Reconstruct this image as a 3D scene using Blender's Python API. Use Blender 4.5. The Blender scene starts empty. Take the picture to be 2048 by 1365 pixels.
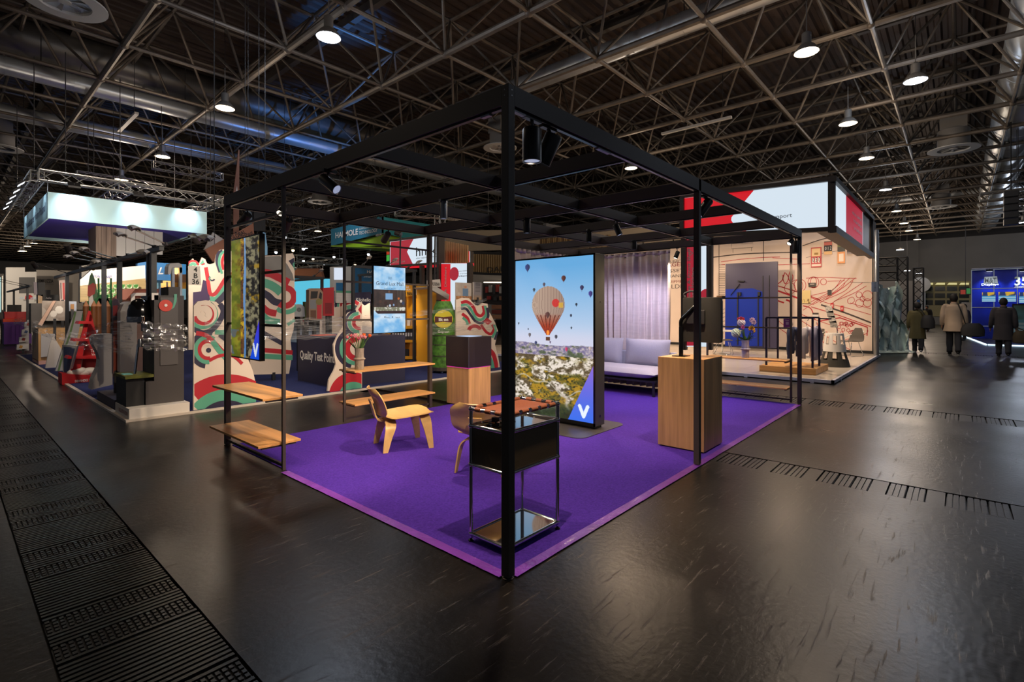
import bpy, math, random
import numpy as np
from mathutils import Matrix, Vector
random.seed(7)
PI = math.pi
S = bpy.context.scene
COL = S.collection

# ------------------------------------------------------------------ camera, world, exposure
CAM = np.array([-2.1087, -1.8925, 1.5282]); YAW = 0.7244; FPX = 1010.5; PY = 618.9
FW = np.array([math.cos(YAW), math.sin(YAW), 0.0]); RT = np.array([math.sin(YAW), -math.cos(YAW), 0.0])
cd = bpy.data.cameras.new('camera'); cam = bpy.data.objects.new('camera', cd); COL.objects.link(cam)
cam.location = CAM; cam.rotation_euler = (PI/2, 0, YAW - PI/2)
cd.sensor_width = 36; cd.lens = FPX/2048*36; cd.shift_y = (PY - 682.5)/2048; cd.clip_end = 400; cd.clip_start = .05
S.camera = cam
w = bpy.data.worlds.new('world'); S.world = w; w.use_nodes = True
w.node_tree.nodes['Background'].inputs[0].default_value = (.60, .66, .80, 1)
w.node_tree.nodes['Background'].inputs[1].default_value = .07
S.view_settings.view_transform = 'Standard'; S.view_settings.look = 'None'
S.view_settings.exposure = 0.0; S.view_settings.gamma = 1.0; S.view_settings.use_curve_mapping = False
LAMP_W = 290; BOOTH_W = 130; STAND_W = 95     # lamp powers (hall lamps, booth spots, stand spots)

def at(u, v, x=None, y=None, z=None):
    """a point of the 2048x1365 photograph carried out onto the plane x=, y= or z= of the place"""
    r = FW + RT*(u-1024)/FPX; r = np.array([r[0], r[1], (PY-v)/FPX])
    if x is not None: t = (x-CAM[0])/r[0]
    elif y is not None: t = (y-CAM[1])/r[1]
    else: t = (z-CAM[2])/r[2]
    return tuple(CAM + r*t)

# ------------------------------------------------------------------ materials
def lin(c):
    c = np.asarray(c, float)/255.0
    return np.where(c <= .04045, c/12.92, ((c+.055)/1.055)**2.4)
MATS = {}
def mat(name, rgb=(128,128,128), rough=.5, metal=0.0, emit=0.0, noise=None, bump=None, spec=.5, trans=0.0, alpha=1.0, coat=0.0):
    if name in MATS: return MATS[name]
    m = bpy.data.materials.new(name); m.use_nodes = True; nt = m.node_tree; b = nt.nodes['Principled BSDF']
    c = lin(rgb); b.inputs['Base Color'].default_value = (*c, 1); b.inputs['Roughness'].default_value = rough
    b.inputs['Metallic'].default_value = metal; b.inputs['Specular IOR Level'].default_value = spec
    b.inputs['Transmission Weight'].default_value = trans; b.inputs['Alpha'].default_value = alpha
    b.inputs['Coat Weight'].default_value = coat
    if emit:
        b.inputs['Emission Color'].default_value = (*c, 1); b.inputs['Emission Strength'].default_value = emit
        b.inputs['Base Color'].default_value = (0.02, .02, .02, 1)
    if noise or bump:
        tc = nt.nodes.new('ShaderNodeTexCoord')
    if noise:                                   # (scale xyz, contrast)
        mp = nt.nodes.new('ShaderNodeMapping'); nt.links.new(tc.outputs['Object'], mp.inputs[0]); mp.inputs['Scale'].default_value = noise[0]
        nz = nt.nodes.new('ShaderNodeTexNoise'); nz.inputs['Scale'].default_value = 1; nz.inputs['Detail'].default_value = 6
        nt.links.new(mp.outputs[0], nz.inputs['Vector'])
        rp = nt.nodes.new('ShaderNodeValToRGB'); k = noise[1]
        rp.color_ramp.elements[0].position = .3; rp.color_ramp.elements[1].position = .7
        rp.color_ramp.elements[0].color = (*np.clip(c*(1-k), 0, 1), 1); rp.color_ramp.elements[1].color = (*np.clip(c*(1+k), 0, 1), 1)
        nt.links.new(nz.outputs[0], rp.inputs[0]); nt.links.new(rp.outputs[0], b.inputs['Base Color'])
    if bump:                                    # (scale, strength)
        nz2 = nt.nodes.new('ShaderNodeTexNoise'); nz2.inputs['Scale'].default_value = bump[0]; nz2.inputs['Detail'].default_value = 4
        nt.links.new(tc.outputs['Object'], nz2.inputs['Vector'])
        bp = nt.nodes.new('ShaderNodeBump'); bp.inputs['Strength'].default_value = bump[1]; bp.inputs['Distance'].default_value = .01
        nt.links.new(nz2.outputs[0], bp.inputs['Height']); nt.links.new(bp.outputs[0], b.inputs['Normal'])
    MATS[name] = m; return m
def attr_mat(name, emit):
    m = bpy.data.materials.new(name); m.use_nodes = True; nt = m.node_tree; b = nt.nodes['Principled BSDF']
    a = nt.nodes.new('ShaderNodeAttribute'); a.attribute_name = 'Col'
    b.inputs['Roughness'].default_value = .45
    if emit:
        nt.links.new(a.outputs['Color'], b.inputs['Emission Color']); b.inputs['Emission Strength'].default_value = emit
        b.inputs['Base Color'].default_value = (.01, .01, .01, 1); b.inputs['Roughness'].default_value = .25
    else: nt.links.new(a.outputs['Color'], b.inputs['Base Color'])
    MATS[name] = m; return m
PRINT = attr_mat('printed_picture', 0); SCREEN = attr_mat('screen_picture', 1.0); SCREEN_HI = attr_mat('screen_picture_bright', 1.35); SCREEN_LO = attr_mat('screen_picture_dim', .75)

def wood(name, rgb, axis, dark=.25, rough=.42):
    """straight-grained oak: long streaks along one axis plus fine fibres"""
    m = mat(name, rgb, rough); nt = m.node_tree; b = nt.nodes['Principled BSDF']; c = lin(rgb)
    tc = nt.nodes.new('ShaderNodeTexCoord'); mp = nt.nodes.new('ShaderNodeMapping'); nt.links.new(tc.outputs['Object'], mp.inputs[0])
    sc = [14, 14, 14]; sc['xyz'.index(axis)] = .9; mp.inputs['Scale'].default_value = sc
    nz = nt.nodes.new('ShaderNodeTexNoise'); nz.inputs['Scale'].default_value = 1.0; nz.inputs['Detail'].default_value = 8; nz.inputs['Distortion'].default_value = .6
    nt.links.new(mp.outputs[0], nz.inputs['Vector'])
    rp = nt.nodes.new('ShaderNodeValToRGB'); e = rp.color_ramp.elements
    e[0].position = .32; e[0].color = (*(c*(1-dark)), 1); e[1].position = .68; e[1].color = (*np.clip(c*(1+dark*.5), 0, 1), 1)
    nt.links.new(nz.outputs[0], rp.inputs[0])
    mp2 = nt.nodes.new('ShaderNodeMapping'); nt.links.new(tc.outputs['Object'], mp2.inputs[0])
    s2 = [140, 140, 140]; s2['xyz'.index(axis)] = 4; mp2.inputs['Scale'].default_value = s2
    n2 = nt.nodes.new('ShaderNodeTexNoise'); n2.inputs['Scale'].default_value = 1; nt.links.new(mp2.outputs[0], n2.inputs['Vector'])
    mx = nt.nodes.new('ShaderNodeMixRGB'); mx.blend_type = 'MULTIPLY'; mx.inputs[0].default_value = .22
    nt.links.new(rp.outputs[0], mx.inputs[1]); nt.links.new(n2.outputs[0], mx.inputs[2]); nt.links.new(mx.outputs[0], b.inputs['Base Color'])
    return m

# ------------------------------------------------------------------ geometry helpers
WM = {}                                          # world matrix of every thing that parents parts
def nrm(a):
    a = np.asarray(a, float); n = np.linalg.norm(a); return a/n if n else a
def cr(pts, n=6, closed=False):
    """Catmull-Rom through the points"""
    P = [np.asarray(p, float) for p in pts]; out = []; N = len(P)
    rng = range(N if closed else N-1)
    for i in rng:
        p0 = P[i-1] if (closed or i > 0) else P[0]; p1 = P[i]; p2 = P[(i+1) % N]; p3 = P[(i+2) % N] if (closed or i+2 < N) else P[-1]
        for k in range(n):
            t = k/n; out.append(.5*((2*p1)+(-p0+p2)*t+(2*p0-5*p1+4*p2-p3)*t*t+(-p0+3*p1-3*p2+p3)*t**3))
    if not closed: out.append(P[-1])
    return out
class MB:
    def __init__(s): s.v = []; s.f = []
    def add(s, vs, fs):
        o = len(s.v); s.v += [tuple(map(float, p)) for p in vs]; s.f += [tuple(i+o for i in f) for f in fs]; return s
    def box(s, x0, y0, z0, x1, y1, z1):
        if x0 > x1: x0, x1 = x1, x0
        if y0 > y1: y0, y1 = y1, y0
        if z0 > z1: z0, z1 = z1, z0
        return s.add([(x0,y0,z0),(x1,y0,z0),(x1,y1,z0),(x0,y1,z0),(x0,y0,z1),(x1,y0,z1),(x1,y1,z1),(x0,y1,z1)],
                     [(3,2,1,0),(4,5,6,7),(0,1,5,4),(1,2,6,5),(2,3,7,6),(3,0,4,7)])
    def rbox(s, x0, y0, z0, x1, y1, z1, r=.01, n=3, axis='z'):
        """box with rounded corners seen along one axis"""
        a = {'z': (x0,y0,x1,y1), 'x': (y0,z0,y1,z1), 'y': (x0,z0,x1,z1)}[axis]; pts = []
        for cx, cy, a0 in ((a[2]-r, a[3]-r, 0), (a[0]+r, a[3]-r, PI/2), (a[0]+r, a[1]+r, PI), (a[2]-r, a[1]+r, 1.5*PI)):
            for k in range(n+1): t = a0+k/n*PI/2; pts.append((cx+r*math.cos(t), cy+r*math.sin(t)))
        if axis == 'z': return s.prism([(p[0],p[1],z0) for p in pts], (0,0,z1-z0))
        if axis == 'x': return s.prism([(x0,p[0],p[1]) for p in pts], (x1-x0,0,0))
        return s.prism([(p[0],y0,p[1]) for p in pts], (0,y1-y0,0))
    def obox(s, c, a, b, d):
        """box from its centre and three half-axis vectors"""
        c, a, b, d = map(lambda q: np.asarray(q, float), (c, a, b, d))
        vs = [c+i*a+j*b+k*d for k in (-1,1) for j in (-1,1) for i in (-1,1)]
        return s.add(vs, [(0,2,3,1),(4,5,7,6),(0,1,5,4),(1,3,7,5),(3,2,6,7),(2,0,4,6)])
    def bar(s, p, q, w, h=None, up=(0,0,1)):
        """square bar from p to q, w wide across and h high along up"""
        h = h or w; p = np.asarray(p, float); q = np.asarray(q, float); d = nrm(q-p); u = np.asarray(up, float)
        if abs(d@u) > .98: u = np.array([1., 0, 0])
        sd = nrm(np.cross(d, u)); uu = np.cross(sd, d)
        return s.obox((p+q)/2, (q-p)/2, sd*w/2, uu*h/2)
    def tube(s, p, q, r, n=8, r2=None, cap=True):
        p = np.asarray(p, float); q = np.asarray(q, float); d = nrm(q-p); u = np.array([0,0,1.]) if abs(d[2]) < .95 else np.array([1.,0,0])
        a = nrm(np.cross(d, u)); b = np.cross(d, a); r2 = r if r2 is None else r2
        vs = [p+r*(math.cos(t)*a+math.sin(t)*b) for t in np.arange(n)*2*PI/n] + [q+r2*(math.cos(t)*a+math.sin(t)*b) for t in np.arange(n)*2*PI/n]
        fs = [(i, (i+1) % n, n+(i+1) % n, n+i) for i in range(n)]
        if cap: fs += [tuple(range(n-1,-1,-1)), tuple(range(n, 2*n))]
        return s.add(vs, fs)
    def path(s, pts, r, n=8, closed=False):
        P = [np.asarray(p, float) for p in pts]; N = len(P); R = r if hasattr(r, '__len__') else [r]*N; vs = []; pa = None
        for i in range(N):
            d = nrm(P[(i+1) % N if closed else min(i+1, N-1)] - P[i-1 if (closed or i) else 0])
            if pa is None:
                u = np.array([0,0,1.]) if abs(d[2]) < .9 else np.array([1.,0,0]); a = nrm(np.cross(d, u))
            else: a = nrm(pa - d*(pa@d))
            pa = a; b = np.cross(d, a)
            vs += [P[i]+R[i]*(math.cos(t)*a+math.sin(t)*b) for t in np.arange(n)*2*PI/n]
        fs = [(i*n+j, i*n+(j+1) % n, ((i+1) % N)*n+(j+1) % n, ((i+1) % N)*n+j) for i in range(N if closed else N-1) for j in range(n)]
        if not closed: fs += [tuple(range(n-1,-1,-1)), tuple(range((N-1)*n, N*n))]
        return s.add(vs, fs)
    def lathe(s, prof, c=(0,0,0), n=20, axis=(0,0,1), cap=True):
        d = nrm(axis); u = np.array([0,0,1.]) if abs(d[2]) < .95 else np.array([1.,0,0]); a = nrm(np.cross(u, d)); b = np.cross(d, a); c = np.asarray(c, float)
        vs = [c+d*z+r*(math.cos(t)*a+math.sin(t)*b) for r, z in prof for t in np.arange(n)*2*PI/n]
        fs = [(i*n+j, i*n+(j+1) % n, (i+1)*n+(j+1) % n, (i+1)*n+j) for i in range(len(prof)-1) for j in range(n)]
        if cap: fs += [tuple(range(n-1,-1,-1)), tuple(range((len(prof)-1)*n, len(prof)*n))]
        return s.add(vs, fs)
    def ball(s, c, r, n=12, m=8, sc=(1,1,1)):
        c = np.asarray(c, float); vs = [c+np.array([0,0,-r*sc[2]])]
        for i in range(1, m):
            ph = -PI/2+PI*i/m
            vs += [c+r*np.array([math.cos(ph)*math.cos(t)*sc[0], math.cos(ph)*math.sin(t)*sc[1], math.sin(ph)*sc[2]]) for t in np.arange(n)*2*PI/n]
        vs.append(c+np.array([0,0,r*sc[2]])); fs = [(0, 1+(j+1) % n, 1+j) for j in range(n)]
        for i in range(m-2): fs += [(1+i*n+j, 1+i*n+(j+1) % n, 1+(i+1)*n+(j+1) % n, 1+(i+1)*n+j) for j in range(n)]
        L = len(vs)-1; fs += [(L, 1+(m-2)*n+j, 1+(m-2)*n+(j+1) % n) for j in range(n)]
        return s.add(vs, fs)
    def prism(s, pts, ext):
        n = len(pts); e = np.asarray(ext, float); P = [np.asarray(p, float) for p in pts]
        fs = [tuple(range(n-1,-1,-1)), tuple(range(n, 2*n))] + [(i, (i+1) % n, n+(i+1) % n, n+i) for i in range(n)]
        return s.add(P+[p+e for p in P], fs)
    def sheet(s, grid):
        R = len(grid); Cn = len(grid[0]); vs = [p for row in grid for p in row]
        return s.add(vs, [(i*Cn+j, i*Cn+j+1, (i+1)*Cn+j+1, (i+1)*Cn+j) for i in range(R-1) for j in range(Cn-1)])
    def slab(s, grid, t):
        """a curved sheet with thickness t"""
        G = [[np.asarray(p, float) for p in row] for row in grid]; R = len(G); Cn = len(G[0]); nm = []
        for i in range(R):
            for j in range(Cn):
                a = G[min(i+1,R-1)][j]-G[max(i-1,0)][j]; b = G[i][min(j+1,Cn-1)]-G[i][max(j-1,0)]; nm.append(nrm(np.cross(a, b)))
        top = [p for row in G for p in row]; bot = [p-t*q for p, q in zip(top, nm)]; o = len(top)
        fs = []
        for i in range(R-1):
            for j in range(Cn-1):
                q = (i*Cn+j, i*Cn+j+1, (i+1)*Cn+j+1, (i+1)*Cn+j); fs += [q[::-1], tuple(o+k for k in q)]
        rim = [j for j in range(Cn)] + [i*Cn+Cn-1 for i in range(1,R)] + [(R-1)*Cn+j for j in range(Cn-2,-1,-1)] + [i*Cn for i in range(R-2,0,-1)]
        fs += [(rim[k], rim[(k+1) % len(rim)], o+rim[(k+1) % len(rim)], o+rim[k]) for k in range(len(rim))]
        return s.add(top+bot, fs)
    def build(s, name, m, parent=None, smooth=False, bevel=0, local=False, label=None):
        me = bpy.data.meshes.new(name); v = s.v
        if parent is not None and not local:
            inv = np.array(WM[parent.name].inverted()); A = np.array(v); v = (A@inv[:3,:3].T + inv[:3,3]).tolist()
        elif parent is None and not local:                # a thing that is one mesh stands at the middle of its base
            A = np.array(v); mn, mx = A.min(0), A.max(0); o = np.array([(mn[0]+mx[0])/2, (mn[1]+mx[1])/2, mn[2]]); v = (A-o).tolist()
        me.from_pydata(v, [], s.f); me.materials.append(m)
        if smooth is not False:
            me.shade_smooth()
            if smooth is not True: me.set_sharp_from_angle(angle=math.radians(smooth))
        me.update()
        ob = bpy.data.objects.new(name, me); COL.objects.link(ob)
        if parent is not None:
            ob.parent = parent; WM[ob.name] = WM[parent.name]
        elif not local: ob.location = o; WM[ob.name] = Matrix.Translation(Vector(o))
        else: WM[ob.name] = Matrix()
        if bevel:
            b = ob.modifiers.new('bevel', 'BEVEL'); b.width = bevel; b.segments = 2; b.limit_method = 'ANGLE'
        if label: ob['label'] = label
        return ob
def tag(o, label, cat, group=None, kind=None):
    o['label'] = label; o['category'] = cat
    if group: o['group'] = group
    if kind: o['kind'] = kind
    return o
def thing(name, label, cat, loc=(0,0,0), rz=0, group=None):
    o = bpy.data.objects.new(name, None); COL.objects.link(o); o.location = loc; o.rotation_euler = (0,0,rz); o.empty_display_size = .1
    WM[o.name] = Matrix.Translation(Vector(loc)) @ Matrix.Rotation(rz, 4, 'Z')
    return tag(o, label, cat, group)
def struct(o, label=None, cat=None):
    o['kind'] = 'structure'
    if label: o['label'] = label; o['category'] = cat or 'structure'
    return o
def dup(root, loc, rz=None, label=None):
    r = root.copy(); COL.objects.link(r); r.location = loc
    if rz is not None: r.rotation_euler = (0,0,rz)
    WM[r.name] = Matrix.Translation(Vector(loc)) @ Matrix.Rotation(r.rotation_euler[2], 4, 'Z')
    if label: r['label'] = label
    def rec(a, b):
        for ch in list(a.children):
            c = ch.copy(); COL.objects.link(c); c.parent = b; c.matrix_parent_inverse = ch.matrix_parent_inverse; rec(ch, c)
    rec(root, r); return r
def spot(name, loc, target, power, size=60, blend=.6, rgb=(255,225,190), r=.04, parent=None):
    l = bpy.data.lights.new(name, 'SPOT'); l.energy = power; l.spot_size = math.radians(size); l.spot_blend = blend; l.color = tuple(lin(rgb)); l.shadow_soft_size = r
    o = bpy.data.objects.new(name, l); COL.objects.link(o)
    d = Vector(target)-Vector(loc); M = Matrix.Translation(Vector(loc)) @ d.to_track_quat('-Z','Y').to_matrix().to_4x4()
    if parent is not None: o.parent = parent; o.matrix_local = WM[parent.name].inverted() @ M
    else: o.matrix_world = M
    return o
def picture(name, o, ux, uy, nx, ny, fn, m, parent):
    """a flat picture: grid of nx by ny cells coloured by fn(s, t), s to the right and t upwards in 0..1"""
    o = np.asarray(o, float); ux = np.asarray(ux, float); uy = np.asarray(uy, float)
    s, t = np.meshgrid(np.linspace(0,1,nx+1), np.linspace(0,1,ny+1)); V = o+s[...,None]*ux+t[...,None]*uy; V = V.reshape(-1,3)
    inv = np.array(WM[parent.name].inverted()); V = V@inv[:3,:3].T+inv[:3,3]
    i = np.arange(ny)[:,None]*(nx+1)+np.arange(nx)[None,:]; F = np.stack([i, i+1, i+nx+2, i+nx+1], -1).reshape(-1,4)
    me = bpy.data.meshes.new(name); me.from_pydata(V.tolist(), [], F.tolist()); me.materials.append(m)
    c = lin(np.clip(fn(s, t), 0, 255)).reshape(-1,3); a = me.color_attributes.new('Col', 'FLOAT_COLOR', 'POINT')
    a.data.foreach_set('color', np.concatenate([c, np.ones((len(c),1))], 1).astype(np.float32).ravel()); me.update()
    ob = bpy.data.objects.new(name, me); COL.objects.link(ob); ob.parent = parent; WM[ob.name] = WM[parent.name]; return ob
def vnoise(s, t, fx, fy, seed=0, oct=3):
    """value noise 0..1"""
    out = 0; amp = 1; tot = 0; rng = np.random.RandomState(seed)
    for k in range(oct):
        g = rng.rand(int(fy)+3, int(fx)+3); x = s*fx; y = t*fy; xi = np.clip(x.astype(int), 0, g.shape[1]-2); yi = np.clip(y.astype(int), 0, g.shape[0]-2)
        a = x-xi; b = y-yi; a = a*a*(3-2*a); b = b*b*(3-2*b)
        out = out+amp*(g[yi,xi]*(1-a)*(1-b)+g[yi,xi+1]*a*(1-b)+g[yi+1,xi]*(1-a)*b+g[yi+1,xi+1]*a*b); tot += amp; amp *= .55; fx *= 2; fy *= 2
    return out/tot
def mixc(a, b, k): k = np.clip(k, 0, 1)[...,None]; return np.asarray(a, float)*(1-k)+np.asarray(b, float)*k
def words(s, pos, right, up, size, m, parent=None, name='lettering', align='CENTER', sx=1.0, bold=0, lift=.002, space=1.0, width=None):
    """flat lettering as a mesh: pos is its foot (left, middle or right by align), size the letter height em"""
    cu = bpy.data.curves.new('t', 'FONT'); cu.body = s; cu.align_x = align; cu.size = size; cu.offset = bold; cu.resolution_u = 3; cu.space_line = space
    tmp = bpy.data.objects.new('t', cu); COL.objects.link(tmp); dg = bpy.context.evaluated_depsgraph_get()
    me = bpy.data.meshes.new_from_object(tmp.evaluated_get(dg)); bpy.data.objects.remove(tmp); bpy.data.curves.remove(cu)
    r = nrm(right); u = np.asarray(up, float); u = nrm(u); n = np.cross(r, u); p = np.asarray(pos, float)+n*lift
    co = np.zeros(len(me.vertices)*3); me.vertices.foreach_get('co', co); co = co.reshape(-1,3)
    if width: co[:,0] = (co[:,0]-co[:,0].min())/(co[:,0].max()-co[:,0].min())*width; sx = 1.0
    V = p+co[:,:1]*sx*r+co[:,1:2]*u
    inv = np.array(WM[parent.name].inverted()); V = V@inv[:3,:3].T+inv[:3,3]
    me.vertices.foreach_set('co', V.astype(np.float32).ravel()); me.materials.clear(); me.materials.append(m); me.name = name; me.update()
    ob = bpy.data.objects.new(name, me); COL.objects.link(ob); ob.parent = parent; WM[ob.name] = WM[parent.name]; return ob
def wfit(s, p0, p1, h, plane, m, parent, bold=0.0, slope=False):
    """lettering fitted between two photo points of its foot line, h photo pixels high, on a plane x=.. or y=.."""
    k, c = plane; A = np.array(at(*p0, **{k: c})); B = np.array(at(*p1, **{k: c})); hh = at(p0[0], p0[1]-h, **{k: c})[2]-A[2]
    if not slope: B[2] = A[2]
    r = nrm(B-A); up = EZ if not slope else nrm(EZ-r*(r@EZ))
    return words(s, A, r, up, hh/.70, m, parent, align='LEFT', bold=bold*hh, width=np.linalg.norm(B-A))
EX = np.array([1.,0,0]); EY = np.array([0,1.,0]); EZ = np.array([0,0,1.])

# common materials
BLACK = mat('black_powder_coat', (66,60,55), .5); BLACKG = mat('black_gloss', (12,12,13), .15); DARK = mat('dark_grey_plastic', (48,48,50), .5)
WHITE = mat('white_laminate', (222,216,208), .45); CHROME = mat('polished_chrome', (215,218,222), .08, 1.0); STEEL = mat('brushed_steel', (150,152,155), .35, 1.0)
OAK = wood('oak_along_height', (208,164,110), 'z'); OAKX = wood('oak_along_x', (224,170,104), 'x'); OAKY = wood('oak_along_y', (226,170,102), 'y'); BIRCH = wood('pale_ash_plywood', (226,188,122), 'y', .12, .3)
LAMPW = mat('lamp_glow_warm', (255,222,170), emit=9); LAMPC = mat('lamp_glow_cool', (235,242,255), emit=9)
GREY = mat('mid_grey', (120,118,115), .6); CREAM = mat('cream_board', (222,206,190), .6); RED = mat('crimson_print', (182,36,50), .5); TEAL = mat('sea_green_print', (88,164,138), .5); NAVY = mat('navy_print', (44,42,68), .5)
INK = mat('black_ink', (24,24,26), .6); WPRINT = mat('white_print', (235,232,226), .5)
# ------------------------------------------------------------------ hall floor
FLOOR = mat('sealed_black_asphalt', (26,23,21), .30, spec=.36)
def _floor_nodes():
    nt = FLOOR.node_tree; b = nt.nodes['Principled BSDF']; tc = nt.nodes.new('ShaderNodeTexCoord')
    n1 = nt.nodes.new('ShaderNodeTexNoise'); n1.inputs['Scale'].default_value = .9; n1.inputs['Detail'].default_value = 8; nt.links.new(tc.outputs['Object'], n1.inputs['Vector'])
    r1 = nt.nodes.new('ShaderNodeValToRGB'); e = r1.color_ramp.elements; e[0].position = .3; e[1].position = .75
    e[0].color = (*lin((14,12,11)), 1); e[1].color = (*lin((32,28,25)), 1); nt.links.new(n1.outputs[0], r1.inputs[0])
    # pale scuffs: stretched, strongly thresholded noise
    mp = nt.nodes.new('ShaderNodeMapping'); mp.inputs['Scale'].default_value = (1.2, 14, 1); mp.inputs['Rotation'].default_value = (0,0,.5); nt.links.new(tc.outputs['Object'], mp.inputs[0])
    n2 = nt.nodes.new('ShaderNodeTexNoise'); n2.inputs['Scale'].default_value = 2.6; n2.inputs['Detail'].default_value = 9; n2.inputs['Roughness'].default_value = .72; nt.links.new(mp.outputs[0], n2.inputs['Vector'])
    r2 = nt.nodes.new('ShaderNodeValToRGB'); r2.color_ramp.elements[0].position = .585; r2.color_ramp.elements[1].position = .70; nt.links.new(n2.outputs[0], r2.inputs[0])
    mx = nt.nodes.new('ShaderNodeMixRGB'); mx.inputs[2].default_value = (*lin((96,88,80)), 1); nt.links.new(r2.outputs[0], mx.inputs[0]); nt.links.new(r1.outputs[0], mx.inputs[1])
    # faint slab joints
    bk = nt.nodes.new('ShaderNodeTexBrick'); bk.inputs['Scale'].default_value = 1; bk.inputs['Mortar Size'].default_value = .006; bk.inputs['Brick Width'].default_value = 1.2; bk.inputs['Row Height'].default_value = .6
    bk.inputs['Color1'].default_value = bk.inputs['Color2'].default_value = (1,1,1,1); bk.inputs['Mortar'].default_value = (.35,.35,.35,1); nt.links.new(tc.outputs['Object'], bk.inputs['Vector'])
    m2 = nt.nodes.new('ShaderNodeMixRGB'); m2.blend_type = 'MULTIPLY'; m2.inputs[0].default_value = .6; nt.links.new(mx.outputs[0], m2.inputs[1]); nt.links.new(bk.outputs[0], m2.inputs[2])
    nt.links.new(m2.outputs[0], b.inputs['Base Color'])
    mr = nt.nodes.new('ShaderNodeMapRange'); mr.inputs[1].default_value = .3; mr.inputs[2].default_value = .7; mr.inputs[3].default_value = .27; mr.inputs[4].default_value = .36
    nt.links.new(n1.outputs[0], mr.inputs[0]); nt.links.new(mr.outputs[0], b.inputs['Roughness'])
    n3 = nt.nodes.new('ShaderNodeTexNoise'); n3.inputs['Scale'].default_value = 26; n3.inputs['Detail'].default_value = 5; nt.links.new(tc.outputs['Object'], n3.inputs['Vector'])
    ad = nt.nodes.new('ShaderNodeMath'); ad.operation = 'MULTIPLY_ADD'; ad.inputs[1].default_value = .8; nt.links.new(r2.outputs[0], ad.inputs[0]); nt.links.new(n3.outputs[0], ad.inputs[2])
    bp = nt.nodes.new('ShaderNodeBump'); bp.inputs['Strength'].default_value = .16; bp.inputs['Distance'].default_value = .01; nt.links.new(ad.outputs[0], bp.inputs['Height']); nt.links.new(bp.outputs[0], b.inputs['Normal'])
_floor_nodes()
TR = [(-1.79, -1.235), (3.05, 3.45), (7.16, 7.70), (20.3, 20.8)]         # trench strips that run along the hall
fl = MB(); xs = [-14] + [q for t in TR for q in t] + [66]
for i in range(0, len(xs), 2): fl.add([(xs[i],-14,0),(xs[i+1],-14,0),(xs[i+1],104,0),(xs[i],104,0)], [(0,1,2,3)])
for a, b in TR:
    fl.add([(a,-14,-.035),(b,-14,-.035),(b,104,-.035),(a,104,-.035)], [(0,1,2,3)])
    fl.add([(a,-14,0),(a,104,0),(a,104,-.035),(a,-14,-.035)], [(0,1,2,3)]); fl.add([(b,-14,0),(b,-14,-.035),(b,104,-.035),(b,104,0)], [(0,1,2,3)])
floor = struct(fl.build('floor', FLOOR, local=True))
floor['label'] = 'dark glossy sealed asphalt floor of the exhibition hall'
COVER = mat('black_cast_iron', (24,23,22), .36, .2, noise=((3,3,3), .3), bump=(60, .15))
def one(name, mb, m, parent=None): return mb.build(name, m, parent, local=True)
def share(src, loc, parent=None, rz=None):
    o = src.copy(); COL.objects.link(o); o.location = loc; o.parent = parent
    if rz is not None: o.rotation_euler = (0,0,rz)
    return o
# wide ribbed covers of the strip on the left: ribs across, every third cover perforated
def cover_a(perf):
    mb = MB(); wd = .535; L = .49
    mb.box(-wd/2, -L/2, -.03, wd/2, L/2, -.012)
    n = 14
    if not perf:
        for k in range(n): y = -L/2+(k+.5)*L/n; mb.box(-wd/2, y-.010, -.012, wd/2, y+.010, -.002)
    else:
        for k in range(n):
            y = -L/2+(k+.5)*L/n
            if k in (1,2,3,4,9,10,11,12):
                for j in range(20): x = -wd/2+(j+.5)*wd/20; mb.box(x-.0085, y-.011, -.012, x+.0085, y+.011, -.002)
            else: mb.box(-wd/2, y-.010, -.012, wd/2, y+.010, -.002)
    return mb
ca = one('trench_cover', cover_a(False), COVER, floor); cb = one('trench_cover', cover_a(True), COVER, floor)
ca.location = (-1.5125, -.25, 0); cb.location = (-1.5125, .25, 0)
for k in range(2, 36): share(cb if k % 2 else ca, (-1.5125, -.25+.5*k, 0), floor)
def cover_b(wd, L):
    mb = MB(); mb.box(-wd/2, -L/2, -.03, wd/2, L/2, -.014)
    for k in range(3): y = -L/2+(k+.5)*L/3; mb.box(-wd/2+.01, y-L/7.5, -.014, wd/2-.01, y+L/7.5, -.004)
    return mb
for (a, b), p, n0, n1 in ((TR[1], .125, -40, 1), (TR[2], .14, -46, 14), (TR[3], .2, -24, 0)):
    src = one('trench_grate', cover_b(b-a-.012, p-.010), COVER, floor); src.location = ((a+b)/2, n0*p, 0)
    flat = one('trench_plate', MB().box(-(b-a-.012)/2, -(p-.010)/2, -.03, (b-a-.012)/2, (p-.010)/2, -.003), COVER, floor); flat.location = ((a+b)/2, n0*p+p, 0)
    for k in range(n0+2, n1): share(flat if (k % 7) in (0, 3) else src, ((a+b)/2, k*p, 0), floor)

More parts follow.
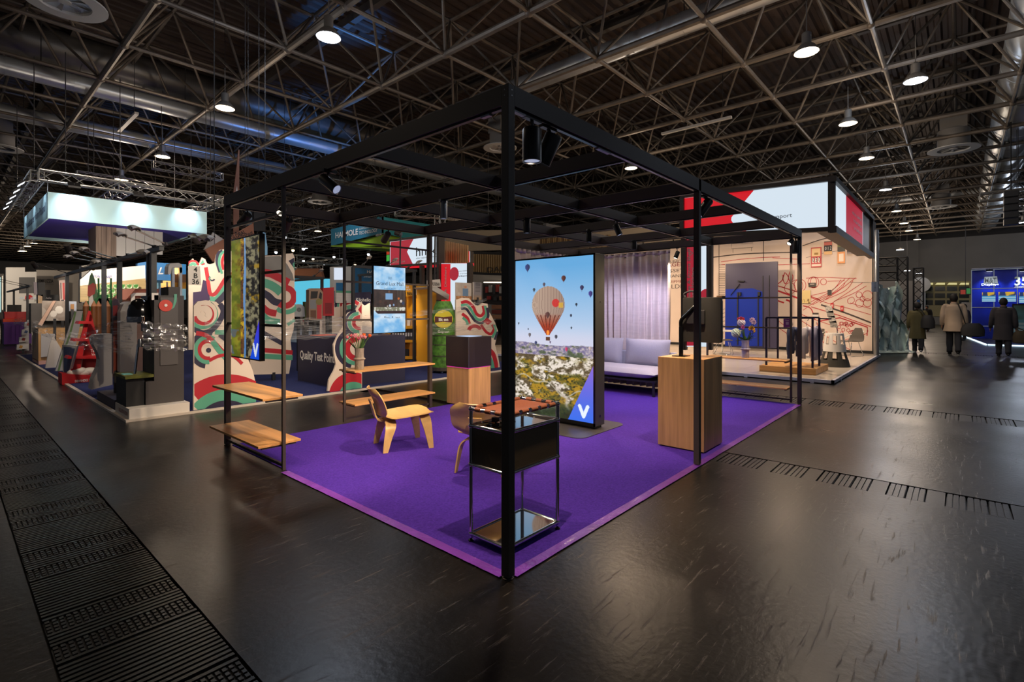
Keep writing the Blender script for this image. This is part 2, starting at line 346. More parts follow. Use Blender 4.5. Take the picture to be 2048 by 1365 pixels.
# ------------------------------------------------------------------ walls and roof of the hall
WALLM = mat('grey_hall_wall', (128,126,122), .8, noise=((.6,.6,.6), .08))
struct(MB().box(64, -14, 0, 64.3, 104, 8.6).build('wall_right', WALLM, local=True)); struct(MB().box(-14, 103, 0, 64, 103.3, 8.6).build('wall_left', WALLM, local=True))
UPW = mat('dark_upper_wall', (48,46,45), .8); struct(MB().box(64, -14, 8.6, 64.3, 104, 11.4).build('trim_1', UPW, local=True)); struct(MB().box(-14, 103, 8.6, 64, 103.3, 11.4).build('trim_2', UPW, local=True))
DECK = mat('brown_roof_deck', (66,52,44), .7, noise=((.5,.5,.5), .25))
dk = MB(); ZR = 11.3; pts = []; y = -14
while y < 103: pts += [(y, ZR), (y+.13, ZR), (y+.18, ZR+.11), (y+.31, ZR+.11)]; y += .36
dk.add([(x, p[0], p[1]) for p in pts for x in (-14, 66)], [(2*i, 2*i+1, 2*i+3, 2*i+2) for i in range(len(pts)-1)])
roof = struct(dk.build('ceiling', DECK, local=True)); roof['label'] = 'dark brown corrugated steel roof deck high above the stands'
for k in range(18):
    X = -9.5+k*5.98-1.5
    if -13 < X < 65: MB().box(X-.1, -14, ZR-.28, X+.1, 103, ZR-.005).build('purlin', mat('grey_purlin', (80,74,68), .6), roof, local=True)

# space frame: square pyramids, bottom layer at 8.55 m
GX, GY, GP, GZ, GH = 1.11, 2.717, 2.99, 8.55, 2.12
TUBE = mat('galvanised_tube', (112,103,92), .5, .35, noise=((2,2,2), .25))
sf = thing('ceiling_space_frame', 'brownish steel tube space frame carrying the hall roof', 'roof truss', (20, 40, GZ)); sf['kind'] = 'structure'
near = []; rest = MB()
def member(p, q, r):
    c = (np.array(p)+np.array(q))/2-CAM; d = c@FW; u = 1024+FPX*(c@RT)/max(d,.1); v = PY-FPX*c[2]/max(d,.1)
    near.append(((d if (d > 1 and -250 < u < 2300 and -250 < v) else 500+abs(d)), p, q, r))
nx0, nx1, ny0, ny1 = -4, 20, -3, 32
for i in range(nx0, nx1):
    for j in range(ny0, ny1):
        x = GX+i*GP; y = GY+j*GP; b = (x, y, GZ); t = (x+GP/2, y+GP/2, GZ+GH)
        member(b, (x+GP, y, GZ), .055); member(b, (x, y+GP, GZ), .085)
        member(t, (t[0]+GP, t[1], t[2]), .06); member(t, (t[0], t[1]+GP, t[2]), .06)
        for dx, dy in ((0,0),(GP,0),(0,GP),(GP,GP)): member((x+dx, y+dy, GZ), t, .04)
near.sort(key=lambda a: a[0])
for k, (d, p, q, r) in enumerate(near):
    if k < 290: MB().tube(p, q, r, 8).build('chord' if r > .05 else 'diagonal', TUBE, sf, smooth=40)
    else: rest.tube(p, q, r, 5 if d < 60 else 4, cap=False)
o = rest.build('far_members', TUBE, sf, smooth=True); o['kind'] = 'stuff'
nb = MB()
for i in range(nx0, nx1):
    for j in range(ny0, ny1):
        x = GX+i*GP; y = GY+j*GP
        if (x-CAM[0])**2+(y-CAM[1])**2 < 900: nb.ball((x,y,GZ), .12, 8, 6); nb.ball((x+GP/2,y+GP/2,GZ+GH), .11, 6, 4)
o = nb.build('node_balls', TUBE, sf, smooth=True); o['kind'] = 'stuff'

# ducts: spiral-seamed round ducts
DUCT = mat('galvanised_duct', (196,202,206), .36, .6, noise=((.8,.8,3), .12)); DUCTD = mat('dull_duct', (120,118,114), .42, .6, noise=((.8,.8,3), .15))
def duct(name, label, p, q, r, m, ring=1.6):
    t = thing(name, label, 'air duct', ((p[0]+q[0])/2, (p[1]+q[1])/2, p[2]-r)); p = np.array(p, float); q = np.array(q, float); L = np.linalg.norm(q-p); d = nrm(q-p)
    MB().tube(p, q, r, 28).build('duct_pipe', m, t, smooth=40)
    mb = MB()
    for k in range(int(min(L, 60)/ring)): mb.tube(p+d*(k*ring-.02), p+d*(k*ring+.02), r+.012, 28)
    o = mb.build('seam_ring', m, t, smooth=40); o['kind'] = 'stuff'
    hb = MB()
    for k in range(2, int(min(L, 50)/4)): c = p+d*k*4; hb.tube(c+EZ*r, (c[0], c[1], ZR), .015, 5)
    o = hb.build('hanger_rods', DARK, t); o['kind'] = 'stuff'; return t
a = at(300, 205, z=9.0); duct('round_duct', 'bright round duct running above the hanging blue and white banner, higher of the pair', (-12, a[1], 9.0), (60, a[1], 9.0), .28, DUCT)
a = at(300, 283, z=9.0); duct('round_duct', 'bright round duct lower of the pair over the banner', (-12, a[1], 9.0), (60, a[1], 9.0), .28, DUCT)
a = at(300, 150, z=10.65); duct('wide_duct', 'wide dull duct running behind the higher bright duct', (-12, a[1], 10.65), (60, a[1], 10.65), .6, DUCTD, 2.2)
a = at(1250, 92, z=9.72); duct('round_duct', 'shiny round duct crossing the roof above the corner post', (a[0], -12, 9.72), (a[0], 60, 9.72), .31, DUCT)
a = at(1985, 400, z=9.4); duct('wide_duct', 'wide shiny duct at the far right running away to the wall', (14, a[1], 9.4), (60, a[1], 9.4), .8, DUCT, 2.2)
a = at(1930, 378, z=9.0); duct('round_duct', 'thin bright duct crossing the roof far right above the grey wall', (a[0]+10, -12, 10.5), (a[0]+10, 10, 10.5), .25, DUCT)

# swirl air outlets: white ring, vanes, drum and a box above
VANE = mat('white_vane', (188,190,190), .5)
def outlet(u, v, z, r, label, drum=.5, dm=GREY):
    c = at(u, v, z=z); t = thing('swirl_outlet', label, 'air outlet', c, 0, 'swirl air outlets under the roof')
    MB().lathe([(r*.62,0),(r,-.0),(r,.03),(r*.62,.06),(r*.62,0)], (0,0,0), 32, cap=False).build('outlet_ring', VANE, t, smooth=40, local=True)
    mb = MB()
    for k in range(8):
        a = k*PI/4; mb.add([(r*.12*math.cos(a), r*.12*math.sin(a), .05), (r*.6*math.cos(a), r*.6*math.sin(a), .02), (r*.6*math.cos(a+.55), r*.6*math.sin(a+.55), .12), (r*.12*math.cos(a+.55), r*.12*math.sin(a+.55), .09)], [(0,1,2,3),(3,2,1,0)])
    mb.lathe([(.01,.03),(r*.15,.03),(r*.15,.1)], n=12); mb.build('swirl_vanes', VANE, t, local=True)
    MB().lathe([(r*.62,.06),(r*.62,drum),(r*.3,drum+.02)], n=24).build('drum', dm, t, smooth=40, local=True)
    MB().box(-r*.5,-r*.5,drum,r*.5,r*.5,drum+.6).build('plenum_box', GREY, t, local=True); return t
outlet(130, 8, 8.15, .74, 'large swirl air outlet at the upper left corner with a shiny drop duct', 1.0, DUCT)
outlet(0, 297, 8.1, .72, 'swirl air outlet cut by the left edge of the picture', .6); outlet(1000, 297, 8.1, .68, 'swirl air outlet behind the tall corner post', .6)
outlet(640, 405, 8.1, .72, 'swirl air outlet above the hanging blue green sign', .6); outlet(1907, 300, 8.1, .85, 'swirl air outlet at the upper right below a grey box', .8); outlet(1882, 415, 8.1, .8, 'far swirl air outlet over the right aisle', .8)

UPK = .55                                            # power share of the point light added below each lamp to brighten the roof
# hall lamps: grey housing, reflector, glowing disc
SHADE = mat('lamp_housing', (150,150,148), .4, .3)
def hall_lamp(c, warm, label, pw):
    t = thing('hall_lamp', label, 'ceiling lamp', c, 0, 'round hall lamps under the space frame')
    MB().lathe([(.26,0),(.25,.05),(.16,.16),(.10,.20),(.10,.44),(.05,.48),(.012,.5),(.012,1.2)], n=20).build('housing', SHADE, t, smooth=40, local=True)
    MB().lathe([(.245,-.002),(.25,.006)], n=24).build('diffuser', LAMPW if warm else LAMPC, t, local=True)
    MB().tube((0,0,1.0), (0,0,ZR+.1-c[2]), .008, 5).build('cable', DARK, t, local=True)
    if pw:
        spot('lamp_light', (c[0], c[1], c[2]-.02), (c[0], c[1], 0), pw, 130, .7, (255,224,190) if warm else (225,236,255), .2, t)
        l = bpy.data.lights.new('lamp_glow', 'POINT'); l.energy = pw*UPK; l.color = tuple(lin((255,230,204) if warm else (225,236,255))); l.shadow_soft_size = .25  # extra point light, added so the roof tubes are not too dark
        o = bpy.data.objects.new('lamp_glow', l); COL.objects.link(o); o.parent = t; o.location = (0, 0, -.18)
LP = [(657,75,0,'white hall lamp high above the left beam'), (1613,105,1,'large warm hall lamp near the upper right'), (1831,162,0,'white hall lamp right of the large warm one'), (1696,248,1,'warm hall lamp second in the row on the right'),
      (1733,317,1,'orange hall lamp third in the row on the right'), (1771,380,0,'white hall lamp fourth in the row on the right'), (450,217,1,'hall lamp hanging under the crossing ducts'), (325,314,1,'warm hall lamp just above the banner truss'),
      (243,360,1,'warm hall lamp right behind the banner truss'), (1262,337,1,'warm hall lamp seen through the open frame roof'), (1793,423,1,'warm hall lamp fifth in the row on the right'), (1808,447,1,'small warm hall lamp sixth in the row'),
      (1818,462,1,'small warm hall lamp farthest in the row'), (68,487,1,'small far lamp left below the banner'), (55,493,1,'tiny far lamp left below the banner'), (42,503,1,'tiny far lamp lowest left below the banner'), (610,497,0,'small far white lamp behind the open frame'), (636,463,1,'small warm far lamp beside the blue green sign')]
for i, (u, v, wm, lb) in enumerate(LP): hall_lamp(at(u, v, z=7.5), wm, lb, LAMP_W if i < 11 else LAMP_W*1.5)
for i, (c, lb) in enumerate((((3.5, 2.6, 7.5), 'hall lamp right above the black frame booth'), ((5.3, -5.2, 7.5), 'hall lamp above the aisle to the right of the camera'), ((-2.5, 8.6, 7.5), 'hall lamp above the left aisle'), ((47.3, -5.2, 7.5), 'far hall lamp over the blue stand'), ((53.3, .8, 7.5), 'far hall lamp near the grey end wall'), ((53.3, -11, 7.5), 'far hall lamp at the right edge near the end wall'), ((3.5, 70, 7.5), 'far hall lamp near the left end wall'), ((-8, 60, 7.5), 'farther left hall lamp near the left end wall'))):
    hall_lamp(c, i % 2 == 0, lb, LAMP_W*(.4 if i < 3 else 2.2))
# tube lights along the frame
for u, v, lb in ((1390, 252, 'long white tube light hung under the space frame'), (255, 245, 'unlit tube light beside the left duct')):
    c = np.array(at(u, v, z=8.3)); t = thing('tube_light', lb, 'tube light', c)
    MB().bar(c-EY*1.3, c+EY*1.3, .12, .08).build('tube_body', mat('tube_light_grey', (196,194,188), .5), t); [MB().tube(c+EY*k, c+EY*k+EZ*(ZR+.1-c[2]), .01, 5).build('hanger', DARK, t) for k in (-1, 1)]
# ------------------------------------------------------------------ the open black frame booth
LX, LY, FH, PW, BH = 7.06, 4.30, 2.80, .055, .115
TRK = mat('white_track_insert', (150,155,170), .35); RAIL = mat('black_track', (20,20,21), .35)
fr = thing('booth_frame', 'tall open frame of black square steel posts and beams around the purple carpet', 'frame', (LX/2, LY/2, 0))
def post(x, y, w=PW, name='post', foot=True, z1=FH):
    p = MB().box(x-w/2, y-w/2, .015, x+w/2, y+w/2, z1).build(name, BLACK, fr, bevel=.002)
    if foot: MB().lathe([(w*.62,0),(w*.62,.006),(w*.3,.01),(w*.3,.016)], (x, y, 0), 16).build('foot', BLACK, p)
    return p
h = PW/2
pa = post(h, h); post(2.80, h); post(LX-h, h); post(h, LY-h); post(2.93, LY-h); post(LX-h, LY-h)
for dz in (.03, .062):
    for q in ((0, -.001), (1, 0)):
        c = (-.0005, .03, FH-dz) if q[0] == 0 else (.03, -.0005, FH-dz)
        MB().lathe([(.004,0),(.004,.002)], c, 8, (1,0,0) if q[0] == 0 else (0,1,0)).build('bolt', STEEL, pa)
zb = FH-BH
def beam(p, q, name='beam', rail=True):
    b = MB().bar((p[0],p[1],FH-BH/2), (q[0],q[1],FH-BH/2), PW, BH).build(name, BLACK, fr)
    if rail: MB().bar((p[0],p[1],zb-.006), (q[0],q[1],zb-.006), .026, .012).build('track_rail', RAIL, b)
    return b
beam((PW, h), (LX-PW, h)); beam((PW, LY-h), (LX-PW, LY-h)); beam((h, PW), (h, LY-PW)); beam((LX-h, PW), (LX-h, LY-PW))
CX = [LX*k/5 for k in range(1, 5)]; CY = [LY/3, 2*LY/3]
for x in CX: beam((x, PW), (x, LY-PW), 'cross_beam')
xs = [h] + CX + [LX-h]
for y in CY:
    for k in range(5): beam((xs[k]+h, y), (xs[k+1]-h, y), 'cross_beam')
for x, y, L in ((.12, h, .10), (1.05, h, .16), (h, .2, .07)):           # pale power feeds in the tracks
    MB().box(x-L/2 if y == h else h-.014, y-.014 if y == h else y-L/2, zb-.022, x+L/2 if y == h else h+.014, y+.014 if y == h else y+L/2, zb-.012).build('track_feed', TRK, fr)
# ladder bays with shelf boards
uw = .03
def upright(x, y): return post(x, y, uw, 'upright', False, zb)
def rung(p, q, z): MB().bar((*p, z), (*q, z), .025, .025).build('rung', BLACK, fr)
def board(x0, y0, x1, y1, z, m):
    b = MB().box(x0, y0, z-.022, x1, y1, z).build('shelf_board', m, fr, bevel=.002)
    for k in (0, 1):
        if x1-x0 > y1-y0: xx = x0+.03 if k == 0 else x1-.03; mb = MB().bar((xx, y0+.04, z-.032), (xx, y1-.04, z-.032), .025, .018)
        else: yy = y0+.03 if k == 0 else y1-.03; mb = MB().bar((x0+.04, yy, z-.032), (x1-.04, yy, z-.032), .025, .018)
        mb.build('bracket', BLACK, b)
upright(h, 2.867); 
for z in (2.44, 1.89, 1.37, .06): rung((h, 2.88), (h, LY-PW), z)
board(-.19, 2.90, .21, 4.16, .27, OAKY); board(-.15, 2.90, .23, 4.20, .70, OAKY)
upright(1.47, LY-h)
for z in (2.44, 1.90, 1.38, .06): rung((1.48, LY-h), (2.90, LY-h), z)
board(1.50, 4.06, 2.86, 4.46, .27, OAKX); board(1.50, 4.06, 2.86, 4.46, .71, OAKX)
upright(LX-h, .15); upright(LX-h, 1.50)
for z in (1.72, 1.22, .06): rung((LX-h, .16), (LX-h, 1.49), z)
board(LX-.22, .17, LX+.16, 1.48, .26, OAKY); board(LX-.22, .17, LX+.16, 1.48, .70, OAKY)
# carpet and tape
PURPLE = mat('violet_needle_felt', (74,44,160), .95, spec=.15, noise=((60,60,60), .22), bump=(300, .5))
cpt = tag(MB().box(.057, .057, 0, 6.98, 4.22, .006).build('carpet', PURPLE), 'violet felt carpet inside the black frame', 'carpet')
TAPE = mat('glossy_violet_tape', (120,62,176), .22, noise=((6,6,6), .15), bump=(25, .5))
for q, lb in (((.06, -.012, 6.95, .057), 'violet glossy tape along the carpet edge on the right aisle'), ((-.012, .06, .057, 2.84), 'violet glossy tape along the carpet edge on the left aisle')):
    mb = MB(); n = 60; al = 0 if q[2]-q[0] > 1 else 1; lo, hi = (q[0], q[2]) if al == 0 else (q[1], q[3]); g = []
    for k in range(n+1):
        t = lo+(hi-lo)*k/n; row = []
        for j in range(4):
            wv = (q[1]+(q[3]-q[1])*j/3) if al == 0 else (q[0]+(q[2]-q[0])*j/3); zz = .0075+.0022*random.random()
            row.append((t, wv, zz) if al == 0 else (wv, t, zz))
        g.append(row)
    tag(mb.slab(g if al == 1 else [r[::-1] for r in g], -.003).build('edge_tape', TAPE), lb, 'tape')

# track spots
LENSB = mat('spot_lens_cool', (190,200,235), .3, emit=.55); LENSW = mat('spot_lens_warm', (255,240,215), emit=7)
SPOTM = mat('spot_black', (26,26,27), .38)
def track_spot(label, c, dirv, r=.035, L=.16, lens=LENSB, power=0, size=70, target=None, grey=False, rgb=(255,222,186)):
    """c: middle of the body; hangs by a yoke from the track above"""
    c = np.array(c, float); d = nrm(dirv); t = thing('track_spot', label, 'spotlight', (c[0], c[1], c[2]-L/2), 0, 'spotlights in the tracks of the black frame')
    m = STEEL if grey else SPOTM
    MB().lathe([(r*.9,-L/2),(r,-L/2+.01),(r,L/2),(r*.88,L/2),(r*.86,L/2-.012)], c, 20, d).build('spot_body', m, t, smooth=40)
    MB().lathe([(.001,L/2-.010),(r*.86,L/2-.009)], c, 20, d, cap=False).build('lens', lens, t)
    top = np.array([c[0], c[1], zb-.02]); bk = c-d*L*.28
    MB().tube(bk, (top+bk)/2+np.array([.001,0,.02]), r*.16, 6).tube((top+bk)/2+np.array([.001,0,.02]), top, r*.2, 6).build('yoke', m, t)
    MB().obox(top+EZ*.008, (r*1.3,0,0), (0,.016,0), (0,0,.012)).build('track_adapter', m, t)
    if power:
        lp = c+d*(L/2+.01); spot('spot_light', lp, target if target is not None else lp+d, power, size, .5, rgb, .03, t)
def on(u, v, x=None, y=None): return at(u, v, x=x, y=y)
track_spot('large black cylinder spot nearest the corner post, pointing straight down', (.245, .03, 2.515), (0,0,-1), .058, .20, LENSB, BOOTH_W*1.2, 110, (1.2, 1.5, 0))
track_spot('large black spot tilted behind the one at the corner post', (.43, .05, 2.54), (-.12,.5,-1), .056, .19, LENSB, BOOTH_W*2.4, 55, (.02, 3.5, .3))
track_spot('brown lit spot under the left beam, tilted to the right', (.03, 2.02, 2.57), (.3,-1,-.75), .045, .2, LENSB, BOOTH_W*.9, 90, (.9, 1.4, 0))
track_spot('black spot under the right beam beside the slim post', (3.03, .05, 2.56), (-.35,.3,-.6), .045, .2, LENSB, BOOTH_W, 95, (3.6, 2.0, 0))
c = on(887, 420, x=CX[0]); track_spot('grey cylinder spot hanging left of the corner post over the chairs', (c[0], c[1], c[2]), (0,0,-1), .04, .19, LENSB, BOOTH_W*1.3, 110, (1.6, 3.2, 0), True)
c = on(1054, 452, x=CX[1]); track_spot('black cylinder spot hanging above the tall screen, left one', c, (0,0,-1), .045, .19, LENSB, BOOTH_W*.9, 100, (3.2, 3.3, 0))
c = on(1178, 472, x=CX[2]); track_spot('black cylinder spot hanging above the tall screen, right one', c, (0,0,-1), .045, .19, LENSB, BOOTH_W*.9, 100, (4.3, 2.2, 0))
c = on(1268, 490, x=CX[3]); track_spot('black cylinder spot hanging in front of the curtain', c, (0,0,-1), .045, .16, LENSB, BOOTH_W*1.15, 120, (6.3, 2.8, .4), rgb=(226,222,255))
track_spot('small spot at the curtain end, lamp lit', (6.98, 2.05, 2.54), (-.35,.25,-1), .04, .14, LENSW, BOOTH_W*.6, 120, (6.2, 2.0, .3))
track_spot('small spot under the far right corner with a bright lamp', (6.6, .06, 2.57), (-.6,.3,-.6), .035, .1, LENSW, BOOTH_W*.8, 100, (5.2, 1.0, 0))
track_spot('black box spot against the far right post', (6.93, .06, 2.52), (0,0,-1), .06, .2, LENSB, BOOTH_W*.6, 90, (6.2, .9, 0))
track_spot('small spot by the left shelves, lamp lit', (.05, 2.96, 2.47), (-.5,-.45,-.6), .035, .1, LENSW, 0, 100)
spot('shelf_spot_beam', (.03, 2.93, 2.42), (.0, 3.6, .3), BOOTH_W*.6, 75, .6, (255,214,165), .03)
track_spot('black spot over the wooden pedestal', (CX[1]+.9, CY[0], 2.56), (.1,-.4,-1), .04, .15, LENSB, BOOTH_W*.9, 90, (3.3, .3, .3))
track_spot('black spot over the wood and black plinth', (CX[1], 2.5, 2.56), (.3,.4,-1), .04, .15, LENSB, BOOTH_W*.9, 100, (2.9, 4.2, .3))

# ------------------------------------------------------------------ pictures on the screens
def seg(s, t, p, q, asp):
    px_, py_ = (s-p[0])*asp, t-p[1]; dx, dy = (q[0]-p[0])*asp, q[1]-p[1]; k = np.clip((px_*dx+py_*dy)/(dx*dx+dy*dy), 0, 1)
    return np.hypot(px_-k*dx, py_-k*dy)
def vlogo(c, s, t, ctr, hh, asp, col=(235,245,255)):
    a = (ctr[0]-hh*.42/asp, ctr[1]+hh*.5); b = (ctr[0], ctr[1]-hh*.5); e = (ctr[0]+hh*.42/asp, ctr[1]+hh*.5)
    d = np.minimum(seg(s,t,a,b,asp), seg(s,t,b,e,asp)); return np.where((d < hh*.17)[...,None], np.asarray(col, float), c)
def balloon_pic(s, t):
    asp = .56
    c = mixc((206,216,238), (104,170,222), (t-.45)/.5); c = mixc(c, (214,212,232), np.exp(-((t-.47)/.07)**2)*.7)
    n1 = vnoise(s, t, 6, 16, 1, 5); n2 = vnoise(s, t, 14, 40, 2, 4); n3 = vnoise(s, t, 40, 110, 3, 3); n4 = vnoise(s, t, 4, 10, 5, 4)
    hz = .452+.03*np.clip(.35-s, 0, 1)+.004*np.sin(s*9); land = t < hz
    far = mixc((120,112,150), (196,184,186), (n3-.35)*3); far = mixc(far, (84,96,70), (n2-.55)*5)
    rock = mixc((96,82,58), (238,226,212), (n2-.40)*5.5); rock = mixc(rock, (66,60,36), (n3-.56)*5)
    fld = mixc((176,138,36), (96,92,34), (n2-.4)*4); fld = mixc(fld, (44,48,26), (n3-.52)*5)
    g = np.where((t > .385)[...,None], far, mixc(rock, fld, (n1-.47)*9+(.26-t)*3))
    pathd = np.abs(t-(.215-.05*s+.03*np.sin(s*7)+.02*np.sin(s*17))); g = mixc(g, (206,196,178), np.clip(1-pathd/.008, 0, 1)*.9)
    riv = np.abs(s-(.66+.06*np.sin(t*26)+.03*np.sin(t*60))); g = mixc(g, (214,200,190), np.clip(1-riv/.035, 0, 1)*(t < .21)*.85)
    g = mixc(g, (34,52,26), np.clip((.10-t)/.05, 0, 1)*.85); g = mixc(g, (34,36,22), np.clip((n4-.53)*6, 0, 1)*(t < .25)*.7)
    c = np.where(land[...,None], g, c)
    def body(cx, cy, R, col, stripes=0):
        nonlocal c
        dx = (s-cx)*asp; dy = t-cy; up = dy >= -R*.25; rr = np.hypot(dx, dy)
        lowk = np.clip((-dy-R*.25)/(R*1.35), 0, 1); wlow = R*.968*(1-lowk**1.15)+R*.10*lowk
        ins = np.where(up, rr < R, (np.abs(dx) < wlow) & (dy > -R*1.6)); nx = dx/np.maximum(np.sqrt(np.clip(R*R-dy*dy, 1e-6, None)), wlow+1e-6)
        col_ = np.zeros(s.shape+(3,))+np.asarray(col, float)
        if stripes:
            ang = np.arcsin(np.clip(nx, -1, 1)); st = np.abs(((ang*5.2) % 1)-.5)
            col_ = mixc((150,124,112), (196,170,150), .5+.5*nx*-.6); col_ = mixc(col_, (112,88,80), (st > .43)*.75)
            col_ = mixc(col_, (168,58,34), np.clip((-dy-R*.45)/(R*.7), 0, 1)*.95); col_ = mixc(col_, (96,40,30), ((np.abs(((ang*2.6) % 1)-.5) < .16) & (dy < -R*.55))*.8)
            rw = (np.hypot((s-cx-.10)*asp, t-cy-R*.10) < R*.22); col_ = mixc(col_, (206,40,40), rw*.85)
            yw = (np.abs((s-cx-.165)*asp) < R*.12) & (np.abs(t-cy+R*.02) < R*.14); col_ = mixc(col_, (226,178,50), yw*.7)
        else: col_ = col_*(1-.25*np.clip(nx, -1, 1))[...,None]
        c = np.where(ins[...,None], col_, c)
        bk = (np.abs(dx) < R*.13) & (dy < -R*1.72) & (dy > -R*1.92); c = np.where(bk[...,None], np.array((98,60,44.)), c)
    body(.445, .705, .119, (170,140,120), 1)
    fl = (np.hypot((s-.445)*asp, (t-.528)*.7) < .011); c = np.where(fl[...,None], np.array((255,150,60.)), c)
    for x, y, r, col in ((.17,.955,.019,(44,58,110)), (.645,.872,.0155,(92,58,54)), (.395,.838,.010,(80,70,84)), (.26,.806,.010,(60,72,86)), (.865,.810,.013,(66,60,92)), (.965,.772,.014,(70,64,128)), (.80,.708,.008,(52,58,70)), (.735,.64,.008,(60,66,84)),
                         (.74,.565,.006,(58,64,72)), (.045,.585,.006,(64,70,80)), (.18,.548,.005,(80,84,96)), (.20,.512,.011,(110,104,108)), (.55,.507,.011,(80,78,90)), (.44,.60,.0,(0,0,0)), (.285,.462,.010,(60,70,110)), (.475,.470,.006,(96,80,110)), (.68,.432,.010,(196,70,110)), (.96,.446,.010,(190,170,170)), (.442,.645,.016,(92,60,58))):
        if r: body(x, y, r, col)
    tri = s > .70+t*.87; c = np.where(tri[...,None], mixc((58,112,236), (140,106,214), t/.34), c)
    return vlogo(c, s, t, (.885, .062), .062, asp)
def lichen_pic(s, t):
    n1 = vnoise(s, t, 3, 14, 11, 5); n2 = vnoise(s, t, 10, 34, 12, 4); n3 = vnoise(s, t, 5, 16, 13, 4); n4 = vnoise(s, t, 16, 60, 14, 3)
    left = mixc((96,104,30), (158,150,44), (n1-.35)*3); left = mixc(left, (120,96,30), (n2-.5)*4); left = mixc(left, (98,122,34), np.clip(1-s/.25, 0, 1)*.5)
    mid = mixc((110,72,40), (214,172,40), (n3-.48)*6); mid = mixc(mid, (58,44,34), (n4-.55)*5)
    right = mixc((36,32,28), (150,142,110), (n2-.42)*4.5); right = mixc(right, (176,140,40), (n3-.6)*6)
    c = np.where((s < .36)[...,None], left, np.where((s < .48)[...,None], mid, right))
    gap = (s > .475+.02*np.sin(t*9)) & (s < .545+.015*np.sin(t*11)); c = np.where(gap[...,None], mixc((92,140,196), (132,176,226), t), c)
    blob = (t < .23) & (s < .30) & (t > .02) & (vnoise(s,t,4,8,15,2)+t*1.6 > .62); c = np.where(blob[...,None], mixc((84,110,130), (112,104,88), n2), c)
    tri = s > .70+t*.95; c = np.where(tri[...,None], mixc((20,84,238), (84,62,232), t/.3), c)
    return vlogo(c, s, t, (.885, .075), .085, .55)
def mall_pic(s, t):
    n = vnoise(s, t, 4, 8, 21, 4); c = mixc((112,176,226), (206,226,242), (n-.35)*2.4)
    dark = (t > .285) & (t < .655) & ~((t < .285+.05*(s-.0)*0+.06*(s < .12)*(1-s/.12)));
    d = mixc((30,22,20), (74,52,40), vnoise(s, t, 8, 14, 22, 3)); d = np.where((s > .72)[...,None], mixc((40,34,32), (92,74,60), vnoise(s,t,20,6,23,2)), d)
    d = np.where(((np.abs(s-.47) < .115) & (t > .50) & (t < .60))[...,None], np.array((120,160,200.)), d); d = np.where((np.hypot((s-.475)*.57, t-.622) < .02)[...,None], np.array((96,66,50.)), d)
    for x, y, r, col in ((.2,.47,.04,(70,44,32)), (.36,.45,.04,(52,26,22)), (.55,.46,.045,(70,38,34)), (.66,.46,.035,(58,44,44)), (.86,.48,.035,(206,190,180)), (.93,.45,.04,(52,60,86)), (.78,.52,.03,(196,96,32)), (.5,.41,.03,(190,200,214)), (.62,.42,.025,(130,160,196)), (.42,.40,.02,(170,150,140))):
        d = np.where((np.hypot((s-x)*.57, t-y) < r*.62)[...,None], np.asarray(col, float), d)
    tb = (t < .385) & (t > .315); d = np.where(tb[...,None], mixc((120,120,96), (210,206,196), (vnoise(s,t,24,30,24,2)-.4)*4), d); d = np.where((t <= .33)[...,None], mixc((60,28,22), (30,16,14), vnoise(s,t,8,8,25,2)), d)
    c = np.where(dark[...,None], d, c)
    for x in (.34, .58): c = np.where((np.hypot((s-x)*.57, t-.235) < .010)[...,None], np.array((30,40,60.)), c)
    return c

# tall screen totem
X0 = 3.33
tt = thing('screen_totem', 'tall double-height screen column showing hot air balloons over a rocky valley', 'screen', (3.43, 2.18, 0))
MB().rbox(2.83, 1.40, .006, 3.90, 2.96, .014, .14, 6).build('base_plate', mat('grey_steel_plate', (92,90,92), .4, .6), tt)
TG = mat('totem_grey', (74,74,68), .42, .3)
MB().box(X0, 1.525, .05, X0+.22, 2.87, 2.235).build('housing', TG, tt, bevel=.004); MB().box(X0+.04, 1.56, .014, X0+.2, 2.84, .05).build('plinth', BLACKG, tt)
fm = MB(); y0, y1, z0, z1 = 1.525, 2.87, .05, 2.235; b = .022
for q in ((y0, z0, y1, z0+.04), (y0, z1-b, y1, z1), (y0, z0, y0+b, z1), (y1-b, z0, y1, z1)): fm.box(X0-.012, q[0], q[1], X0, q[2], q[3])
fm.build('bezel', BLACKG, tt)
picture('screen', (X0-.004, y1-b, z0+.04), -EY*(y1-y0-2*b), EZ*(z1-z0-b-.04), 200, 340, balloon_pic, SCREEN, tt)
MB().lathe([(.016,0),(.016,.004)], (X0+.11, 1.521, .17), 12, (0,1,0)).build('key_lock', BLACKG, tt); MB().lathe([(.006,0),(.006,.004)], (X0+.11, 1.521, 1.62), 8, (0,1,0)).build('screw', BLACKG, tt)
# screens hanging in the ladder bays
def hung_screen(label, plane, a0, a1, z0, z1, fn, nx, ny, m, dpt=.05):
    if plane[0] == 'x':
        x = plane[1]; t = thing('hanging_screen', label, 'screen', (x, (a0+a1)/2, z0)); MB().box(x, a0, z0, x+dpt, a1, z1).build('housing', BLACKG, t, bevel=.003)
        picture('screen', (x-.003, a1-.012, z0+.015), -EY*(a1-a0-.024), EZ*(z1-z0-.03), nx, ny, fn, m, t)
        for k in (.2, .8): MB().box(x+dpt, a0+(a1-a0)*k-.02, z1-.25, h+.012, a0+(a1-a0)*k+.02, z1-.2).build('mount', BLACK, t) if False else None
    else:
        y = plane[1]; t = thing('hanging_screen', label, 'screen', ((a0+a1)/2, y, z0)); MB().box(a0, y, z0, a1, y+dpt, z1).build('housing', BLACKG, t, bevel=.003)
        picture('screen', (a0+.012, y-.003, z0+.015), EX*(a1-a0-.024), EZ*(z1-z0-.03), nx, ny, fn, m, t)
    return t
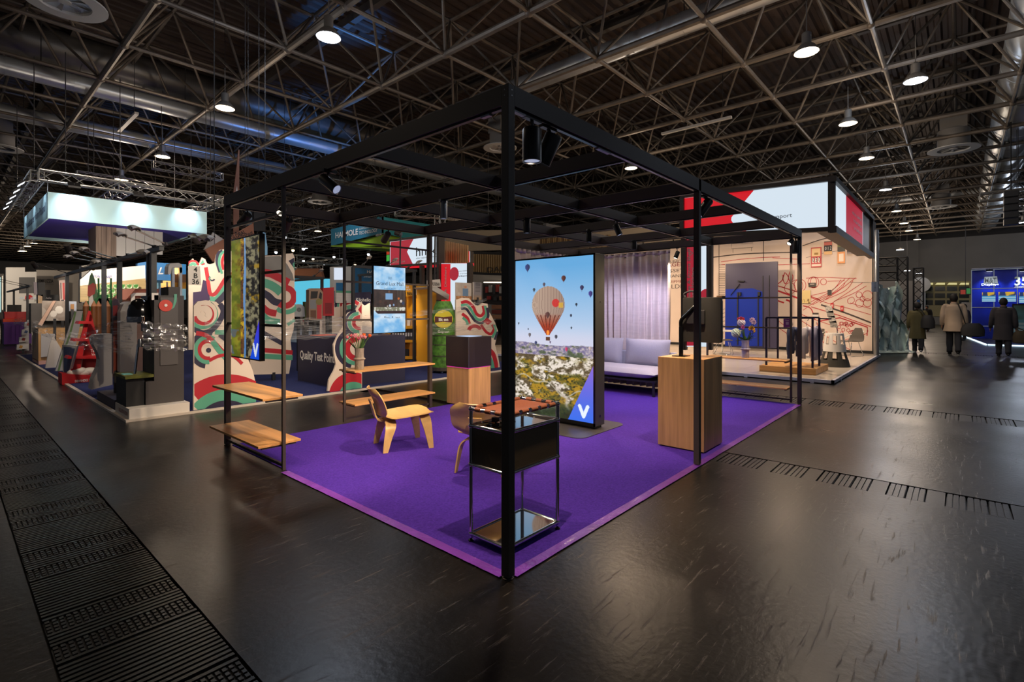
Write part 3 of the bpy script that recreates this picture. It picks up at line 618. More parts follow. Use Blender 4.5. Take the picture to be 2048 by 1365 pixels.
hs = hung_screen('slim hanging screen showing mossy bark with a blue corner', ('x', -.055), 3.20, 3.93, 1.02, 2.27, lichen_pic, 80, 240, SCREEN_LO, .05)
MB().box(-.005, 3.30, 1.86, .015, 3.85, 1.92).build('mount', BLACK, hs)
ms = hung_screen('hanging screen with a shopping mall advert on pale blue', ('y', 4.24), 1.89, 2.45, 1.18, 2.15, mall_pic, 110, 180, SCREEN, .03)
DKT = mat('dark_blue_lettering', (28,40,66), .6)
words('Grand Lux Mall', (2.17, 4.236, 1.87), EX, EZ, .075, DKT, ms); words('S H O P   H E R E', (2.17, 4.236, 1.815), EX, EZ, .028, DKT, ms); words('/\\/\\', (2.17, 4.236, 1.955), EX, EZ, .06, DKT, ms)
words('Menu', (2.13, 4.236, 1.40), EX, EZ, .03, DKT, ms); words('Search', (2.30, 4.236, 1.40), EX, EZ, .03, DKT, ms)

# ------------------------------------------------------------------ pedestal with monitor arm
pd = thing('wood_pedestal', 'square oak pedestal carrying the monitor arm by the right aisle', 'pedestal', (3.475, .375, .006))
MB().box(3.205, .115, .02, 3.745, .63, .992).build('body', OAK, pd, bevel=.002); MB().box(3.225, .135, .006, 3.725, .61, .02).build('plinth', BLACKG, pd); MB().box(3.205, .115, .992, 3.745, .63, .997).build('top', OAKX, pd)
mo = thing('monitor_arm', 'black monitor on a jointed arm standing on the oak pedestal', 'monitor', (3.42, .44, .997))
MB().box(3.34, .38, .997, 3.50, .53, 1.008).build('foot_plate', BLACKG, mo, bevel=.003)
MB().tube((3.42,.455,1.0), (3.42,.455,1.33), .024, 14).build('pole', BLACKG, mo, smooth=40)
MB().path(cr([(3.42,.455,1.31), (3.41,.45,1.40), (3.42,.40,1.46), (3.44,.30,1.56), (3.45,.27,1.57)], 5), .021, 10).build('arm', BLACKG, mo, smooth=40)
MB().box(3.435,.20,1.36,3.475,.40,1.52).build('joint_block', DARK, mo, bevel=.01)
MON = mat('monitor_back', (52,52,50), .45)
MB().rbox(3.475, .035, 1.16, 3.53, .46, 1.66, .02, 3, 'x').build('monitor_shell', MON, mo, bevel=.004); MB().box(3.53, .06, 1.19, 3.62, .44, 1.63).build('monitor_bulge', DARK, mo, bevel=.01)
MB().box(3.621, .07, 1.2, 3.625, .43, 1.62).build('screen', BLACKG, mo)
MB().path(cr([(3.5,.44,1.66),(3.5,.45,1.70),(3.48,.38,1.73),(3.47,.30,1.72)],4), .012, 6).build('cable', DARK, mo, smooth=True)
MB().box(3.5,.03,1.655,3.6,.09,1.675).build('paper_flap', mat('brown_paper', (140,104,74), .8), mo)
# plinth of wood and black glass
pl = thing('display_plinth', 'square plinth, oak below and black glass box above, behind the chair', 'plinth', (3.55, 4.06, .006))
MB().box(3.31, 3.80, .02, 3.80, 4.31, .605).build('base', OAK, pl, bevel=.002)
MB().box(3.30, 3.79, .615, 3.81, 4.32, 1.085).build('black_box', mat('smoked_glass', (44,38,42), .3), pl, bevel=.003); MB().box(3.31, 3.80, .605, 3.80, 4.31, .615).build('glow_gap', mat('magenta_led', (190,30,140), emit=1.2), pl)
MB().bar((3.30,3.79,.615), (3.30,3.79,1.087), .012).build('corner_profile', STEEL, pl); MB().box(3.30,3.79,1.085,3.81,4.32,1.092).build('lid', DARK, pl); MB().box(3.42,3.9,1.092,3.7,4.2,1.097).build('top_light', mat('pale_blue_glow', (190,214,250), emit=.9), pl)

# ------------------------------------------------------------------ steel tube side table
us = thing('tube_side_table', 'chrome tube side table with black panels and tan leather top behind the corner post', 'side table', (.46, .35, .006))
ux0, ux1, uy0, uy1 = .20, .72, .19, .51; ZL = (.055, .51, .765, .875); r = .0125
MIR = mat('black_mirror_panel', (84,72,52), .10, .0, spec=1.0, coat=1.0); MIRB = mat('mirror_tray', (168,166,164), .05, 1.0)  # brown base colour of the black panels stands in for their reflections
for x in (ux0, ux1):
    for y in (uy0, uy1):
        lg = MB().tube((x,y,.03), (x,y,ZL[3]), r, 12).build('leg', CHROME, us, smooth=40)
        MB().lathe([(.018,0),(.018,.008),(.008,.012),(.008,.03)], (x,y,.006), 12).build('foot', BLACKG, lg)
        jb = MB()
        for z in ZL: jb.ball((x,y,z), .0175, 10, 8)
        o = jb.build('ball_joints', CHROME, us, smooth=True); o['kind'] = 'stuff'
for z in ZL:
    for p, q in (((ux0,uy0),(ux1,uy0)), ((ux0,uy1),(ux1,uy1)), ((ux0,uy0),(ux0,uy1)), ((ux1,uy0),(ux1,uy1))): MB().tube((*p,z), (*q,z), r, 10).build('rail', CHROME, us, smooth=40)
for q in ((ux0, uy0+.014, ux0+.006, uy1-.014), (ux1-.006, uy0+.014, ux1, uy1-.014), (ux0+.014, uy0, ux1-.014, uy0+.006), (ux0+.014, uy1-.006, ux1-.014, uy1)): MB().box(q[0], q[1], ZL[1]+.012, q[2], q[3], ZL[2]-.012).build('side_panel', MIR, us)
MB().box(ux0+.01, uy0+.01, ZL[2]-.010, ux1-.01, uy1-.01, ZL[2]-.003).build('top_panel', MIR, us); MB().box(ux0+.01, uy0+.01, ZL[1]-.004, ux1-.01, uy1-.01, ZL[1]+.002).build('bottom_panel', MIR, us)
MB().box(ux0+.01, uy0+.01, ZL[0]-.004, ux1-.01, uy1-.01, ZL[0]+.004).build('lower_tray', MIRB, us)
LEA = mat('tan_leather', (140,80,52), .55, noise=((8,8,8), .12), bump=(60, .2)); rows = []
for i in range(9):
    x = ux0+.05+(ux1-ux0-.10)*i/8; rows.append([(x, uy0+.035+(uy1-uy0-.07)*j/6, ZL[3]+.002-.012*math.sin(PI*i/8)*math.sin(PI*j/6)) for j in range(7)])
MB().slab(rows, .005).build('leather_sling', LEA, us, smooth=40)
for k in range(5):
    x = ux0+.07+k*.095
    for y in (uy0, uy1): MB().tube((x-.03,y,ZL[3]), (x+.03,y,ZL[3]), .0155, 10).build('leather_loop', LEA, us, smooth=40)
    if k < 3:
        for x2 in (ux0, ux1): MB().tube((x2, uy0+.07+k*.09-.024, ZL[3]), (x2, uy0+.07+k*.09+.024, ZL[3]), .0155, 10).build('leather_loop', LEA, us, smooth=40)
ch = thing('chrome_clamp', 'small chrome wire clamp lying on the side table below the leather', 'clamp', (.30, .38, ZL[2]-.003))
MB().tube((.22,.47,.777), (.36,.26,.80), .006, 6).build('wire', CHROME, ch); MB().tube((.24,.45,.79), (.40,.36,.775), .006, 6).build('wire', CHROME, ch); MB().box(.28,.36,.764,.31,.40,.82).build('clamp_block', BLACKG, ch)
MB().box(.25,.42,.764,.34,.45,.772).build('clamp_foot', CHROME, ch)

# ------------------------------------------------------------------ bent plywood lounge chairs (facing +x)
def strip(path, wid, wdir, t): return [[np.array(p)-np.array(wdir)*w_/2, np.array(p)+np.array(wdir)*w_/2] for p, w_ in zip(path, wid)]
def make_chair(label, loc, rz):
    t = thing('plywood_chair', label, 'chair', loc, rz, 'bent plywood lounge chairs'); L = dict(local=True)
    g = []
    for i in range(17):                                   # seat
        a = i/16; x = -.245+.56*a; hw = .275*(1-abs(2*a-1)**5)**.5*(1-.06*(1-a)) if 0 < i < 16 else .12
        row = []
        for j in range(13):
            k = j/6-1; y = hw*k; z = .335+.055*a+.035*max(0,(.18-a)/.18)**2-.03*max(0,(a-.85)/.15)**2+.022*k*k*(1-a*.4)
            row.append((x, y, z))
        g.append(row)
    MB().slab(g, .012).build('seat', BIRCH, t, smooth=50, **L)
    g = []
    for i in range(13):                                   # backrest
        a = i/12; z = .375+.295*a; hw = .27*(1-abs(2*a-1)**4)**.4 if 0 < i < 12 else .15; row = []
        for j in range(13):
            k = j/6-1; row.append((-.275-.11*a+.05*k*k+.02*math.sin(PI*a), hw*k, z))
        g.append(row)
    MB().slab([r[::-1] for r in g], .011).build('backrest', BIRCH, t, smooth=50, **L)
    sp = cr([(.18,0,.352), (.0,0,.322), (-.16,0,.300), (-.27,0,.305), (-.318,0,.36), (-.338,0,.43), (-.372,0,.54)], 4); MB().slab(strip(sp, [.13]*len(sp), (0,1,0), .014), .014).build('spine', BIRCH, t, smooth=50, **L)
    for xx, top, half, foot, nm in ((.19, .345, .20, .245, 'leg'), (-.175, .300, .175, .22, 'leg')):
        lean = .055 if xx > 0 else -.075
        for s_ in (-1, 1):
            p = cr([(xx, 0, top), (xx, s_*half*.72, top), (xx+lean*.15, s_*(half+.012), top-.055), (xx+lean*.6, s_*(half+.03), top*.45), (xx+lean, s_*foot, 0)], 5)
            n = len(p); wd = [.115 if i < n*.45 else .115-.07*(i-n*.45)/(n*.55) for i in range(n)]
            MB().slab(strip(p, wd, (s_,0,0), .013), .013).build(nm, BIRCH, t, smooth=50, **L)
    for y in (-.05, .05): MB().lathe([(.02,0),(.02,.018)], (.19, y, .338), 10).build('shock_mount', BLACKG, t, **L)
    return t
make_chair('pale plywood lounge chair facing right, in front of the back shelves', (1.315, 2.765, .006), -.365)
make_chair('pale plywood lounge chair turned away behind the leather topped side table', (1.40, 1.53, .006), .456)

# ------------------------------------------------------------------ sofa, side table, curtains
SOFA = mat('pale_grey_weave', (176,174,190), .9, spec=.2, noise=((120,120,120), .12), bump=(180, .4))
so = thing('daybed_sofa', 'pale grey sofa on a dark steel frame in front of the curtain', 'sofa', (6.45, 3.05, .006))
def cushion(name, c, ax, ay, az, n=14, p=4.0, puff=.35):
    c, ax, ay, az = map(lambda q: np.asarray(q, float), (c, ax, ay, az)); mb = MB()
    for sg in (1, -1):
        g = []
        for i in range(n+1):
            row = []
            for j in range(n+1):
                a = -1+2*i/n; b = -1+2*j/n; hgt = max(0, (1-abs(a)**p)*(1-abs(b)**p))**.5*(1-puff+puff*(1-a*a)*(1-b*b)); row.append(c+a*ax*(1-.03*(1-abs(b)**2))+b*ay*(1-.03*(1-abs(a)**2))+sg*az*hgt)
            g.append(row if sg > 0 else row[::-1])
        mb.sheet(g)
    return mb.build(name, SOFA, so, smooth=True)
cushion('seat_cushion', (6.42, 3.05, .385), (.40,0,0), (0,1.02,0), (0,0,.105), 16, 10, .25)
for yy in (2.56, 3.53): cushion('back_cushion', (6.80, yy, .70), (.035,0,.26), (0,.46,0), (-.13,0,.03), 14, 5, .5)
MB().box(6.84, 2.03, .30, 6.98, 4.08, .72).build('back_board', SOFA, so, bevel=.02)
FRM = mat('dark_steel_frame', (38,38,52), .45, .4)
MB().box(6.04, 2.03, .25, 6.94, 4.08, .28).build('seat_frame', FRM, so)
for x in (6.07, 6.9):
    for y in (2.07, 4.04): MB().box(x-.018, y-.018, .006, x+.018, y+.018, .25).build('leg', FRM, so)
st = thing('black_side_table', 'small black steel table at the right end of the sofa', 'side table', (6.35, 1.9, .006))
MB().box(6.15, 1.72, .47, 6.6, 2.00, .485).build('table_top', BLACK, st); MB().box(6.2, 1.76, .006, 6.55, 1.96, .016).build('base', BLACK, st); MB().box(6.33, 1.93, .016, 6.42, 1.955, .47).build('stem', BLACK, st)
CURT = mat('pale_lilac_curtain', (222,208,206), .85, spec=.2, noise=((3,3,30), .06))
def curtain(label, p, q, z0, z1, nf):
    p = np.array([*p,0.]); q = np.array([*q,0.]); d = nrm(q-p); nn = np.array([-d[1], d[0], 0]); L = np.linalg.norm(q-p); N = nf*12; g = []
    for iz in range(13):
        z = z0+(z1-z0)*iz/12; amp = .024+.042*(1-iz/12)**.6; row = []
        for k in range(N+1):
            ph = k/N*nf*2*PI; row.append(p+d*(L*k/N)+nn*(amp*math.sin(ph+.25*math.sin(k*.37)+.3*math.sin(iz*.6+k*.05))+.012*math.sin(k*.21))+EZ*z)
        g.append(row)
    t = thing('curtain', label, 'curtain', tuple((p+q)/2+EZ*z0), 0, 'curtains at the back of the black frame')
    MB().slab(g, .004).build('drape', CURT, t, smooth=True)
    hd = [[p+d*(L*k/N)+nn*(.026*math.sin(k/N*nf*2*PI))+EZ*(z1-.005+.075*i) for k in range(N+1)] for i in range(2)]; MB().slab(hd, .006).build('header_tape', CURT, t, smooth=True)
    MB().bar(p+EZ*(z1+.085), q+EZ*(z1+.085), .02, .015).build('curtain_track', BLACK, t)
curtain('pale curtain behind the sofa on the right side of the frame', (6.99, 2.18), (6.99, 4.15), .03, 2.58, 14)
curtain('pale curtain behind the tall screen on the back side of the frame', (4.6, 4.20), (6.85, 4.20), .03, 2.58, 16)

# ------------------------------------------------------------------ vases with flowers
VASE = mat('grey_bark_ceramic', (150,140,128), .85, noise=((18,18,6), .3), bump=(45, .8)); STEM = mat('stem_green', (74,112,44), .6); LEAFG = mat('leaf_green', (62,104,46), .6)
def vase(label, x, y, z, hgt=.30, r=.062, m=VASE):
    return tag(MB().lathe([(r*.95,0),(r*.98,hgt*.02),(r*.95,hgt*.25),(r*1.0,hgt*.44),(r*1.28,hgt*.48),(r*1.28,hgt*.51),(r*1.0,hgt*.56),(r*.93,hgt*.8),(r*1.02,hgt),(r*.86,hgt),(r*.80,hgt*.6),(r*.8,hgt*.1)], (x,y,z), 24).build('vase', m, smooth=40), label, 'vase', 'ringed ceramic vases')
def petal_head(mb, c, r, n=6, col=None, d=(0,0,1)):
    d = nrm(d); u = nrm(np.cross(d, (.3,.9,.1))); v = np.cross(d, u)
    for k in range(n):
        a = 2*PI*k/n; o = math.cos(a)*u+math.sin(a)*v; s_ = np.cross(d, o); g = []
        for i in range(5):
            t_ = i/4; w_ = r*.55*math.sin(PI*min(.98, .12+t_*.86)); rad = r*(.35+.55*math.sin(PI*t_*.75)); g.append([np.array(c)+d*r*2.0*t_+o*rad-s_*w_*.9, np.array(c)+d*r*2.0*t_+o*rad*1.12, np.array(c)+d*r*2.0*t_+o*rad+s_*w_*.9])
        mb.slab(g, .002)
def leafblade(mb, p, q, w_, bend):
    p = np.array(p, float); q = np.array(q, float); d = q-p; s_ = nrm(np.cross(d, (.2,.3,1))); g = []
    for i in range(7):
        t_ = i/6; c = p+d*t_+np.array(bend)*t_*t_; ww = w_*math.sin(PI*min(.97, .15+.85*t_))**.8; g.append([c-s_*ww, c+EZ*.004, c+s_*ww])
    mb.slab(g, .0015)
vz = vase('grey ringed vase holding tulips on the upper back shelf', 1.665, 4.22, .71, .29)
tb = thing('tulip_bouquet', 'bunch of pink and orange tulips in the grey vase on the back shelf', 'flowers', (1.665, 4.22, .95))
cols = [('tulip_pink', (236,156,168)), ('tulip_rose', (226,112,128)), ('tulip_orange', (236,110,40)), ('tulip_cream', (214,214,176))]
for k in range(13):
    a = k*2.4; rr = .03+.10*((k*7) % 13)/13; e = np.array([1.665+rr*1.25*math.cos(a)*1.1, 4.22+rr*math.sin(a), 1.12+.045*((k*5) % 7)/7-.25*max(0, rr-.10)]); b = np.array([1.665+.02*math.cos(a), 4.22+.02*math.sin(a), .95])
    MB().path(cr([b, (b+e)/2+np.array([0,0,.02]), e], 4), .0045, 6).build('stem', STEM, tb, smooth=True)
    ci = 2 if (e[0] > 1.72) else (3 if k % 6 == 5 else k % 2); mb = MB(); petal_head(mb, e, .022, 6, d=e-b); mb.build('bloom', mat(cols[ci][0], cols[ci][1], .5), tb, smooth=True)
for k in range(11):
    a = k*2.1+.5; b = np.array([1.665+.025*math.cos(a), 4.22+.025*math.sin(a), .96]); e = b+np.array([.12*math.cos(a), .10*math.sin(a), .11+.05*(k % 3)]); mb = MB(); leafblade(mb, b, e, .017, (0,0,-.03)); mb.build('leaf', LEAFG, tb, smooth=True)
v2 = np.array([6.99, .84, .70]); VASE2 = mat('lilac_grey_ceramic', (150,146,168), .7, noise=((18,18,6), .25), bump=(45, .6))
vase('lilac grey ringed vase on the upper shelf in front of the blue panel', *v2, .30, .062, VASE2)
fb = thing('mixed_bouquet', 'mixed bouquet with yellow, white and red flowers in the lilac vase', 'flowers', (*v2[:2], .95))
FL = [((0,.06,.60),'ball_white',(206,202,220),.062), ((0,.14,.42),'hydrangea',(186,206,190),.075), ((0,.05,.675),'red_bloom',(214,60,70),.03), ((0,.10,.665),'red_bloom',(214,60,70),.028), ((0,.02,.665),'red_bloom',(214,60,70),.026), ((0,.02,.52),'pink_daisy',(222,104,170),.035), ((0,-.11,.50),'yellow_gerbera',(236,180,24),.055), ((0,-.15,.46),'yellow_bloom',(238,186,40),.03), ((0,-.12,.455),'blue_bloom',(60,80,200),.03), ((0,-.12,.64),'lily',(216,186,210),.05), ((0,-.15,.61),'lily',(216,186,210),.045)]
for i, (p, nm, cl, r_) in enumerate(FL):
    e = v2+np.array([-.02-.02*(i % 3), p[1], p[2]]); b = v2+np.array([0, p[1]*.12, .27])
    MB().path(cr([b, (b+e)/2+np.array([0, p[1]*.1, 0]), e], 4), .005, 6).build('stem', STEM, fb, smooth=True)
    mb = MB()
    if nm in ('ball_white', 'hydrangea'):
        for k in range(60):
            z_ = 1-2*(k+.5)/60; a = k*2.399; q = np.array([math.cos(a)*math.sqrt(1-z_*z_), math.sin(a)*math.sqrt(1-z_*z_), z_]); mb.ball(e+q*r_*.8, r_*.30, 6, 4)
    else:
        for k in range(10):
            a = 2*PI*k/10; o_ = np.array([-.3, math.cos(a), math.sin(a)]); s2 = np.array([0, -math.sin(a), math.cos(a)]); mb.slab([[e+o_*r_*.15-s2*r_*.08, e+o_*r_*.15+s2*r_*.08], [e+o_*r_*.6-s2*r_*.26, e+o_*r_*.6+s2*r_*.26], [e+o_*r_-s2*r_*.1, e+o_*r_+s2*r_*.1]], .003)
    bl = mb.build('bloom', mat(nm, cl, .6), fb, smooth=True)
    if 'gerbera' in nm or 'daisy' in nm: MB().ball(e+np.array([-.012,0,0]), r_*.28, 8, 6).build('flower_eye', mat('flower_eye', (110,60,20), .7), bl, smooth=True)
for k in range(9):
    a = k*.75; b = v2+np.array([0,0,.29]); e = b+np.array([-.03*math.cos(a), .16*math.cos(a), .03+.10*abs(math.sin(a*1.3))]); mb = MB(); leafblade(mb, b, e, .03, (0,0,-.04)); mb.build('leaf', LEAFG, fb, smooth=True)
# ------------------------------------------------------------------ left stand with the wave walls
def clip(poly, quad):
    """cut a flat polygon (photo points) to a convex outline"""
    out = [tuple(p) for p in poly]; n = len(quad)
    area = sum(quad[i][0]*quad[(i+1) % n][1]-quad[(i+1) % n][0]*quad[i][1] for i in range(n)); sg = 1 if area > 0 else -1
    for i in range(n):
        a, b = quad[i], quad[(i+1) % n]; inp = out; out = []
        f = lambda p: sg*((b[0]-a[0])*(p[1]-a[1])-(b[1]-a[1])*(p[0]-a[0]))
        for k in range(len(inp)):
            p, q = inp[k-1], inp[k]; fp, fq = f(p), f(q)
            if (fp >= 0) != (fq >= 0): t = fp/(fp-fq); out.append((p[0]+(q[0]-p[0])*t, p[1]+(q[1]-p[1])*t))
            if fq >= 0: out.append(q)
        if len(out) < 3: return []
    return out
def ring(cx, cy, r0, r1, a0, a1, r0b=None, r1b=None, n=28, ky=1.0):
    """band between two radii (spiral if the end radii differ); angles in degrees, up is 90"""
    r0b = r0 if r0b is None else r0b; r1b = r1 if r1b is None else r1b; A = []; B = []
    for i in range(n+1):
        t = i/n; a = math.radians(a0+(a1-a0)*t); A.append((cx+(r0+(r0b-r0)*t)*math.cos(a), cy-ky*(r0+(r0b-r0)*t)*math.sin(a))); B.append((cx+(r1+(r1b-r1)*t)*math.cos(a), cy-ky*(r1+(r1b-r1)*t)*math.sin(a)))
    return A+B[::-1]
def flow(pts, w0, w1, n=6):
    """ribbon whose two edges lie w0 and w1 to the side of a smooth line"""
    P = cr([(*p, 0) for p in pts], n); A = []; B = []
    for i in range(len(P)):
        d = nrm(P[min(i+1, len(P)-1)]-P[max(i-1, 0)]); nn = np.array([-d[1], d[0], 0]); A.append(tuple((P[i]+nn*w0)[:2])); B.append(tuple((P[i]+nn*w1)[:2]))
    return A+B[::-1]
def flat_panel(name, label, cat, plane, outline, bands=(), base=CREAM, th=.04, group=None, smooth=False, clipq=None, lift=.0012, face=None):
    """upright board on the plane y=.. or x=.. with its printed shapes, each a thin piece on its face"""
    k, c = plane; pt = (lambda p, d=0: at(p[0], p[1], y=c-d)) if k == 'y' else (lambda p, d=0: at(p[0], p[1], x=c-d))
    ext = EY*th if k == 'y' else EX*th
    ol = cr([(*p, 0) for p in outline], 5, True) if smooth else outline
    P3 = [pt(p) for p in ol]; A = np.array(P3); t = thing(name, label, cat, (*( (A.min(0)+A.max(0))/2)[:2], A[:,2].min()), 0, group)
    MB().prism(P3, ext).build('board', base, t)
    if face: bands = [(face, outline)]+list(bands)
    for i, (m, poly) in enumerate(bands):
        q = clip(poly, clipq) if clipq else poly
        if len(q) >= 3:
            d = lift+.0004*i; MB().prism([np.array(pt(p))-nrm(ext)*d for p in q], nrm(ext)*d*.9).build('printed_band', m, t)
    return t
BLUEC = mat('navy_stand_carpet', (46,52,92), .95, spec=.1, noise=((40,40,40), .2)); TRIMW = mat('pale_edge_profile', (206,196,184), .4)
s1 = tag(MB().box(-.40, 6.56, 0, 8.6, 21.4, .02).build('stand_carpet', BLUEC), 'navy blue carpet of the stand with the wave walls', 'carpet')
for q, lb in (((-.46, 6.50, 8.62, 6.56), 'pale floor edge strip along the front of the wave stand'), ((-.46, 6.56, -.40, 21.4), 'pale floor edge strip along the left aisle of the wave stand')):
    tag(MB().box(q[0], q[1], 0, q[2], q[3], .03).build('edge_strip', TRIMW), lb, 'edge strip')
# wave wall beside the left shelf
q1 = [(388.5,505),(512,505),(512,812),(388.5,824)]
flat_panel('wave_wall', 'cream wave wall with red and green curls behind the left shelf post', 'wall panel', ('y', 6.66),
  [(387,822),(387.5,612),(396,603),(412,601),(432,604),(450,620),(470,640),(497,652),(502,690),(497,704),(496,718),(505,740),(510,760),(512,807)], [
  (RED, ring(455,870,91,121,40,130)), (TEAL, ring(455,870,69,91,30,140)), (NAVY, ring(455,870,38,69,30,150)),
  (NAVY, flow([(384,655),(405,667),(425,660),(441,640),(447,622),(440,608)], -6, 5)), (TEAL, ring(408,627,25,34,-150,60,27,26)), (RED, ring(408,628,15.5,25,-165,110,18,17)), (CREAM, ring(405,628,6,11,-40,150,4,5)),
  (NAVY, ring(416,700,28,38,75,260)), (TEAL, ring(416,700,21,29,60,275)), (RED, ring(416,700,13.5,21,50,285)), (NAVY, ring(417,701,0.5,5,0,359)),
  (RED, flow([(392,667),(412,672),(430,688),(448,706),(470,712)], -5, 4)), (TEAL, flow([(425,682),(438,700),(452,716)], -5, 6)), (RED, flow([(418,722),(440,712),(465,712),(484,728)], -3.5, 3)), (NAVY, flow([(440,668),(455,680),(470,686)], -4, 6)), (TEAL, flow([(430,664),(450,664),(480,655)], -4, 5))], clipq=q1)
q2 = [(377,500),(455,500),(500,520),(500,660),(377,660)]
flat_panel('wave_wall', 'tall wave wall with crests behind the stand number sign 4 B 36', 'wall panel', ('y', 8.2),
  [(377,700),(377,545),(379,524),(386,517),(394,530),(399,527),(404,515),(411,519),(414,527),(419,529),(430,526),(433,510),(440,500),(450,499),(470,505),(500,530),(500,700)], [
  (TEAL, ring(386,534,3,9,20,200)), (RED, ring(386,533,9,13,10,175)), (TEAL, [(400,528),(406,519),(408,526),(402,530)]), (RED, [(402,529),(409,526),(410,529),(404,531)]),
  (mat('deep_purple_print', (62,44,84), .6), [(386,585),(402,583),(406,560),(414,563),(418,578),(420,600),(400,612),(386,614)]),
  (NAVY, flow([(440,545),(434,525),(436,508),(445,502)], -3, 3)), (TEAL, flow([(444,548),(438,527),(441,510),(449,503)], -2.5, 2.5)), (RED, flow([(447,540),(444,524),(449,508)], -2.5, 3)),
  (RED, flow([(411,535),(415,560),(420,588),(432,587),(450,560),(462,545)], -4.5, 3)), (TEAL, flow([(420,598),(434,597),(452,573),(464,556)], -5, 5)), (NAVY, flow([(432,606),(446,592),(462,572)], -5, 7)), (NAVY, ring(424,556,4,7,150,330)), (TEAL, ring(421,558,2,4,80,280))], clipq=q2)
q3 = [(520,508),(592,508),(592,730),(520,730)]
flat_panel('wave_tower', 'tall grey and cream wave panel seen through the left ladder bay', 'wall panel', ('y', 9.0),
  [(500,750),(500,520),(512,512),(562,511),(572,508),(586,507),(589,515),(589,640),(587,660),(581,680),(584,712),(578,748)], [
  (GREY, [(525,513),(560,512),(575,530),(585,548),(588,562),(560,560),(540,540),(520,537)]), (NAVY, [(577,522),(588,516),(589,538)]), (TEAL, [(585,528),(589,524),(589,542)]),
  (RED, flow([(515,540),(540,543),(560,552),(580,562)], -3, 12)), (TEAL, flow([(515,557),(540,564),(556,573),(566,582)], -3, 14)), (NAVY, flow([(518,582),(536,592),(548,603),(562,607)], -7, 7)),
  (RED, ring(570,594,12,24,-130,100)), (TEAL, ring(572,596,24,33,-130,-5)), (RED, flow([(518,604),(535,621),(553,626)], -5, 8)), (TEAL, flow([(518,618),(535,638),(560,644)], -5, 10)), (NAVY, flow([(520,662),(545,676),(570,690)], -4, 5)), (RED, flow([(515,700),(550,703),(585,706)], -5, 4)), (TEAL, flow([(515,712),(550,714),(585,716)], -5, 5)), (TEAL, flow([(575,650),(589,640)], -3, 3))], clipq=q3)
# navy reception box
qb = thing('navy_counter', 'navy box counter lettered Quality Test Point', 'counter', (2.9, 7.8, .02))
a = np.array(at(673, 776, z=.02)); b2 = np.array(at(595.5, 761, z=.02)); wv = np.array([1.5, -.14, 0])
MB().prism([a, b2, b2+wv, a+wv], (0,0,.96)).build('counter_body', mat('navy_laminate', (40,40,66), .6), qb)
dr = nrm(a-b2); words('Quality Test Point', b2+(a-b2)*.07+EZ*.475, dr, EZ, .24, WPRINT, qb, align='LEFT', bold=.006, width=np.linalg.norm(a-b2)*.88)
MB().prism([(a+b2)/2-dr*.1+np.array([.1,0,.96]), (a+b2)/2-dr*.45+np.array([.1,0,.96]), (a+b2)/2-dr*.45+np.array([.5,0,.96]), (a+b2)/2-dr*.1+np.array([.5,0,.96])], (0,0,.01)).build('orange_mat', mat('coral_sheet', (232,120,96), .6), qb)
q4 = [(655,585),(723,585),(723,790),(655,790)]
flat_panel('wave_wall', 'narrow wave wall joined to the navy counter, behind the tulips', 'wall panel', ('y', 6.68),
  [(655,783),(658,760),(668,742),(672,730),(668,708),(667,690),(675,672),(690,650),(690,636),(697,626),(712,620),(718,610),(724,604),(724,776)], [
  (NAVY, ring(712,697,33,42,110,255)), (TEAL, ring(712,698,25,33,95,265)), (RED, ring(714,698,14,25,85,275)), (NAVY, ring(716,646,22,27,100,270)), (TEAL, ring(717,646,15,22,90,275)), (RED, ring(719,646,8,15,85,280)),
  (RED, ring(706,793,28,48,10,170)), (TEAL, ring(707,793,15,29,5,175)), (NAVY, ring(708,793,0.5,15,5,175)), (RED, [(716,620),(724,608),(724,630)])], clipq=q4)
flat_panel('wave_wall', 'low wave wall with a red and green arch behind the mall screen', 'wall panel', ('y', 10.0),
  [(722,716),(722,648),(735,640),(752,650),(768,664),(776,680),(772,700),(770,722)], [(RED, ring(752,722,22,34,15,165)), (TEAL, ring(752,724,10,22,10,170)), (NAVY, ring(752,726,.5,10,10,170)), (mat('pale_scribble', (190,182,180), .7), [(724,652),(750,655),(756,672),(726,682)]), (RED, [(722,700),(728,690),(732,716),(722,716)])], clipq=[(722,630),(778,630),(778,722),(722,722)])
flat_panel('wave_wall', 'wave wall with dark curls behind the navy counter', 'wall panel', ('y', 10.6),
  [(640,690),(640,612),(652,608),(664,598),(676,592),(690,594),(702,600),(716,602),(730,612),(740,606),(742,690)], [
  (NAVY, ring(684,610,10,15,40,200)), (TEAL, ring(684,610,6,10,30,210)), (RED, ring(686,610,2,6,10,220)), (NAVY, flow([(690,640),(705,620),(722,622)], -8, 8)), (RED, flow([(690,608),(708,604),(722,614)], -4, 3)), (TEAL, flow([(694,616),(710,612)], -4, 4)), (CREAM, flow([(696,646),(712,622),(722,606)], -3, 3))], base=CREAM)
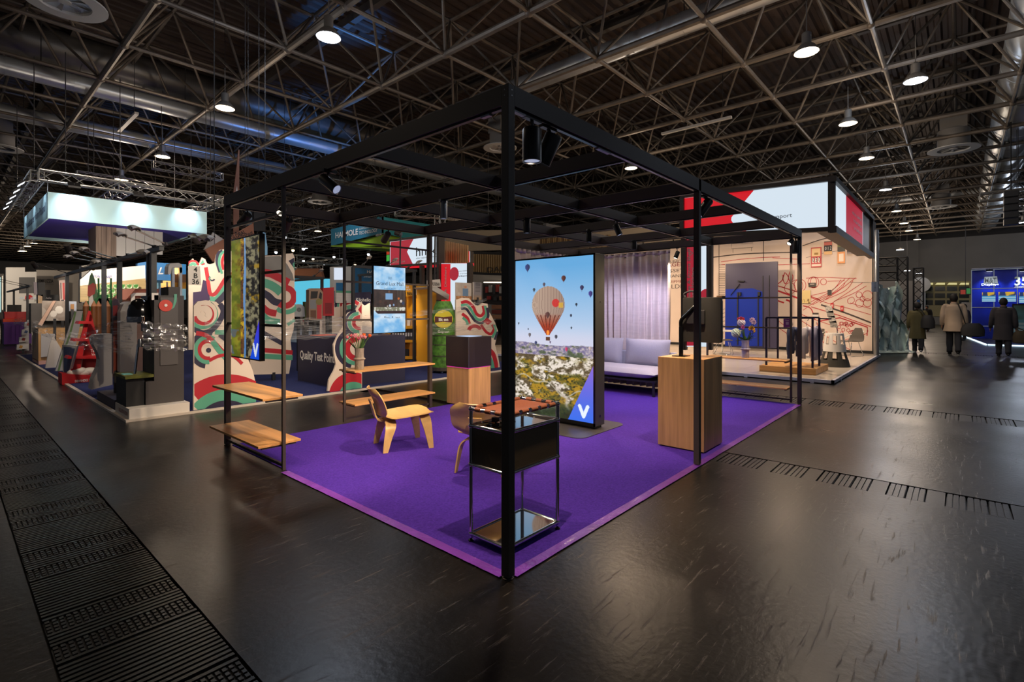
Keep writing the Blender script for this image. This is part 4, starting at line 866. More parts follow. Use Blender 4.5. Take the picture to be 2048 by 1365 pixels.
# wave wall and picture boards at the right end
q5 = [(908,588),(996,588),(996,748),(908,748)]
flat_panel('wave_wall', 'wave wall with big curls behind the oak and black plinth', 'wall panel', ('y', 7.05),
  [(912,742),(912,600),(925,596),(938,597),(950,610),(957,612),(964,606),(975,608),(977,622),(984,634),(990,646),(996,662),(993,676),(990,690),(996,712),(1000,736)], [
  (RED, flow([(922,606),(934,604),(946,614),(953,628),(962,632),(968,624),(966,612)], -3, 3)), (TEAL, flow([(922,612),(934,611),(943,622),(952,637),(963,640),(973,628),(970,612)], -3, 2.5)), (NAVY, flow([(922,618),(932,618),(941,630),(951,643),(964,646),(976,634),(974,616)], -2.5, 2.5)),
  (RED, flow([(924,628),(934,636),(939,648)], -3, 3)), (TEAL, flow([(925,636),(932,642),(935,650)], -3, 2)), (RED, ring(949,665,9,16,25,160)), (RED, flow([(962,650),(972,664),(982,668),(988,658),(984,650)], -2.5, 2.5)), (TEAL, flow([(984,676),(991,662),(988,650)], -2.5, 2.5)), (NAVY, flow([(989,680),(995,664)], -2, 2)),
  (RED, flow([(976,698),(986,708),(992,728),(994,745)], -4, 4)), (TEAL, flow([(974,712),(982,722),(986,742)], -4, 4)), (NAVY, flow([(972,724),(978,738)], -4, 4)), (RED, [(974,636),(984,644),(976,650),(966,644)])], clipq=q5)
def cook_pic(s, t):
    c = mixc((150,140,132), (188,180,172), vnoise(s,t,6,6,31,3)); c = np.where((t < .22)[...,None], mixc((120,70,40), (196,150,100), vnoise(s,t,14,5,32,2)), c)
    c = np.where(((np.abs(s-.6) < .17) & (t > .2) & (t < .66))[...,None], np.array((92,120,150.)), c); return np.where((np.hypot(s-.6, (t-.76)*1.1) < .09)[...,None], np.array((176,126,100.)), c)
def board_pic(label, plane, p0, p1, fn, nx=30, ny=40, name='picture_board', cat='picture board', m=PRINT, th=.03):
    """upright printed board from photo corners p0 (lower left) and p1 (upper right) on a plane"""
    k, c = plane; A = np.array(at(*p0, **{k: c})); B = np.array(at(*p1, **{k: c})); z0, z1 = A[2], B[2]
    zt = (at(p0[0], p1[1], **{k: c})[2]+B[2])/2; zb_ = (A[2]+at(p1[0], p0[1], **{k: c})[2])/2; A[2] = zb_; B[2] = zt
    r = np.array([B[0]-A[0], B[1]-A[1], 0]); n = EY if k == 'y' else EX
    t = thing(name, label, cat, (*((A+B)/2)[:2], zb_)); MB().prism([A, A+r, A+r+EZ*(zt-zb_), A+EZ*(zt-zb_)], n*th).build('board', CREAM, t)
    picture('print', A-n*.002, r, EZ*(zt-zb_), nx, ny, fn, m, t); return t
board_pic('board with a man cooking in a blue shirt above the plinth', ('y', 7.12), (912,600), (943,566), cook_pic)
board_pic('grey text board right of the cooking picture', ('y', 7.12), (947,600), (963,565), lambda s, t: np.where((((t*14) % 1 > .5) & (t > .45) & (s > .2) & (s < .85))[...,None], np.array((60,60,66.)), mixc((120,116,120), (150,120,90), (.3-t)*4)))
# bottle shaped display
bt = thing('bottle_display', 'green bottle shaped display with a yellow label on castors', 'display stand', (5.95, 7.5, .02))
GRN = mat('hedge_print', (74,122,40), .7, noise=((12,12,12), .55)); c0 = at(887, 745, z=.02); cx, cy = c0[0], c0[1]
MB().lathe([(.27,.14),(.28,.5),(.275,1.0),(.285,1.25),(.27,1.42),(.22,1.6),(.17,1.72)], (cx,cy,.0), 24).build('bottle_body', GRN, bt, smooth=40); MB().lathe([(.30,.08),(.30,.16)], (cx,cy,0), 20).build('trolley', BLACK, bt)
for k in range(4): MB().ball((cx+.22*math.cos(k*PI/2+.7), cy+.22*math.sin(k*PI/2+.7), .05), .035, 8, 6).build('castor', CHROME, bt, smooth=True)
for z in (.42, .68, .9): MB().lathe([(.283,z),(.283,z+.02)], (cx,cy,0), 24).build('shelf_ring', BLACK, bt)
fd = nrm(np.array([CAM[0]-cx, CAM[1]-cy, 0])); rd = np.array([fd[1]*-1, fd[0], 0])*-1; rd = np.cross(EZ, fd)*1.0
lb = MB().prism([np.array([cx,cy,1.30])+fd*.285+rd*.22*math.cos(a)+EZ*.21*math.sin(a) for a in np.arange(24)*PI/12], fd*.008).build('label_disc', mat('label_yellow', (206,190,40), .5), bt)
MB().prism([np.array([cx,cy,1.29])+fd*.294+rd*x+EZ*z for x, z in ((-.2,-.075),(0,-.05),(.2,-.075),(.2,.075),(0,.05),(-.2,.075))], fd*.004).build('label_band', mat('label_maroon', (84,24,28), .5), bt)
words('lik on', np.array([cx,cy,1.255])+fd*.299, rd, EZ, .10, WPRINT, bt, bold=.004); words('Gogreen', np.array([cx,cy,.98])+fd*.29, rd, EZ, .075, WPRINT, bt)
board_pic('small blue round badge board beside the yellow label', ('y', 7.25), (900,634), (912,620), lambda s, t: mixc((90,130,180), (230,235,240), (np.hypot(s-.5,t-.5) < .2)*1.0))
# amber stall with awning
ss = thing('amber_stall', 'amber box stall with pale awning and a name board', 'market stall', (6.6, 8.9, .02)); AMB = mat('amber_board', (214,150,26), .55)
p = np.array(at(856, 740, y=9.0)); x0 = p[0]
flat = [at(u, v, y=9.0) for u, v in ((856,740),(856,573),(862,569),(868,574),(873,580),(872,620),(866,650),(862,740))]; MB().prism(flat, EY*.5).build('side_board', AMB, ss)
aw = [at(u, v, y=8.9) for u, v in ((854,575),(872,573),(899,590),(897,600),(874,586))]; MB().prism(aw, EY*.6).build('awning', mat('awning_white', (206,204,198), .6), ss)
nbq = [at(u, v, y=8.85) for u, v in ((855,575),(855,561),(880,559),(882,574))]; MB().prism(nbq, EY*.03).build('name_board', WHITE, ss); wfit('GARDENA', (857,571), (879.5,571), 6.5, ('y',8.845), INK, ss, .02)
# amber shelf
ys = thing('amber_shelf', 'amber promotion shelf with black boxes behind the mall screen', 'shelf', (6.7, 10.2, .02))
def q3d(pts, y): return [at(u, v, y=y) for u, v in pts]
MB().prism(q3d([(778,722),(778,560),(781,560),(781,722)], 10.2), EY*.5).build('side', AMB, ys); MB().prism(q3d([(834,722),(834,568),(839,568),(839,722)], 10.2), EY*.5).build('side', AMB, ys)
for v, hh in ((716,6),(683,5),(655,6)): MB().prism(q3d([(778,v+hh/2),(778,v-hh/2),(839,v-hh/2),(839,v+hh/2)], 10.2), EY*.5).build('shelf_plate', AMB, ys)
MB().prism(q3d([(778,722),(778,570),(839,570),(839,722)], 10.72), EY*.03).build('back', mat('dark_amber', (150,96,30), .6), ys)
MB().prism(q3d([(800,594),(800,569),(839,569),(839,592)], 10.15), EY*.03).build('header', AMB, ys); wfit('DE PAN', (806,591), (824,591), 7, ('y',10.14), INK, ys, .03); wfit('LE CLUB', (807,575.5), (818,575.5), 3.5, ('y',10.14), WPRINT, ys, .02); wfit('DU BON', (807,581), (821,581), 3.5, ('y',10.14), WPRINT, ys, .02)
MB().prism(q3d([(826,590),(826,576),(833,576),(833,590)], 10.13), EY*.01).build('price_card', WHITE, ys); wfit('5e', (827.3,586), (832,586), 5.5, ('y',10.12), INK, ys)
for i, (u, v0, v1) in enumerate([(784+5.2*k, 681, 659) for k in range(10)]):
    A = q3d([(u,v0),(u,v1),(u+4.4,v1),(u+4.4,v0)], 10.25); bk = thing('packed_box', 'dark chequered pack number %s from the left on the amber shelf' % ('first second third fourth fifth sixth seventh eighth ninth tenth'.split()[i]), 'pack', A[0], 0, 'chequered packs on the amber shelf')
    MB().prism(A, EY*.25).build('carton', mat('dark_carton', (52,50,58), .5), bk); MB().prism([np.array(at(u+.7, v0-8, y=10.245)), np.array(at(u+.7, v0-15, y=10.245)), np.array(at(u+3.7, v0-15, y=10.245)), np.array(at(u+3.7, v0-8, y=10.245))], EY*.004).build('pack_label', mat('pale_label', (190,190,196), .6), bk)
for i, (u, v1) in enumerate(((786,693),(808,699))):
    A = q3d([(u,713),(u,v1),(u+11,v1),(u+11,713)], 10.25); tag(MB().prism(A, EY*.3).build('black_carton', INK), ('taller' if i == 0 else 'lower')+' black carton on the bottom of the amber shelf', 'carton', 'black cartons on the amber shelf')
MB().prism(q3d([(820,713),(820,686),(834,686),(834,713)], 10.22), EY*.4).build('end_panel', mat('dark_amber2', (176,112,30), .6), ys)
for i, u in enumerate((800,808,815,822,829)):
    A = q3d([(u,652),(u+1,641),(u+6,640),(u+5,652)], 10.3); tag(MB().prism(A, EY*.12).build('paper_bag', mat('kraft_paper', (176,140,96), .8) if i % 2 else WHITE), 'paper bag %s on top of the amber shelf' % ('first second third fourth fifth'.split()[i]), 'bag', 'paper bags on the amber shelf')

# ------------------------------------------------------------------ tasting stand, front left corner
dg = thing('tasting_stand', 'black stepped tasting stand on a white base with a red disc emblem', 'display stand', (-.05, 6.95, .03)); BLK = mat('charcoal_board', (66,62,62), .65)
MB().box(-.42, 6.53, .03, .30, 7.35, .17).build('base', WHITE, dg, bevel=.003); words('DEGUSTATION', (-.421, 6.86, .07), -EY, EZ, .075, mat('maroon_text', (150,52,50), .6), dg)
MB().prism([(-.19,6.72,.17),(.28,6.72,.17),(.28,6.72,1.73),(-.09,6.72,1.73),(-.09,6.72,.50),(-.19,6.72,.50)], (0,.62,0)).build('stepped_column', BLK, dg)
MB().box(-.02, 6.705, .72, .20, 6.722, 1.70).build('front_panel', mat('charcoal_panel', (84,80,80), .55), dg); MB().box(.13, 6.9, 1.73, .28, 7.3, 1.86).build('top_box', BLK, dg)
MB().lathe([(.085,0),(.085,.008)], (.045, 6.697, 1.58), 24, (0,1,0)).build('red_disc', mat('emblem_red', (206,60,44), .5), dg); MB().lathe([(.02,0),(.02,.008)], (.045, 6.688, 1.585), 16, (0,1,0)).build('disc_eye', WPRINT, dg)
MB().prism([(.10,6.70,1.52),(.135,6.70,1.58),(.15,6.70,1.68),(.15,6.70,1.75),(.185,6.70,1.75),(.18,6.70,1.64),(.15,6.70,1.55)], (0,.006,0)).build('green_leaf', TEAL, dg)
MB().box(-.41, 6.75, .17, -.20, 7.34, .56).build('trough', INK, dg); MB().box(-.43, 6.70, .56, -.10, 7.34, .60).build('trough_top', mat('olive_sheet', (96,98,30), .6, noise=((6,6,6), .5)), dg); MB().box(-.41, 6.9, .601, -.30, 7.1, .606).build('pale_sheet', mat('cyan_sheet', (110,190,190), .6), dg)
MB().tube((-.27,6.95,.60), (-.22,7.0,1.02), .016, 10).build('tap_pipe', CHROME, dg); MB().lathe([(.03,0),(.03,.09),(.02,.12)], (-.20,6.98,.98), 14).build('tap_head', STEEL, dg, smooth=40)
MB().lathe([(.15,1.40),(.155,1.44),(.15,1.45),(.15,1.46),(.148,1.52),(.13,1.60),(.09,1.67),(.04,1.70),(.005,1.705)], (-.20, 7.0, -.02), 28).build('pot_lid', BLACKG, dg, smooth=40); MB().lathe([(.152,1.36),(.157,1.44)], (-.20,7.0,-.02), 28, cap=False).build('chrome_band', CHROME, dg, smooth=True)
MB().box(-.12, 6.95, 1.2, -.08, 7.3, 1.72).build('side_wing', BLACKG, dg); MB().box(-.12, 6.72, 1.66, -.04, 6.74, 1.76).build('tag_card', WHITE, dg)
# clear film wrapped around the stand and stretched to the left
FILM = bpy.data.materials.new('stretch_film'); FILM.use_nodes = True
def _film():
    nt = FILM.node_tree; nt.nodes.remove(nt.nodes['Principled BSDF']); out = nt.nodes['Material Output']; tr = nt.nodes.new('ShaderNodeBsdfTransparent'); gl = nt.nodes.new('ShaderNodeBsdfGlossy'); gl.inputs['Roughness'].default_value = .16
    tc = nt.nodes.new('ShaderNodeTexCoord'); mp = nt.nodes.new('ShaderNodeMapping'); mp.inputs['Scale'].default_value = (1.6, 1.6, 34); nt.links.new(tc.outputs['Object'], mp.inputs[0])
    nz = nt.nodes.new('ShaderNodeTexNoise'); nz.inputs['Scale'].default_value = 1.5; nz.inputs['Detail'].default_value = 5; nt.links.new(mp.outputs[0], nz.inputs['Vector'])
    rp = nt.nodes.new('ShaderNodeValToRGB'); rp.color_ramp.elements[0].position = .45; rp.color_ramp.elements[0].color = (.05,.05,.05,1); rp.color_ramp.elements[1].position = .72; rp.color_ramp.elements[1].color = (.55,.55,.55,1); nt.links.new(nz.outputs[0], rp.inputs[0])
    df = nt.nodes.new('ShaderNodeBsdfDiffuse'); df.inputs[0].default_value = (.85,.85,.87,1); mg = nt.nodes.new('ShaderNodeMixShader'); mg.inputs[0].default_value = .35; nt.links.new(gl.outputs[0], mg.inputs[1]); nt.links.new(df.outputs[0], mg.inputs[2])  # streaky white mixed into the colour imitates highlights on the film
    m1 = nt.nodes.new('ShaderNodeMixShader'); nt.links.new(rp.outputs[0], m1.inputs[0]); nt.links.new(tr.outputs[0], m1.inputs[1]); nt.links.new(mg.outputs[0], m1.inputs[2]); nt.links.new(m1.outputs[0], out.inputs[0])
_film()
def film(label, pts, hw, n=50, m=9, amp=.03):
    P = cr([np.array(p, float) for p in pts], n//max(1, len(pts)-1)); g = []
    for i, p in enumerate(P):
        d = nrm(P[min(i+1, len(P)-1)]-P[max(i-1, 0)]); nn = nrm(np.cross(d, EZ)); w_ = hw[0]+(hw[1]-hw[0])*i/len(P) if not callable(hw) else hw(i/len(P))
        g.append([p+EZ*(w_*(2*j/m-1)+.012*math.sin(i*.9+j*2.1)+.01*(random.random()-.5))+nn*amp*(math.sin(j*2.3+i*.25)+.8*(random.random()-.5)) for j in range(m+1)])
    return tag(MB().sheet(g).build('stretch_film', FILM, smooth=35), label, 'plastic film')
film('clear stretch film pulled along the left aisle between the displays', [(-.46,18.0,1.14), (-.46,14.0,.98), (-.47,10.0,.96), (-.47,8.0,1.10), (-.36,6.68,1.15)], lambda t: .16-.05*math.sin(PI*t)+.13*t*t, 70)
film('clear stretch film wound around the black tasting stand', [(-.24,6.66,1.17), (-.05,6.665,1.13), (.15,6.665,1.12), (.31,6.65,1.1)], (.20,.19), 40, 10, .012)
film('clear stretch film stretched across in front of the navy counter', [(.5,6.55,1.18), (1.4,6.50,1.18), (2.4,6.5,1.2), (3.5,6.52,1.22)], (.16,.20), 60, 10, .02)
film('clear stretch film from the back post to the wave wall on the right', [(4.3,6.6,1.42), (5.2,6.6,1.50), (6.0,6.7,1.60), (6.9,6.9,1.78)], (.05,.025), 40, 7, .015)
film('lower clear film across the bottle display', [(4.9,6.8,1.1), (6.0,6.85,1.12), (7.2,6.9,1.15)], (.12,.12), 40, 8, .015)

# ------------------------------------------------------------------ displays along the left aisle
def px_board(name, label, cat, x, pts, m, th=.04, extra=()):
    """upright board facing the left aisle (plane x = const) outlined from photo points"""
    P = [at(u, v, x=x) for u, v in pts]; A = np.array(P); t = thing(name, label, cat, (*((A.min(0)+A.max(0))/2)[:2], A[:,2].min()))
    MB().prism(P, EX*th).build('board', m, t)
    for i, (nm, mm, pp) in enumerate(extra): MB().prism([np.array(at(u, v, x=x-.003*(i+1))) for u, v in pp], EX*.003).build(nm, mm, t)
    return t
WHT2 = mat('white_board', (206,200,196), .6)
flat_panel('curvy_white_panel', 'white panel with a wavy left edge left of the tasting stand', 'panel', ('y', 9.2), [(183,780),(186,760),(198,735),(200,720),(196,706),(187,690),(184,676),(190,670),(225,668),(225,770)], [], WHT2, .3)
tag(MB().box(-.38, 7.6, .02, .25, 8.9, .16).build('dark_plinth', mat('slate_board', (70,68,84), .7)), 'low dark plinth between the tasting stand and the red display', 'plinth')
rs = thing('red_display', 'red triangular tiered display with white lettering by the left aisle', 'display stand', (-.1, 11.7, .02)); REDB = mat('red_board', (184,24,30), .5)
MB().prism(q3d([(124,770),(124,748),(188,752),(190,768),(144,774)], 11.6), EY*.5).build('tray', REDB, rs)
MB().prism(q3d([(138,755),(177,622),(181,622),(158,755)], 11.7), EY*.06).build('left_rail', REDB, rs); MB().prism(q3d([(160,756),(181,622),(201,700),(200,756)], 11.9), EY*.06).build('back_board', REDB, rs)
for v, u0, u1 in ((646,156,184), (681,146,177), (716,134,200)): MB().prism(q3d([(u0,v+2),(u0+3,v-3),(u1,v-3),(u1,v+2)], 11.6), EY*.4).build('tier', REDB, rs)
wfit('Tutti', (181,705), (194,705), 6, ('y',11.88), WPRINT, rs, .03); wfit('Vous', (183,713), (196,713), 6, ('y',11.88), WPRINT, rs, .03); wfit('DEMANDEZ VOS', (150,765), (187,765), 4.5, ('y',11.58), WPRINT, rs, .02)
for i, u in enumerate((150, 160, 169, 180)):
    c = np.array(at(u, 746-(i % 2)*3, y=11.75)); tag(MB().ball(c+EZ*.0, .11, 12, 8, (1.2,.8,.75)).build('white_pouch', WHITE, smooth=True), 'white round pouch %s in the red display tray' % ('first second third fourth'.split()[i]), 'pouch', 'white pouches in the red tray')
px_board('blue_gable', 'blue gable panel on the left side of the red display', 'panel', -.35, [(126,752),(124,690),(154,692),(138,752)], WHITE, .03, [('blue_face', mat('slate_blue', (84,96,140), .6), [(128,748),(127,694),(150,696),(136,748)])])
# crayon display
cy_ = thing('crayon_display', 'display of upright brown crayons with green paper trees', 'display stand', (.75, 12.6, .02)); BRN = mat('crayon_brown', (122,72,34), .5); TIPM = mat('crayon_tip', (190,130,90), .6); TREE = mat('tree_green', (40,112,58), .6)
for i, u in enumerate((172, 188, 197, 206, 215)):
    c = np.array(at(u, 660, y=12.6)); zt = at(u, 613, y=12.6)[2]; cb = MB().lathe([(.055,.5),(.055,zt)], (c[0], 12.6, 0), 10).build('crayon', BRN, cy_, smooth=40); MB().lathe([(.055,zt),(.012,zt+.11),(.001,zt+.13)], (c[0],12.6,0), 10).build('crayon_tip', TIPM, cb, smooth=40)
MB().box(at(166,0,y=12.4)[0], 12.45, .02, at(222,0,y=12.4)[0], 12.9, .62).build('crayon_box', mat('kraft_board', (150,120,86), .7), cy_)
def blobp(u, v, ru, rv, n=22, j=.12): return [(u+ru*math.cos(a)*(1+j*math.sin(a*7)), v+rv*math.sin(a)*(1+j*math.sin(a*7))) for a in np.arange(n*2)*PI/n]
for (u, v, ru, rv) in ((207,600,11,13), (196,606,8,11), (180,612,9,12), (215,612,7,14), (172,616,6,11)): MB().prism(q3d(blobp(u, v, ru, rv), 12.75), EY*.02).build('paper_tree', TREE, cy_)
MB().prism(q3d([(178,612),(176,575),(180,552),(184,545),(190,560),(195,585),(196,605),(190,612)], 12.8), EY*.02).build('paper_tree', mat('olive_tree', (86,120,84), .6), cy_); MB().prism(q3d([(175,592),(176,572),(186,566),(192,570),(190,588),(180,594)], 12.78), EY*.01).build('red_patch', mat('brick_print', (176,74,66), .6), cy_)
MB().prism(q3d([(178,612),(178,596),(185,590),(188,606),(182,614)], 12.7), EY*.01).build('star_card', WHITE, cy_); 
for u in (197, 222): MB().tube(at(u, 615, y=12.85), at(u, 557, y=12.85), .018, 6).build('green_stick', TREE, cy_)
# slim sign, pale machine behind the tasting stand
flat_panel('slim_sign', 'tall slim plum and red sign left of the black pot lid', 'sign', ('y', 8.4), [(225,748),(225,602),(229,597),(236,598),(240,606),(241,748)], [(mat('plum_print', (86,66,90), .6), [(226,612),(226,602),(230,599),(236,600),(238,612)]), (RED, [(226,632),(226,612),(235,611),(235,632)]), (mat('salmon', (196,92,70), .6), [(227,745),(227,642),(234,640),(236,745)])], mat('grey_plum', (120,104,116), .6), .05)
pm = thing('pale_cooler', 'pale rounded machine behind the black pot lid', 'machine', (.35, 8.2, .02)); MB().prism(q3d([(240,745),(240,625),(247,609),(262,603),(274,604),(274,745)], 8.2), EY*.5).build('machine_body', WHT2, pm); MB().prism(q3d([(241,645),(241,622),(251,622),(251,645)], 8.17), EY*.03).build('machine_panel', WHITE, pm)
# brown roofed kiosk
kr = thing('tile_roof_kiosk', 'kiosk model with red brown planked roof behind the tasting stand', 'kiosk', (1.6, 11, .02)); RF = mat('red_brown_board', (126,60,46), .6)
for k in range(6):
    v = 606-k*4.6; MB().prism(q3d([(226+k*5,v),(228+k*5,v-4.2),(340-k*1.2,v-5),(340-k*1.2,v-.6)], 11.0+k*.08), EY*.06).build('roof_plank', RF, kr)
MB().prism(q3d([(222,600),(246,579),(272,577),(252,600)], 10.9), EY*.04).build('gable', mat('rose_board', (176,116,100), .6), kr); MB().prism(q3d([(262,620),(262,590),(268,586),(336,586),(338,592),(270,592),(270,620)], 10.95), EY*.04).build('white_frame', WHITE, kr)
MB().box(at(240,0,y=11.5)[0], 11.3, .02, at(340,0,y=11.5)[0], 12.2, 1.2).build('kiosk_body', mat('dusky_board', (110,84,76), .7), kr)
board_pic('blue picture card on top of the black stand', ('y', 9.3), (318,592), (345,579), lambda s, t: mixc((90,110,150), (200,210,220), ((s*6) % 1 > .75)+((t*3) % 1 > .8)*1.0), 24, 12)
lg = thing('lantern_tower', 'white lantern shaped tower with glowing lamp behind the stand number sign', 'lantern', (2.3, 12, .02))
for u in (347, 362): MB().prism(q3d([(u-2.5,640),(u-2.5,535),(u+2.5,535),(u+2.5,640)], 12), EY*.12).build('lantern_post', mat('pale_blue_white', (206,216,224), .5), lg)
MB().prism(q3d([(336,548),(337,533),(341,527),(358,526),(364,530),(365,545),(360,547),(358,536),(344,536),(342,548)], 12), EY*.3).build('lantern_head', WHITE, lg); MB().ball(at(352, 542, y=12.1), .05, 10, 8, (1,1,1.7)).build('lantern_bulb', mat('amber_glow', (255,190,110), emit=3), lg, smooth=True)
MB().prism(q3d([(346,565),(346,549),(372,549),(372,565)], 12.1), EY*.05).build('brown_panel', mat('brown_panel', (130,84,46), .6), lg); MB().prism(q3d([(347,578),(347,564),(372,564),(372,578)], 12.15), EY*.05).build('amber_panel', AMB, lg)

# arm lights on black frames
ARMF = mat('arm_frame_black', (34,36,40), .5); HEADM = mat('arm_head_grey', (196,190,182), .5)
def arm_frame(name, label, x, z, y0, y1, posts):
    t = thing(name, label, 'light frame', (x, (y0+y1)/2, .02)); MB().bar((x,y0,z), (x,y1,z), .06, .07).build('frame_beam', ARMF, t)
    for y in posts: MB().box(x-.035, y-.035, .02, x+.035, y+.035, z-.03).build('frame_post', ARMF, t)
    return t
XA, ZA = .02, 2.42
ya = [at(u, v, x=XA)[1] for u, v in ((379,480),(307,497),(239,520),(208,528),(163,548))]
af = arm_frame('black_rig', 'long black frame with swing arm lights along the left aisle', XA, ZA, 5.9+.9, ya[4]+4, [7.45]+ya[1:4]+[ya[4]+2])
def arm_light(label, b, e, tilt=.0):
    b = np.array(b, float); e = np.array(e, float); t = thing('arm_light', label, 'arm light', b, 0, 'swing arm lights on the black frames'); d = nrm(e-b); sd = nrm(np.cross(d, EZ))
    MB().tube(b, e, .010, 6).build('arm_rod', STEEL, t); MB().obox(b, d*.08, sd*.025, np.cross(sd,d)*.02).build('arm_base', ARMF, t)
    g = [[e+d*(.26*i/6)+sd*.055*(j/4-.5)*2*math.sin(PI*(.25+.7*i/6))+EZ*(.025*math.sin(PI*i/6)-.02*(j/4-.5)**2*4) for j in range(5)] for i in range(7)]
    MB().slab(g, .014).build('lamp_head', HEADM, t, smooth=40)
for i, (b, e) in enumerate((((310,505),(245,472)), ((330,495),(272,460)), ((210,520),(153,508)), ((200,526),(140,515)), ((230,512),(172,500)), ((255,515),(285,506)), ((380,484),(410,478)), ((165,545),(190,525)))):
    arm_light('grey swing arm light %s on the left frame' % ('with the lowest head under the banner|just under the blue banner|above the crayons, middle of three|above the crayons, leftmost of three|above the crayons, highest of three|pointing right beside the hanging wood box|at the frame end by the number sign|short one over the white wall'.split('|')[i]), (XA, at(*b, x=XA)[1], ZA+.05), at(*e, x=XA-.7))
af2 = arm_frame('black_rig', 'far black frame with red tipped arm lights at the far left', .1, 2.40, 24, 34, [25, 30.5])
for i, (b, e) in enumerate((((125,548),(88,536)), ((130,545),(96,533)))): arm_light(('lower' if i == 0 else 'upper')+' long arm light at the far left over the pale wall', (.1, 25+i*1.5, 2.45), (-.9, 25.5+i*1.5, 2.75))
for k, (xx, yy) in enumerate(((6.8, 9.6), (5.4, 12.2))):
    bx = arm_frame('black_rig', 'black frame with arm lights '+('above the bottle display' if k == 0 else 'behind the navy counter'), xx, 2.62 if k == 0 else 2.45, yy, yy+3, [yy+.1, yy+2.9])
    MB().bar((xx,yy,2.62 if k == 0 else 2.45), (xx-2,yy,2.62 if k == 0 else 2.45), .06, .07).build('frame_beam', ARMF, bx); MB().box(xx-2.03,yy-.035,.02,xx-1.96,yy+.035,2.6 if k == 0 else 2.43).build('frame_post', ARMF, bx)
    for j in range(3): arm_light('arm light %s on the frame %s' % ('left middle right'.split()[j], 'above the bottle display' if k == 0 else 'behind the navy counter'), (xx-1.7+j*.7, yy, (2.68 if k == 0 else 2.5)), (xx-1.9+j*.75, yy-.55, (2.78 if k == 0 else 2.6)))
# stand number sign 4 B 36
sg = thing('stand_number_sign', 'white stand number sign reading 4 B 36', 'sign', (.05, 6.9, 1.6))
A = [at(u, v, y=6.98) for u, v in ((377,570),(376,532),(400,533),(402.5,571))]; MB().prism(A, EY*.004).build('sign_card', WHITE, sg)
for s_, v in (('4',544),('B',556.5),('36',568.5)): words(s_, np.array(at(391, v, y=6.975)), EX, EZ, .105, INK, sg, bold=.002)
MB().box(.0, 6.98, 1.72, .04, 7.44, 1.76).build('sign_bracket', ARMF, sg)
# things in the middle of the stand behind the navy counter
for i, (lbl, q, col) in enumerate((('honeycomb shelf with dark cells behind the navy counter', [(618,640),(618,580),(624,577),(640,577),(646,585),(645,640)], (140,116,96)), ('red box tower beside the honeycomb shelf', [(646,632),(646,576),(668,575),(668,632)], (170,30,40)), ('white round topped card behind the navy counter', [(589,634),(589,615),(594,609),(603,609),(609,615),(610,634)], (196,198,196)), ('small olive box behind the navy counter', [(611,640),(611,604),(618,604),(618,640)], (96,110,60)), ('small white card with red word behind the film', [(603,650),(603,634),(617,634),(617,650)], (206,196,186)))):
    flat_panel('middle_display', lbl, 'display', ('y', 9.6+i*.3), q, [[(INK, [(621,598),(622,583),(636,583),(634,597)]), (mat('cell_grey', (120,122,126), .6), [(620,618),(620,600),(632,600),(632,618)]), (INK, [(637,596),(640,584),(644,588),(643,600)]), (mat('cell_brown', (96,64,48), .6), [(621,638),(621,621),(632,621),(632,638)]), (RED, [(634,638),(634,610),(643,606),(643,638)]), (mat('olive_oval', (120,110,60), .6), ring(638,604,.5,6.5,0,359))], [(mat('dark_red_print', (120,20,30), .6), [(650,628),(650,606),(664,606),(664,628)])], [(mat('grey_shade', (120,122,120), .6), ring(598,620,.5,4.5,0,359))], [(mat('olive_light', (150,160,110), .6), [(612,628),(612,612),(617,612),(617,628)])], [(RED, [(605,644),(605,639),(615,639),(615,644)])]][i], mat('mid_disp_%d' % i, col, .6), .15)
board_pic('grey poster with a figure behind the navy counter', ('y', 10.3), (652,606), (670,582), lambda s, t: np.where((t > .9)[...,None], np.array((60,130,120.)), mixc((100,110,120), (210,200,196), (np.hypot(s-.5, t-.35) < .25)*.8+0*s)))
board_pic('pale menu poster with a green head behind the ladder bay', ('y', 10.4), (672,606), (708,582), lambda s, t: np.where((t > .82)[...,None], np.array((70,140,110.)), mixc((206,200,192), (150,150,150), ((t*12) % 1 > .7)*.6)))
ks = flat_panel('dark_signboard', 'dark signboard with white word beside the mall screen', 'sign', ('y', 12.0), [(708,612),(708,586),(742,584),(742,612)], [], NAVY, .05); wfit('Kilohello', (712,603), (741,603), 7, ('y',11.99), WPRINT, ks, .02)
# ------------------------------------------------------------------ right stand with the light box fascia and the supermarket mural
XM = 17.95                                                           # mural wall
PLAT = mat('cream_gloss_floor', (214,200,180), .16, noise=((.7,.7,.7), .06)); ALU = mat('pale_aluminium', (206,206,220), .4, .15)
pf = thing('stand_platform', 'raised cream glossy floor of the stand with the red light box', 'platform', (13.8, 5.8, 0))
for i in range(8):
    for j in range(12):
        x0 = 9.90+i*1.0; y0 = .05+j*1.0
        MB().box(x0+.003, y0+.003, .05, x0+.997, y0+.997, .08).build('floor_tile', PLAT, pf)
MB().box(9.84, 0, .02, 9.90, 12.1, .085).build('edge_profile', ALU, pf); MB().box(9.84, 0, .02, 17.95, .05, .085).build('edge_profile', ALU, pf); MB().box(9.95, .1, 0, 17.9, 12, .05).build('subfloor', INK, pf)
for k in range(6): MB().box(9.825, .35+k*1.3, .0, 9.842, .42+k*1.3, .06).build('edge_clip', ALU, pf)
for k in range(6): MB().box(10.6+k*1.2, -.012, .0, 10.67+k*1.2, .002, .05).build('edge_clip', ALU, pf)
MURAL = mat('beige_mural_wall', (226,206,190), .8, noise=((1.2,1.2,1.2), .04))
mw = struct(MB().box(XM, .22, .08, XM+.12, 12.0, 4.35).build('wall_mural', MURAL, local=True)); mw['label'] = 'beige wall with a red line drawing of a supermarket'; mw['category'] = 'wall'
